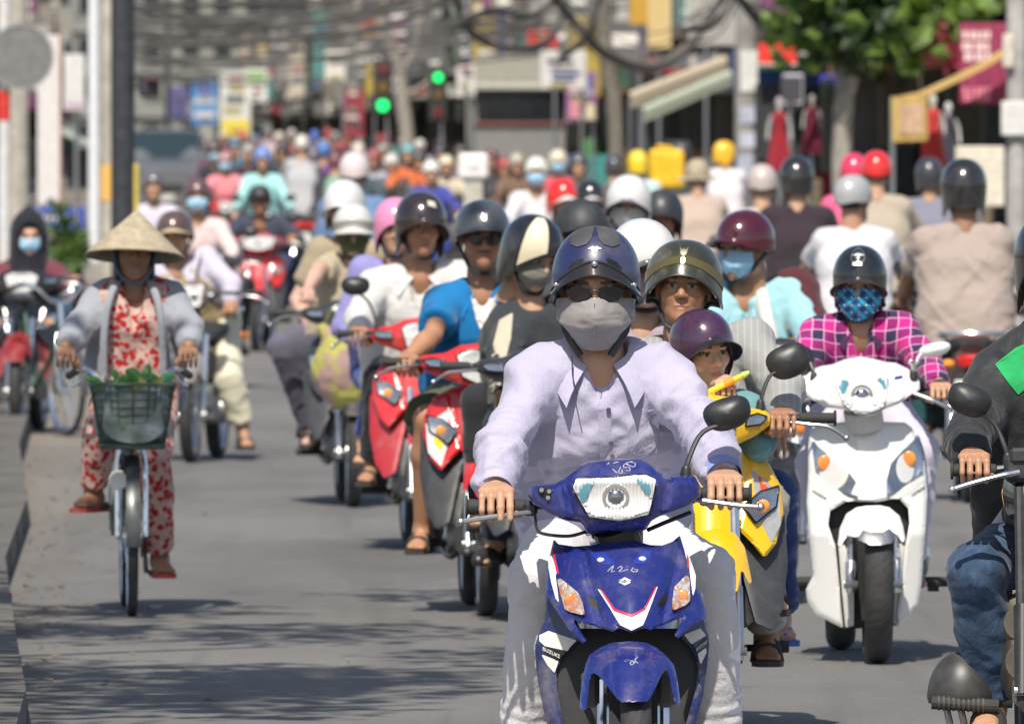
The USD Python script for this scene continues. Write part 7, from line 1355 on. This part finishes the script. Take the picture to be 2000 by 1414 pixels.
# trees
def branch_tree(label, X, s, trunk_r, pts_list, m, crown=(), name='street_tree', xyz=None):
    b = PG(X, s) if xyz is None else A(xyz, float); t = thing(name, label, 'tree', b); tr = None
    for k, (pts, r0, r1) in enumerate(pts_list):
        p = spline(pts, 18); msh = displace(tube(p, np.linspace(r0, r1, 18), 10), lambda v: .15 * r0 * (meshkit.noise(v * 5) - .5)); 
        if tr is None: tr = obj('trunk', msh, m, t)
        else: obj('limb', msh, m, tr)
    for k, (c, r, n, sz, lm) in enumerate(crown): obj('crown' if k == 0 else 'leaf_clump', leaves(n, c, r, sz, 17 + k * 5 + int(X) % 50, None), lm, t, smooth=False)
    return t, b
BARK = concrete((.20, .18, .15), 'bark', 9.0); BARKL = concrete((.34, .31, .27), 'bark_pale', 9.0)
def px_l(b, X, Y, s, y=0): return ((X - 1000) / s - b[0], y, zpx(Y, s) - b[2])
s_ = RS(1650, 2.4); b = PG(1650, s_); q = lambda X, Y, y=0: px_l(b, X, Y, s_, y)
t, _ = branch_tree('leafy green tree with pink blossom clusters above the right pavement', 1650, s_, .2, [([(0, 0, 0), q(1645, 300), q(1650, 180), q(1662, 60)], .13, .10), ([q(1652, 180), q(1690, 90, -.2), q(1770, 20, -.4)], .10, .04), ([q(1650, 160), q(1610, 60, .2), q(1570, -20, .3)], .09, .04), ([q(1660, 80), q(1740, 110, -.5), q(1830, 90, -.6)], .06, .02)], BARKL,
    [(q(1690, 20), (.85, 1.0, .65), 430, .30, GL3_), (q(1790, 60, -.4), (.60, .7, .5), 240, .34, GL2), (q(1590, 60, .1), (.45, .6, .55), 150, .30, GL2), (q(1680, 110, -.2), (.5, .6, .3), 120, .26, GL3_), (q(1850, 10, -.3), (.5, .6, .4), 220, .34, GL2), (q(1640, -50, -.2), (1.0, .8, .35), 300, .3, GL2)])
for (X, Y, r) in ((1823, 70, .12), (1832, 110, .14), (1848, 118, .13), (1862, 100, .12), (1870, 125, .12), (1846, 90, .10)): obj('blossom', leaves(40, q(X, Y, -.75), (r, r, r), .12, int(X), None), leaf_mat((.50, .06, .12), 'blossom_pink'), t, smooth=False)
s_ = 78; b = PG(785, s_); q = lambda X, Y, y=0: px_l(b, X, Y, s_, y)
branch_tree('bare grey tree with crooked limbs beside the green traffic lights', 785, s_, .2, [([(0, 0, 0), q(800, 330), q(790, 230), q(775, 120), q(735, 20), q(720, -60)], .22, .12), ([q(778, 150), q(812, 90), q(822, -40)], .11, .09), ([q(785, 190), q(830, 165), q(860, 130)], .07, .03), ([q(760, 90), q(700, 40), q(640, -30)], .08, .05)], BARKL)
s_ = 116; b = PG(1205, s_); q = lambda X, Y, y=0: px_l(b, X, Y, s_, y)
branch_tree('grey tree trunk with a looping dark limb behind the white visor helmet', 1205, s_, .2, [([(0, 0, 0), q(1205, 400), q(1203, 250), q(1190, 130), q(1160, -40)], .16, .12), ([q(1195, 110), q(1270, 128), q(1340, 90), q(1410, -30)], .07, .08)], BARK)
t, b, h = pole('utility_pole', 'dark pole plastered with white papers left of the red sign', 'pole', 1458, 150, -60, .29, GREYP, flare=1.15); [plate(t, X, Y, 150, b, w, hh, plastic(c, .6), 'paper', th=.01, dy=-.16) for X, Y, w, hh, c in ((1462, 140, 34, 80, (.50, .50, .48)), (1460, 225, 32, 34, (.32, .34, .42)), (1460, 275, 30, 30, (.38, .40, .48)), (1455, 320, 30, 34, (.30, .33, .42)))]
t, b, h = pole('utility_pole', 'pale pole with a white plate at the right edge', 'pole', 1985, 230, -60, .17, concrete((.44, .42, .40), 'pale_pole', 5.0)); plate(t, 1982, 232, 230, b, 56, 68, WHT); plate(t, 1968, 100, 230, b, 22, 66, CREAM); obj('clamp', tube([(0, 0, Zl(205, 230, b)), (0, 0, Zl(198, 230, b))], .095, 14), STEEL, t)
t, b, h = pole('signboard', 'blank cream board standing beside the round black helmet at right', 'sign', 1912, 215, 285, .05, STEEL); plate(t, 1913, 345, 215, b, 96, 118, plastic((.52, .47, .38), .5))
t, b, h = pole('shop_banner', 'dark red shop banner with two rows of white lettering', 'banner', 1990, 196, 10, .06, STEEL); pl = plate(t, 1925, 125, 196, b, 104, 158, plastic((.20, .015, .055), .6), th=.06)
rb = random.Random(3)
for r_, Y in enumerate((70, 92, 112, 178, 192)):
    for k in range(5): X = 1884 + k * 11 + rb.uniform(-2, 2); obj('letter', box(((X - 1000) / 196 - b[0], -.156, Zl(Y, 196, b)), (.04, .008, .085 if r_ < 3 else .07)), plastic((.62, .45, .45) if r_ < 3 else (.55, .16, .22), .5), pl)
b = PG(1760, 198); t = thing('awning', 'yellow awning sloping up to the right over the pavement, with hanging side flap', 'awning', b); q = lambda X, Y, y=0: px_l(b, X, Y, 198, y)
aw = A([[q(X, Y, yy) for X, Y in ((1752, 190), (1800, 180), (1860, 152), (1915, 125), (1970, 92))] for yy in (-.9, 0, .9)]); obj('cloth', thicken(aw, .05), cloth((.50, .33, .12), .6), t, smooth=50); obj('flap', panel([tuple(A(q(X, Y))[[0, 2]]) for X, Y in ((1735, 192), (1805, 188), (1806, 275), (1738, 278))], lambda x, z: -.95 + .03 * np.sin(x * 30), .02, .005, .05), cloth((.46, .32, .10), .6), t); obj('print', panel([tuple(A(q(X, Y))[[0, 2]]) for X, Y in ((1750, 205), (1796, 202), (1796, 262), (1752, 264))], lambda x, z: -.966 + .03 * np.sin(x * 30), .006, .001, .05), plastic((.42, .28, .18), .6), t)
for X in (1738, 1965): obj('pole', tube([A([q(X, 200)[0], -.85, 0]), q(X, 190 if X < 1800 else 95, -.85)], .025, 8), STEEL, t)
t, b, h = pole('lightbox_sign', 'bright red light box sign on dark bracket right of the papered pole', 'sign', 1530, 155, 60, .07, DKP); plate(t, 1518, 104, 155, b, 74, 42, plastic((.66, .035, .022), .4), th=.18); plate(t, 1518, 127, 155, b, 78, 6, plastic((.5, .35, .34), .5), 'rim', th=.19); plate(t, 1505, 76, 155, b, 60, 18, plastic((.03, .03, .035), .5), 'top', th=.2); plate(t, 1548, 175, 155, b, 40, 60, plastic((.42, .42, .48), .5), 'notice', dy=-.2); plate(t, 1520, 240, 155, b, 90, 150, plastic((.016, .016, .02), .6), 'shutter', th=.1, dy=.2)
for k, (X0_, Y0_, X1_, Y1_, c) in enumerate(((1232, 190, 1420, 118, (.42, .36, .27)), (1258, 218, 1430, 146, (.34, .38, .30)))):
    b = PG(X0_, 142 - k * 4); s_ = 142 - k * 4; t = thing('folded_awning', ['upper cream folded awning arm left of the papered pole', 'lower greenish folded awning arm left of the papered pole'][k], 'awning', b); a_, e_ = A(px_l(b, X0_, Y0_, s_)), A(px_l(b, X1_, Y1_, s_)); obj('roll', tube([a_, e_], .075, 12), cloth(c, .8), t); obj('valance', panel([tuple(x) for x in (a_[[0, 2]], e_[[0, 2]], e_[[0, 2]] - A([0, .14]), a_[[0, 2]] - A([0, .16]))][::-1], lambda x, z: 0 * x - .05, .02, .004, .1), cloth(tuple(x * .6 for x in c), .8), t); obj('post', tube([A([a_[0], .05, 0]), a_], .03, 8), STEEL, t)
for X, w, y0, y1, c, lb, s_ in ((1288, 46, -40, 96, (.50, .37, .17), 'yellow ochre pillar sign above the folded awnings', 120), (1250, 40, -40, 50, (.42, .24, .03), 'orange yellow sign board left of the ochre pillar', 118), (1380, 84, -30, 62, (.42, .50, .47), 'white and teal striped sign board above the awnings', 125), (1545, 40, 150, 200, (.04, .04, .05), 'dark notice board under the red light box sign', 158)):
    t, b, h = pole('hanging_sign', lb, 'sign', X, s_, y0, .08, STEEL); plate(t, X, (y0 + y1) / 2, s_, b, w, y1 - y0, plastic(c, .5), th=.2)
    if 'teal' in lb: [plate(t, 1380, Y, s_, b, 70, 9, plastic((.04, .26, .20), .5), 'stripe', th=.02, dy=-.235) for Y in (5, 22, 44)]
for X, s_, w, y0, y1, c, lb in ((1620, 160, 40, 145, 165, (.03, .04, .36), 'small blue sign plate under the leafy tree'), (690, 95, 44, 175, 270, (.20, .02, .035), 'dark red board left of the green traffic light'), (655, 100, 40, 92, 160, (.60, .56, .50), 'whitish oval shop sign above the crowd'), (1100, 120, 90, 100, 175, (.48, .46, .45), 'pale grey billboard above the lorry'), (1135, 118, 60, 140, 240, (.20, .10, .18), 'colourful poster board right of the lorry'), (910, 105, 36, 130, 190, (.52, .50, .46), 'small white plate on a pole left of the lorry'), (460, 48, 60, 140, 270, (.50, .52, .50), 'white vertical sign with yellow foot far down the street'), (400, 46, 50, 160, 245, (.06, .20, .46), 'blue vertical sign far down the street'), (350, 45, 36, 170, 232, (.09, .08, .20), 'purple blue vertical sign far down the street'), (500, 50, 44, 118, 200, (.55, .56, .52), 'white and green sign far down the street'), (580, 62, 30, 60, 190, (.40, .36, .28), 'tan vertical sign above the far traffic'), (625, 70, 26, 20, 150, (.05, .24, .22), 'teal vertical sign above the far traffic'), (545, 60, 30, 40, 100, (.46, .44, .40), 'pale sign high over the far traffic'), (720, 90, 30, 0, 80, (.30, .10, .06), 'rusty orange vertical sign above the dark red board'), (1060, 118, 60, 60, 95, (.45, .03, .03), 'red awning sign above the grey billboard')):
    t, b, h = pole('street_sign', lb, 'sign', X + w * .4, s_, y0, .06, STEEL); pl = plate(t, X, (y0 + y1) / 2, s_, b, w, y1 - y0, plastic(c, .5), th=.14)
    rl_ = random.Random(int(X)); [plate(t, X + rl_.uniform(-.12, .12) * w, y0 + (y1 - y0) * (k_ + .6) / 6.2, s_, b, w * rl_.uniform(.35, .75), (y1 - y0) * rl_.uniform(.05, .11), plastic(rl_.choice([(.40, .38, .34), (.05, .05, .06), (.25, .04, .05), (.05, .08, .22), (.30, .26, .10), (.10, .16, .12)]), .5), 'panel', th=.02, dy=-.212) for k_ in range(6) if rl_.random() < .75]
    if 'yellow foot' in lb: plate(t, X, 250, s_, b, w * .9, 34, plastic((.58, .48, .06), .5), 'foot', th=.02, dy=-.21)
    if lb.startswith('blue vertical'): [plate(t, X, Y, s_, b, w * .8, 12, WHT, 'stripe', th=.02, dy=-.21) for Y in (198, 225)]
    if 'green sign' in lb: plate(t, X, 150, s_, b, w * .8, 18, plastic((.18, .42, .07), .5), 'stripe', th=.02, dy=-.21)
    if 'poster' in lb: [plate(t, X + dx, Y, s_, b, 18, hh, plastic(cc, .5), 'poster', th=.02, dy=-.21) for dx, Y, hh, cc in ((-14, 165, 30, (.5, .12, .14)), (12, 170, 36, (.08, .10, .30)), (-12, 215, 34, (.50, .18, .22)), (18, 220, 30, (.50, .44, .26)))]
def mannequin(X, s_, y0, y1, c, c2, label):
    b = PG(X, s_); b[2] += .14; t = thing('mannequin', label, 'mannequin', b); H = zpx(y0, s_) - zpx(y1, s_); z0 = zpx(y1, s_) - b[2]; k = H / 1.35
    obj('dress', displace(lathe([(.001, z0), (.23 * k, z0), (.20 * k, z0 + .3 * k), (.15 * k, z0 + .6 * k), (.105 * k, z0 + .80 * k), (.14 * k, z0 + .98 * k), (.13 * k, z0 + 1.08 * k), (.05 * k, z0 + 1.13 * k), (.001, z0 + 1.13 * k)], 28), lambda v: .02 * np.sin(np.arctan2(v[:, 1], v[:, 0]) * 9) * np.clip(1 - (v[:, 2] - z0) / .8, 0, 1)), cloth(c, .8), t, smooth=60)
    hd_ = obj('bust', lathe([(.045 * k, z0 + 1.1 * k), (.04 * k, z0 + 1.18 * k), (.065 * k, z0 + 1.24 * k), (.075 * k, z0 + 1.31 * k), (.05 * k, z0 + 1.38 * k), (.001, z0 + 1.40 * k)], 18), plastic(c2, .4), t); obj('stand', tube([(0, 0, 0), (0, 0, z0 + .05)], .02, 8), STEEL, t)
    for sd in (-1, 1): obj('arm', tube(spline([(sd * .13 * k, 0, z0 + 1.05 * k), (sd * .20 * k, .02, z0 + .85 * k), (sd * .22 * k, -.02, z0 + .6 * k)], 8), [.04 * k] * 4 + [.03 * k] * 4, 8), plastic(c2, .4), t)
mannequin(1522, 168, 195, 335, (.24, .012, .022), (.34, .33, .33), 'shop mannequin in long dark red dress beside the papered pole'); mannequin(1586, 162, 190, 300, (.13, .012, .03), (.30, .29, .28), 'shop mannequin in maroon dress behind the tree trunk'); mannequin(1822, 196, 190, 330, (.40, .035, .03), (.45, .42, .38), 'shop mannequin in bright red dress right of the yellow awning flap'); mannequin(1852, 192, 205, 340, (.035, .03, .045), (.42, .40, .38), 'shop mannequin in black clothes beside the bright red one')
# traffic lights
GREEN_L = emit((.0, .95, .16), 1.1, 'green_signal'); RED_OFF = plastic((.12, .012, .012), .3); AMB_OFF = plastic((.12, .07, .01), .3)
for X, Y, s_, r_, lb, lit in ((748, 207, 105, .10, 'traffic light with a large green lamp in front of the bare tree', 2), (856, 152, 100, .085, 'traffic light with green over dark red lamp beside the bare tree', 0), (1060, 112, 90, .09, 'small traffic light with green lamp above the lorry', 2)):
    t, b, h = pole('traffic_light', lb, 'traffic light', X + r_ * s_ * .9, s_, Y - 60, .09, STEEL); zc = Zl(Y, s_, b); xc = (X - 1000) / s_ - b[0]; k0 = {2: 0, 0: -2}[lit]
    obj('signal_box', box((xc, -.12, zc + (.34 if lit == 2 else -.34)), (.36, .22, 1.05), .03), plastic((.02, .022, .022), .5), t)
    for k in range(3): obj('lamp', move(disc(r_, .05, 24), (0, 0, 0), rz=90).apply_translation((xc, -.255, zc + (.34 * (2 - k) if lit == 2 else -.34 * k))), GREEN_L if k == lit else (RED_OFF if k != 1 else AMB_OFF), t); 
# lorry, car, utility box
s_ = 96; b = PG(1012, s_); t = thing('lorry', 'grey covered lorry with wide dark windscreen facing the traffic', 'lorry', b); q = lambda X, Y, y=0: px_l(b, X, Y, s_, y); GRYT = plastic((.16, .16, .155), .6)
obj('cab', loft([((0, .12, 1.62), .96, 1.12, 8), ((0, .3, 1.66), 1.02, 1.2, 8), ((0, 1.6, 1.66), 1.02, 1.2, 8)], 40), GRYT, t); obj('windscreen', panel([tuple(A(q(X, Y))[[0, 2]]) for X, Y in ((930, 184), (1105, 184), (1102, 234), (932, 234))], lambda x, z: .05 + .03 * x * x, .03, .01, .1), plastic((.008, .010, .013), .15), t); obj('stripe', box((0, .08, q(0, 243)[2]), (1.86, .08, .07), .02), plastic((.16, .05, .045), .5), t); obj('grille', box((0, .08, 1.0), (1.5, .1, .5), .03), plastic((.08, .08, .08), .5), t); obj('bumper', box((0, .0, .55), (2.0, .25, .3), .05), plastic((.12, .12, .12), .5), t)
obj('canopy', loft([((0, 1.7, 2.35), 1.06, 1.15, 5), ((0, 6.2, 2.35), 1.06, 1.15, 5)], 36), plastic((.24, .235, .20), .8), t); obj('roof_board', box((0, .5, q(0, 170)[2]), (2.2, 1.2, .14), .03), plastic((.34, .33, .28), .6), t)
for k in (-1, 1): obj('headlight', move(disc(.12, .06, 20), (0, 0, 0), rz=90).apply_translation((k * .7, .03, .85)), REFL, t); obj('wheel', move(disc(.45, .28, 24), (k * .85, 1.0, .45)), RUBBER, t); obj('wheel', move(disc(.45, .28, 24), (k * .85, 5.0, .45)), RUBBER, t); obj('mirror', box((k * 1.2, .15, 2.3), (.16, .08, .4), .03), BLACK, t)
s_ = 92; b = PG(322, s_); t = thing('car', 'dark grey van with big windscreen and one lit reflection, left lane far behind', 'car', b); GC = paint((.10, .105, .115), .25, .7, .2)
obj('body', cat(loft([((0, 0, .72), .72, .36, 5), ((0, .15, .75), .88, .45, 6), ((0, 1.0, .85), .92, .55, 6), ((0, 4.3, .9), .90, .6, 6), ((0, 4.5, .8), .8, .45, 5)], 36)), GC, t); obj('cabin', loft([((0, .75, 1.20), .84, .16, 6), ((0, 1.5, 1.45), .74, .52, 5), ((0, 4.0, 1.45), .74, .52, 5), ((0, 4.4, 1.2), .80, .2, 5)], 36), GC, t)
obj('windscreen', thicken(A([[(x * (.80 - .14 * v), .64 + .74 * v + .05 * x * x, 1.27 + .64 * v) for v in np.linspace(0, 1, 6)] for x in np.linspace(-1, 1, 9)]), -.015), mat('car_glass', {'p': ('principled_bsdf', dict(base_color=(.022, .036, .045), roughness=.12, specular_ior_level=.35))}, [], 'p.BSDF'), t, smooth=60)
for k in (-1, 1): obj('headlight', move(trimesh.creation.icosphere(2, 1), (k * .62, .02, .80), s=(.16, .08, .11)), metal((.95, .93, .88), .08), t); obj('wheel', move(disc(.32, .2, 24), (k * .78, .85, .32)), RUBBER, t); obj('wheel', move(disc(.32, .2, 24), (k * .78, 3.6, .32)), RUBBER, t); obj('mirror', move(trimesh.creation.icosphere(2, 1), (k * .98, 1.1, 1.15), s=(.09, .07, .08)), GC, t)
obj('grille', box((0, -.02, .72), (.8, .06, .14), .02), BLACK, t); obj('number_plate', box((0, -.06, .5), (.4, .02, .12), .004), WHT, t)
s_ = 205; b = PG(924, s_); t = thing('utility_box', 'white box with rounded corners on a ribbed pale post amid the traffic', 'utility box', b); obj('housing', box((0, 0, Zl(325, s_, b)), (.29, .20, .245), .03), plastic((.66, .62, .60), .5), t); obj('label', box((0, -.103, Zl(328, s_, b)), (.12, .006, .05)), plastic((.45, .42, .42), .5), t)
obj('post', box((0, .02, Zl(352, s_, b) / 2), (.18, .14, Zl(352, s_, b)), .01), plastic((.36, .35, .30), .6), t)
for k in range(6): obj('slat', box((-.075 + k * .03, -.06, Zl(352, s_, b) / 2), (.014, .03, Zl(352, s_, b) - .02), .004), plastic((.52, .50, .44), .5), t)
# cables over the street
CAB = plastic((.075, .073, .070), .8)
def cable(label, pts, s_, r): b = P(*pts[0], s_); t = thing('cable_bundle', label, 'cable', b); r *= .55; p = spline([P(X, Y, s_, dy) - b for (X, Y), dy in zip(pts, np.linspace(0, 4, len(pts)))], 40); obj('bundle', displace(tube(p, r, 8), lambda v: r * .5 * (meshkit.noise(v * 6) - .5)), CAB, t); [obj('strand', tube(p + A([0, -.5 * r, -r * (1 + k)]) + .2 * r * np.sin(np.arange(40) / 4 + k)[:, None] * A([0, 0, 1]), r * .3, 5), CAB, t) for k in (.4, .9)]; rr_ = random.Random(int(pts[0][0] + pts[0][1] * 7 + s_)); [obj('strand', tube(p + A([0, rr_.uniform(-.5, .5), 0]) + A([0, 0, 1]) * (rr_.uniform(-.35, .45) * np.sin(np.linspace(0, math.pi, 40)) * rr_.uniform(.3, 1.2) + rr_.uniform(-.12, .12))[:, None], rr_.uniform(.008, .016), 4), CAB, t) for k in range(5 if r > .02 else 2)]
cable('thick dark cable loop hanging over the lorry and the folded awnings', [(1060, -40), (1120, 40), (1180, 100), (1270, 130), (1340, 95), (1400, 10), (1430, -40)], 150, .085)
cable('dark cables sagging from the papered pole into the leafy tree', [(1425, -30), (1475, 30), (1540, 62), (1640, 60), (1740, 30), (1850, -30)], 165, .085)
cable('long dark cable bundle crossing the street, lowest of three', [(255, 92), (420, 86), (560, 74), (700, 62), (830, 20), (900, -30)], 130, .055); cable('long dark cable bundle crossing the street, middle of three', [(255, 48), (420, 50), (600, 42), (760, 10), (860, -40)], 135, .04); cable('long dark cable bundle crossing the street, topmost of three', [(255, 14), (450, 8), (620, 6), (800, -30)], 138, .05)
cable('dark tangled cable loop above the lorry', [(880, -30), (905, 40), (960, 85), (1040, 92), (1085, 60), (1120, -30)], 140, .07)
cable('thin dark cables high over the far traffic', [(280, 130), (460, 118), (640, 118), (800, 96), (1000, 60)], 110, .03)
for k, (y0_, y1_, sc_) in enumerate(((30, 24, 120), (66, 58, 126), (108, 100, 118), (118, 86, 132), (150, 140, 100), (20, -10, 140), (78, 92, 108), (40, 60, 112))): cable('thin dark cable over the left lanes, %s of eight' % ORD[k], [(250, y0_), (430, y0_ + 14), (620, (y0_ + y1_) / 2 + 12), (860, y1_ - 10), (1000 + 40 * k, y1_ - 50)], sc_, .028)
for k, pts in enumerate(([(880, 60), (960, 20), (1040, 30), (1120, -30)], [(1090, 120), (1150, 60), (1180, -30)], [(1330, 60), (1400, 40), (1450, -30)], [(1540, -20), (1640, 38), (1760, 28), (1880, -30)], [(1480, 20), (1590, 52), (1700, 66), (1810, 40), (1900, -20)])): cable('dark cable tangle over the right pavement, %s of five' % ORD[k], pts, 150 + 4 * k, .05)
# the roadside tree near the camera whose canopy shades the road (its trunk stands left of the picture)
trng = np.random.default_rng(5); ob = A([-5.3, 39.6, 0.0]); t = thing('shade_tree', 'broad street tree standing left of the picture, its canopy shading the road', 'tree', ob)
tr = obj('trunk', tube(spline([(0, 0, 0), (.1, .1, 2.2), (.5, .3, 4.6), (.9, .2, 6.4)], 14), np.linspace(.26, .14, 14), 12), BARK, t)
for k, e in enumerate(((3.0, -2, 6.6), (3.6, 2.0, 6.9), (1.6, 4.5, 7.0), (.6, -3.5, 7.2), (4.2, -.2, 7.2), (2.4, 6.5, 7.0))): obj('limb', tube(spline([(.3, .2, 3.9), (A(e) * .5 + A([0, 0, 2.1])), e], 12), np.linspace(.11, .03, 12), 8), BARK, tr)
cl = []
for k in range(60): cl.append(leaves(150, (trng.uniform(-1.2, 4.6), trng.triangular(-7.0, -1.0, 8.2), trng.uniform(6.3, 7.8)), (.65, 1.0, .35), .20, 100 + k, None))
obj('crown', cat(*cl), GL1, t, smooth=False)
# ---------------------------------------------------------------- the far traffic
rc = random.Random(23); protos = {}
def far_bike(s, label, kind):
    cols = {'dark': DKGREY, 'red': RED, 'blue': paint((.02, .05, .22), .25, .6, .2), 'silver': paint((.4, .4, .42), .25, .6, .2)}
    key = (kind, s.back)
    if key not in protos: p = underbone('far_motorbike', label, s.B, cols[kind], rz=s.rz, simple=True, cow=.8, group='motorbikes in the far traffic'); protos[key] = p; return p
    r = thing('far_motorbike', label, 'motorbike', s.B, s.rz, 'motorbikes in the far traffic'); r.GetReferences().AddInternalReference(protos[key].GetPath()); 
    ops = UsdGeom.Xformable(r); r.SetInstanceable(True); return r
def far_rider(X, Y, sc, shirt, helm, label, back=False, mask=None, bike='dark', hx=None):
    s = Slot(X, sc=sc, back=back); far_bike(s, 'motorbike under the ' + label, bike)
    rider(s, label, (hx or X, Y), shirt=cloth(shirt, .6), trousers=cloth(rc.choice([(.02, .02, .025), (.03, .04, .08), (.12, .11, .10)]), .6), helmet=('half' if rc.random() < .5 else 'open', paint(helm, .25, .6, .1), None), mask=mask, h=.03, st=dict(vneck=0, loose=1.15, folds=False), tt=dict(amp=0), group='riders in the far traffic')
for X, Y, sc, sh, hm, lb, bk, mk, bi in (
    (513, 312, 172, (.30, .56, .55), (.12, .20, .45), 'rider in pale cyan top and blue helmet, arms spread', 0, 0, 'dark'), (440, 318, 150, (.66, .22, .25), (.35, .2, .2), 'rider in salmon pink top left of the cyan rider', 0, BLUEMASK, 'red'), (415, 292, 130, (.12, .05, .08), (.12, .06, .08), 'rider in dark plum top near the grey van', 0, 0, 'dark'), (460, 290, 120, (.04, .14, .20), (.03, .12, .22), 'rider in dark teal top behind the salmon rider', 0, 0, 'dark'),
    (590, 285, 150, (.36, .36, .38), (.5, .46, .42), 'rider in grey top with cream helmet, seen from behind', 1, 0, 'dark'), (632, 298, 140, (.13, .04, .20), (.04, .15, .42), 'rider in deep purple top with bright blue helmet, from behind', 1, 0, 'dark'), (655, 318, 150, (.18, .30, .22), (.15, .05, .06), 'rider in sage green top, seen from behind', 1, 0, 'silver'), (668, 292, 125, (.28, .03, .04), (.2, .02, .03), 'rider in dark red top right of the purple rider', 1, 0, 'red'), (797, 302, 150, (.55, .14, .05), (.12, .30, .32), 'rider in orange top with teal helmet', 0, 0, 'dark'), (765, 322, 150, (.10, .12, .14), (.5, .48, .44), 'rider in charcoal top with pale helmet left of the orange rider', 0, 0, 'dark'),
    (842, 338, 170, (.05, .06, .28), (.62, .60, .56), 'rider in royal blue top with white helmet', 0, 0, 'blue'), (872, 325, 150, (.50, .44, .34), (.60, .54, .40), 'rider in cream top with beige helmet left of the white box', 0, 0, 'dark'), (730, 312, 140, (.34, .35, .40), (.30, .06, .07), 'rider in slate grey top with maroon helmet', 0, 0, 'silver'), (700, 296, 120, (.40, .38, .33), (.55, .50, .42), 'rider in oatmeal top far behind the big blue man', 1, 0, 'dark'),
    (545, 272, 95, (.50, .42, .30), (.50, .45, .36), 'rider in sand coloured top in the far middle of the road', 0, 0, 'dark'), (500, 278, 100, (.10, .11, .16), (.10, .12, .2), 'rider in navy black top far down the road', 0, 0, 'dark'), (475, 268, 85, (.48, .46, .46), (.5, .1, .1), 'rider in light grey top with red helmet far down the road', 0, 0, 'red'), (615, 268, 90, (.05, .09, .30), (.06, .12, .4), 'rider in cobalt top far behind the purple rider', 1, 0, 'blue'), (570, 264, 78, (.32, .10, .10), (.45, .42, .4), 'rider in brick red top far down the road', 0, 0, 'dark'), (690, 272, 85, (.06, .06, .07), (.05, .05, .06), 'rider all in black far behind the slate rider', 1, 0, 'dark'),
    (745, 275, 90, (.46, .20, .16), (.40, .05, .05), 'rider in terracotta top under the green traffic light', 0, 0, 'dark'), (820, 288, 105, (.28, .30, .34), (.55, .52, .48), 'rider in steel grey top behind the orange rider', 0, 0, 'dark'), (900, 300, 110, (.20, .14, .09), (.1, .1, .1), 'rider in brown top left of the lorry', 0, 0, 'dark'), (985, 330, 150, (.05, .05, .06), (.30, .04, .04), 'rider in black top with red helmet in front of the lorry', 0, 0, 'red'), (1090, 318, 175, (.50, .09, .09), (.55, .50, .36), 'rider in striped red top with cream helmet beside the white shirt rider', 0, BLUEMASK, 'dark'),
    (420, 300, 140, (.03, .03, .04), (.05, .02, .02), 'rider in inky black top beside the salmon rider', 0, BLUEMASK, 'dark'), (485, 300, 135, (.05, .03, .05), (.3, .28, .25), 'rider in blackish purple top with pale helmet behind the cyan rider', 0, 0, 'dark'), (550, 300, 135, (.03, .04, .06), (.02, .02, .03), 'rider in dark navy top right of the cyan rider', 0, 0, 'dark'), (612, 310, 150, (.04, .04, .05), (.10, .10, .12), 'rider in charcoal black top between grey and purple riders', 1, 0, 'dark'), (680, 312, 145, (.09, .08, .07), (.05, .05, .05), 'rider in dark brown top right of the sage green rider', 1, 0, 'dark'), (705, 322, 160, (.05, .07, .09), (.42, .40, .38), 'rider in dark slate top with grey helmet behind the blue checked man', 0, 0, 'dark'),
    (750, 300, 130, (.03, .03, .03), (.30, .28, .24), 'rider in jet black top left of the orange rider', 0, 0, 'dark'), (818, 315, 150, (.06, .05, .05), (.05, .05, .06), 'rider in dark umber top right of the orange rider', 0, 0, 'red'), (860, 305, 130, (.12, .10, .13), (.03, .03, .04), 'rider in dusky violet top behind the royal blue rider', 0, 0, 'dark'), (960, 312, 140, (.04, .04, .05), (.12, .05, .05), 'rider in coal black top right of the white box', 0, 0, 'dark'), (1010, 322, 160, (.16, .10, .07), (.35, .32, .26), 'rider in chestnut top left of the white shirt rider', 0, 0, 'dark'), (1130, 325, 180, (.05, .05, .06), (.06, .06, .07), 'rider in dark top behind the red and white helmet', 0, 0, 'dark'), (1200, 330, 190, (.10, .07, .06), (.04, .04, .05), 'rider in dark cocoa top left of the yellow helmet', 1, 0, 'dark'), (1330, 300, 150, (.05, .06, .06), (.07, .07, .08), 'rider in greenish black top behind the yellow parcel', 1, 0, 'dark'), (560, 282, 105, (.05, .05, .06), (.05, .05, .05), 'rider in soot black top in the far middle lane', 0, 0, 'dark'), (650, 282, 105, (.08, .03, .04), (.06, .03, .03), 'rider in dark wine top in the far middle lane', 0, 0, 'dark'), (785, 285, 105, (.05, .05, .06), (.28, .26, .24), 'rider in dim black top under the bare tree', 0, 0, 'dark'), (860, 285, 100, (.08, .09, .10), (.20, .05, .05), 'rider in dull grey top under the second traffic light', 0, 0, 'dark'),
    (525, 262, 70, (.40, .32, .40), (.2, .2, .25), 'rider in mauve top furthest down the road', 0, 0, 'dark'), (435, 270, 82, (.16, .06, .08), (.4, .36, .3), 'rider in burgundy top far behind the grey van', 0, 0, 'dark'), (640, 262, 76, (.42, .40, .38), (.35, .05, .06), 'rider in ash grey top far under the whitish oval sign', 1, 0, 'dark'), (1815, 345, 250, (.17, .17, .22), (.03, .03, .04), 'rider in dim violet grey top left of the big tan grey back', 1, 0, 'dark'), (300, 365, 215, (.52, .48, .55), (.10, .09, .10), 'rider in pale lilac top behind the brown helmet', 0, 0, 'dark')):
    far_rider(X, Y, sc, sh, hm, lb, bool(bk), mk or None, bi)
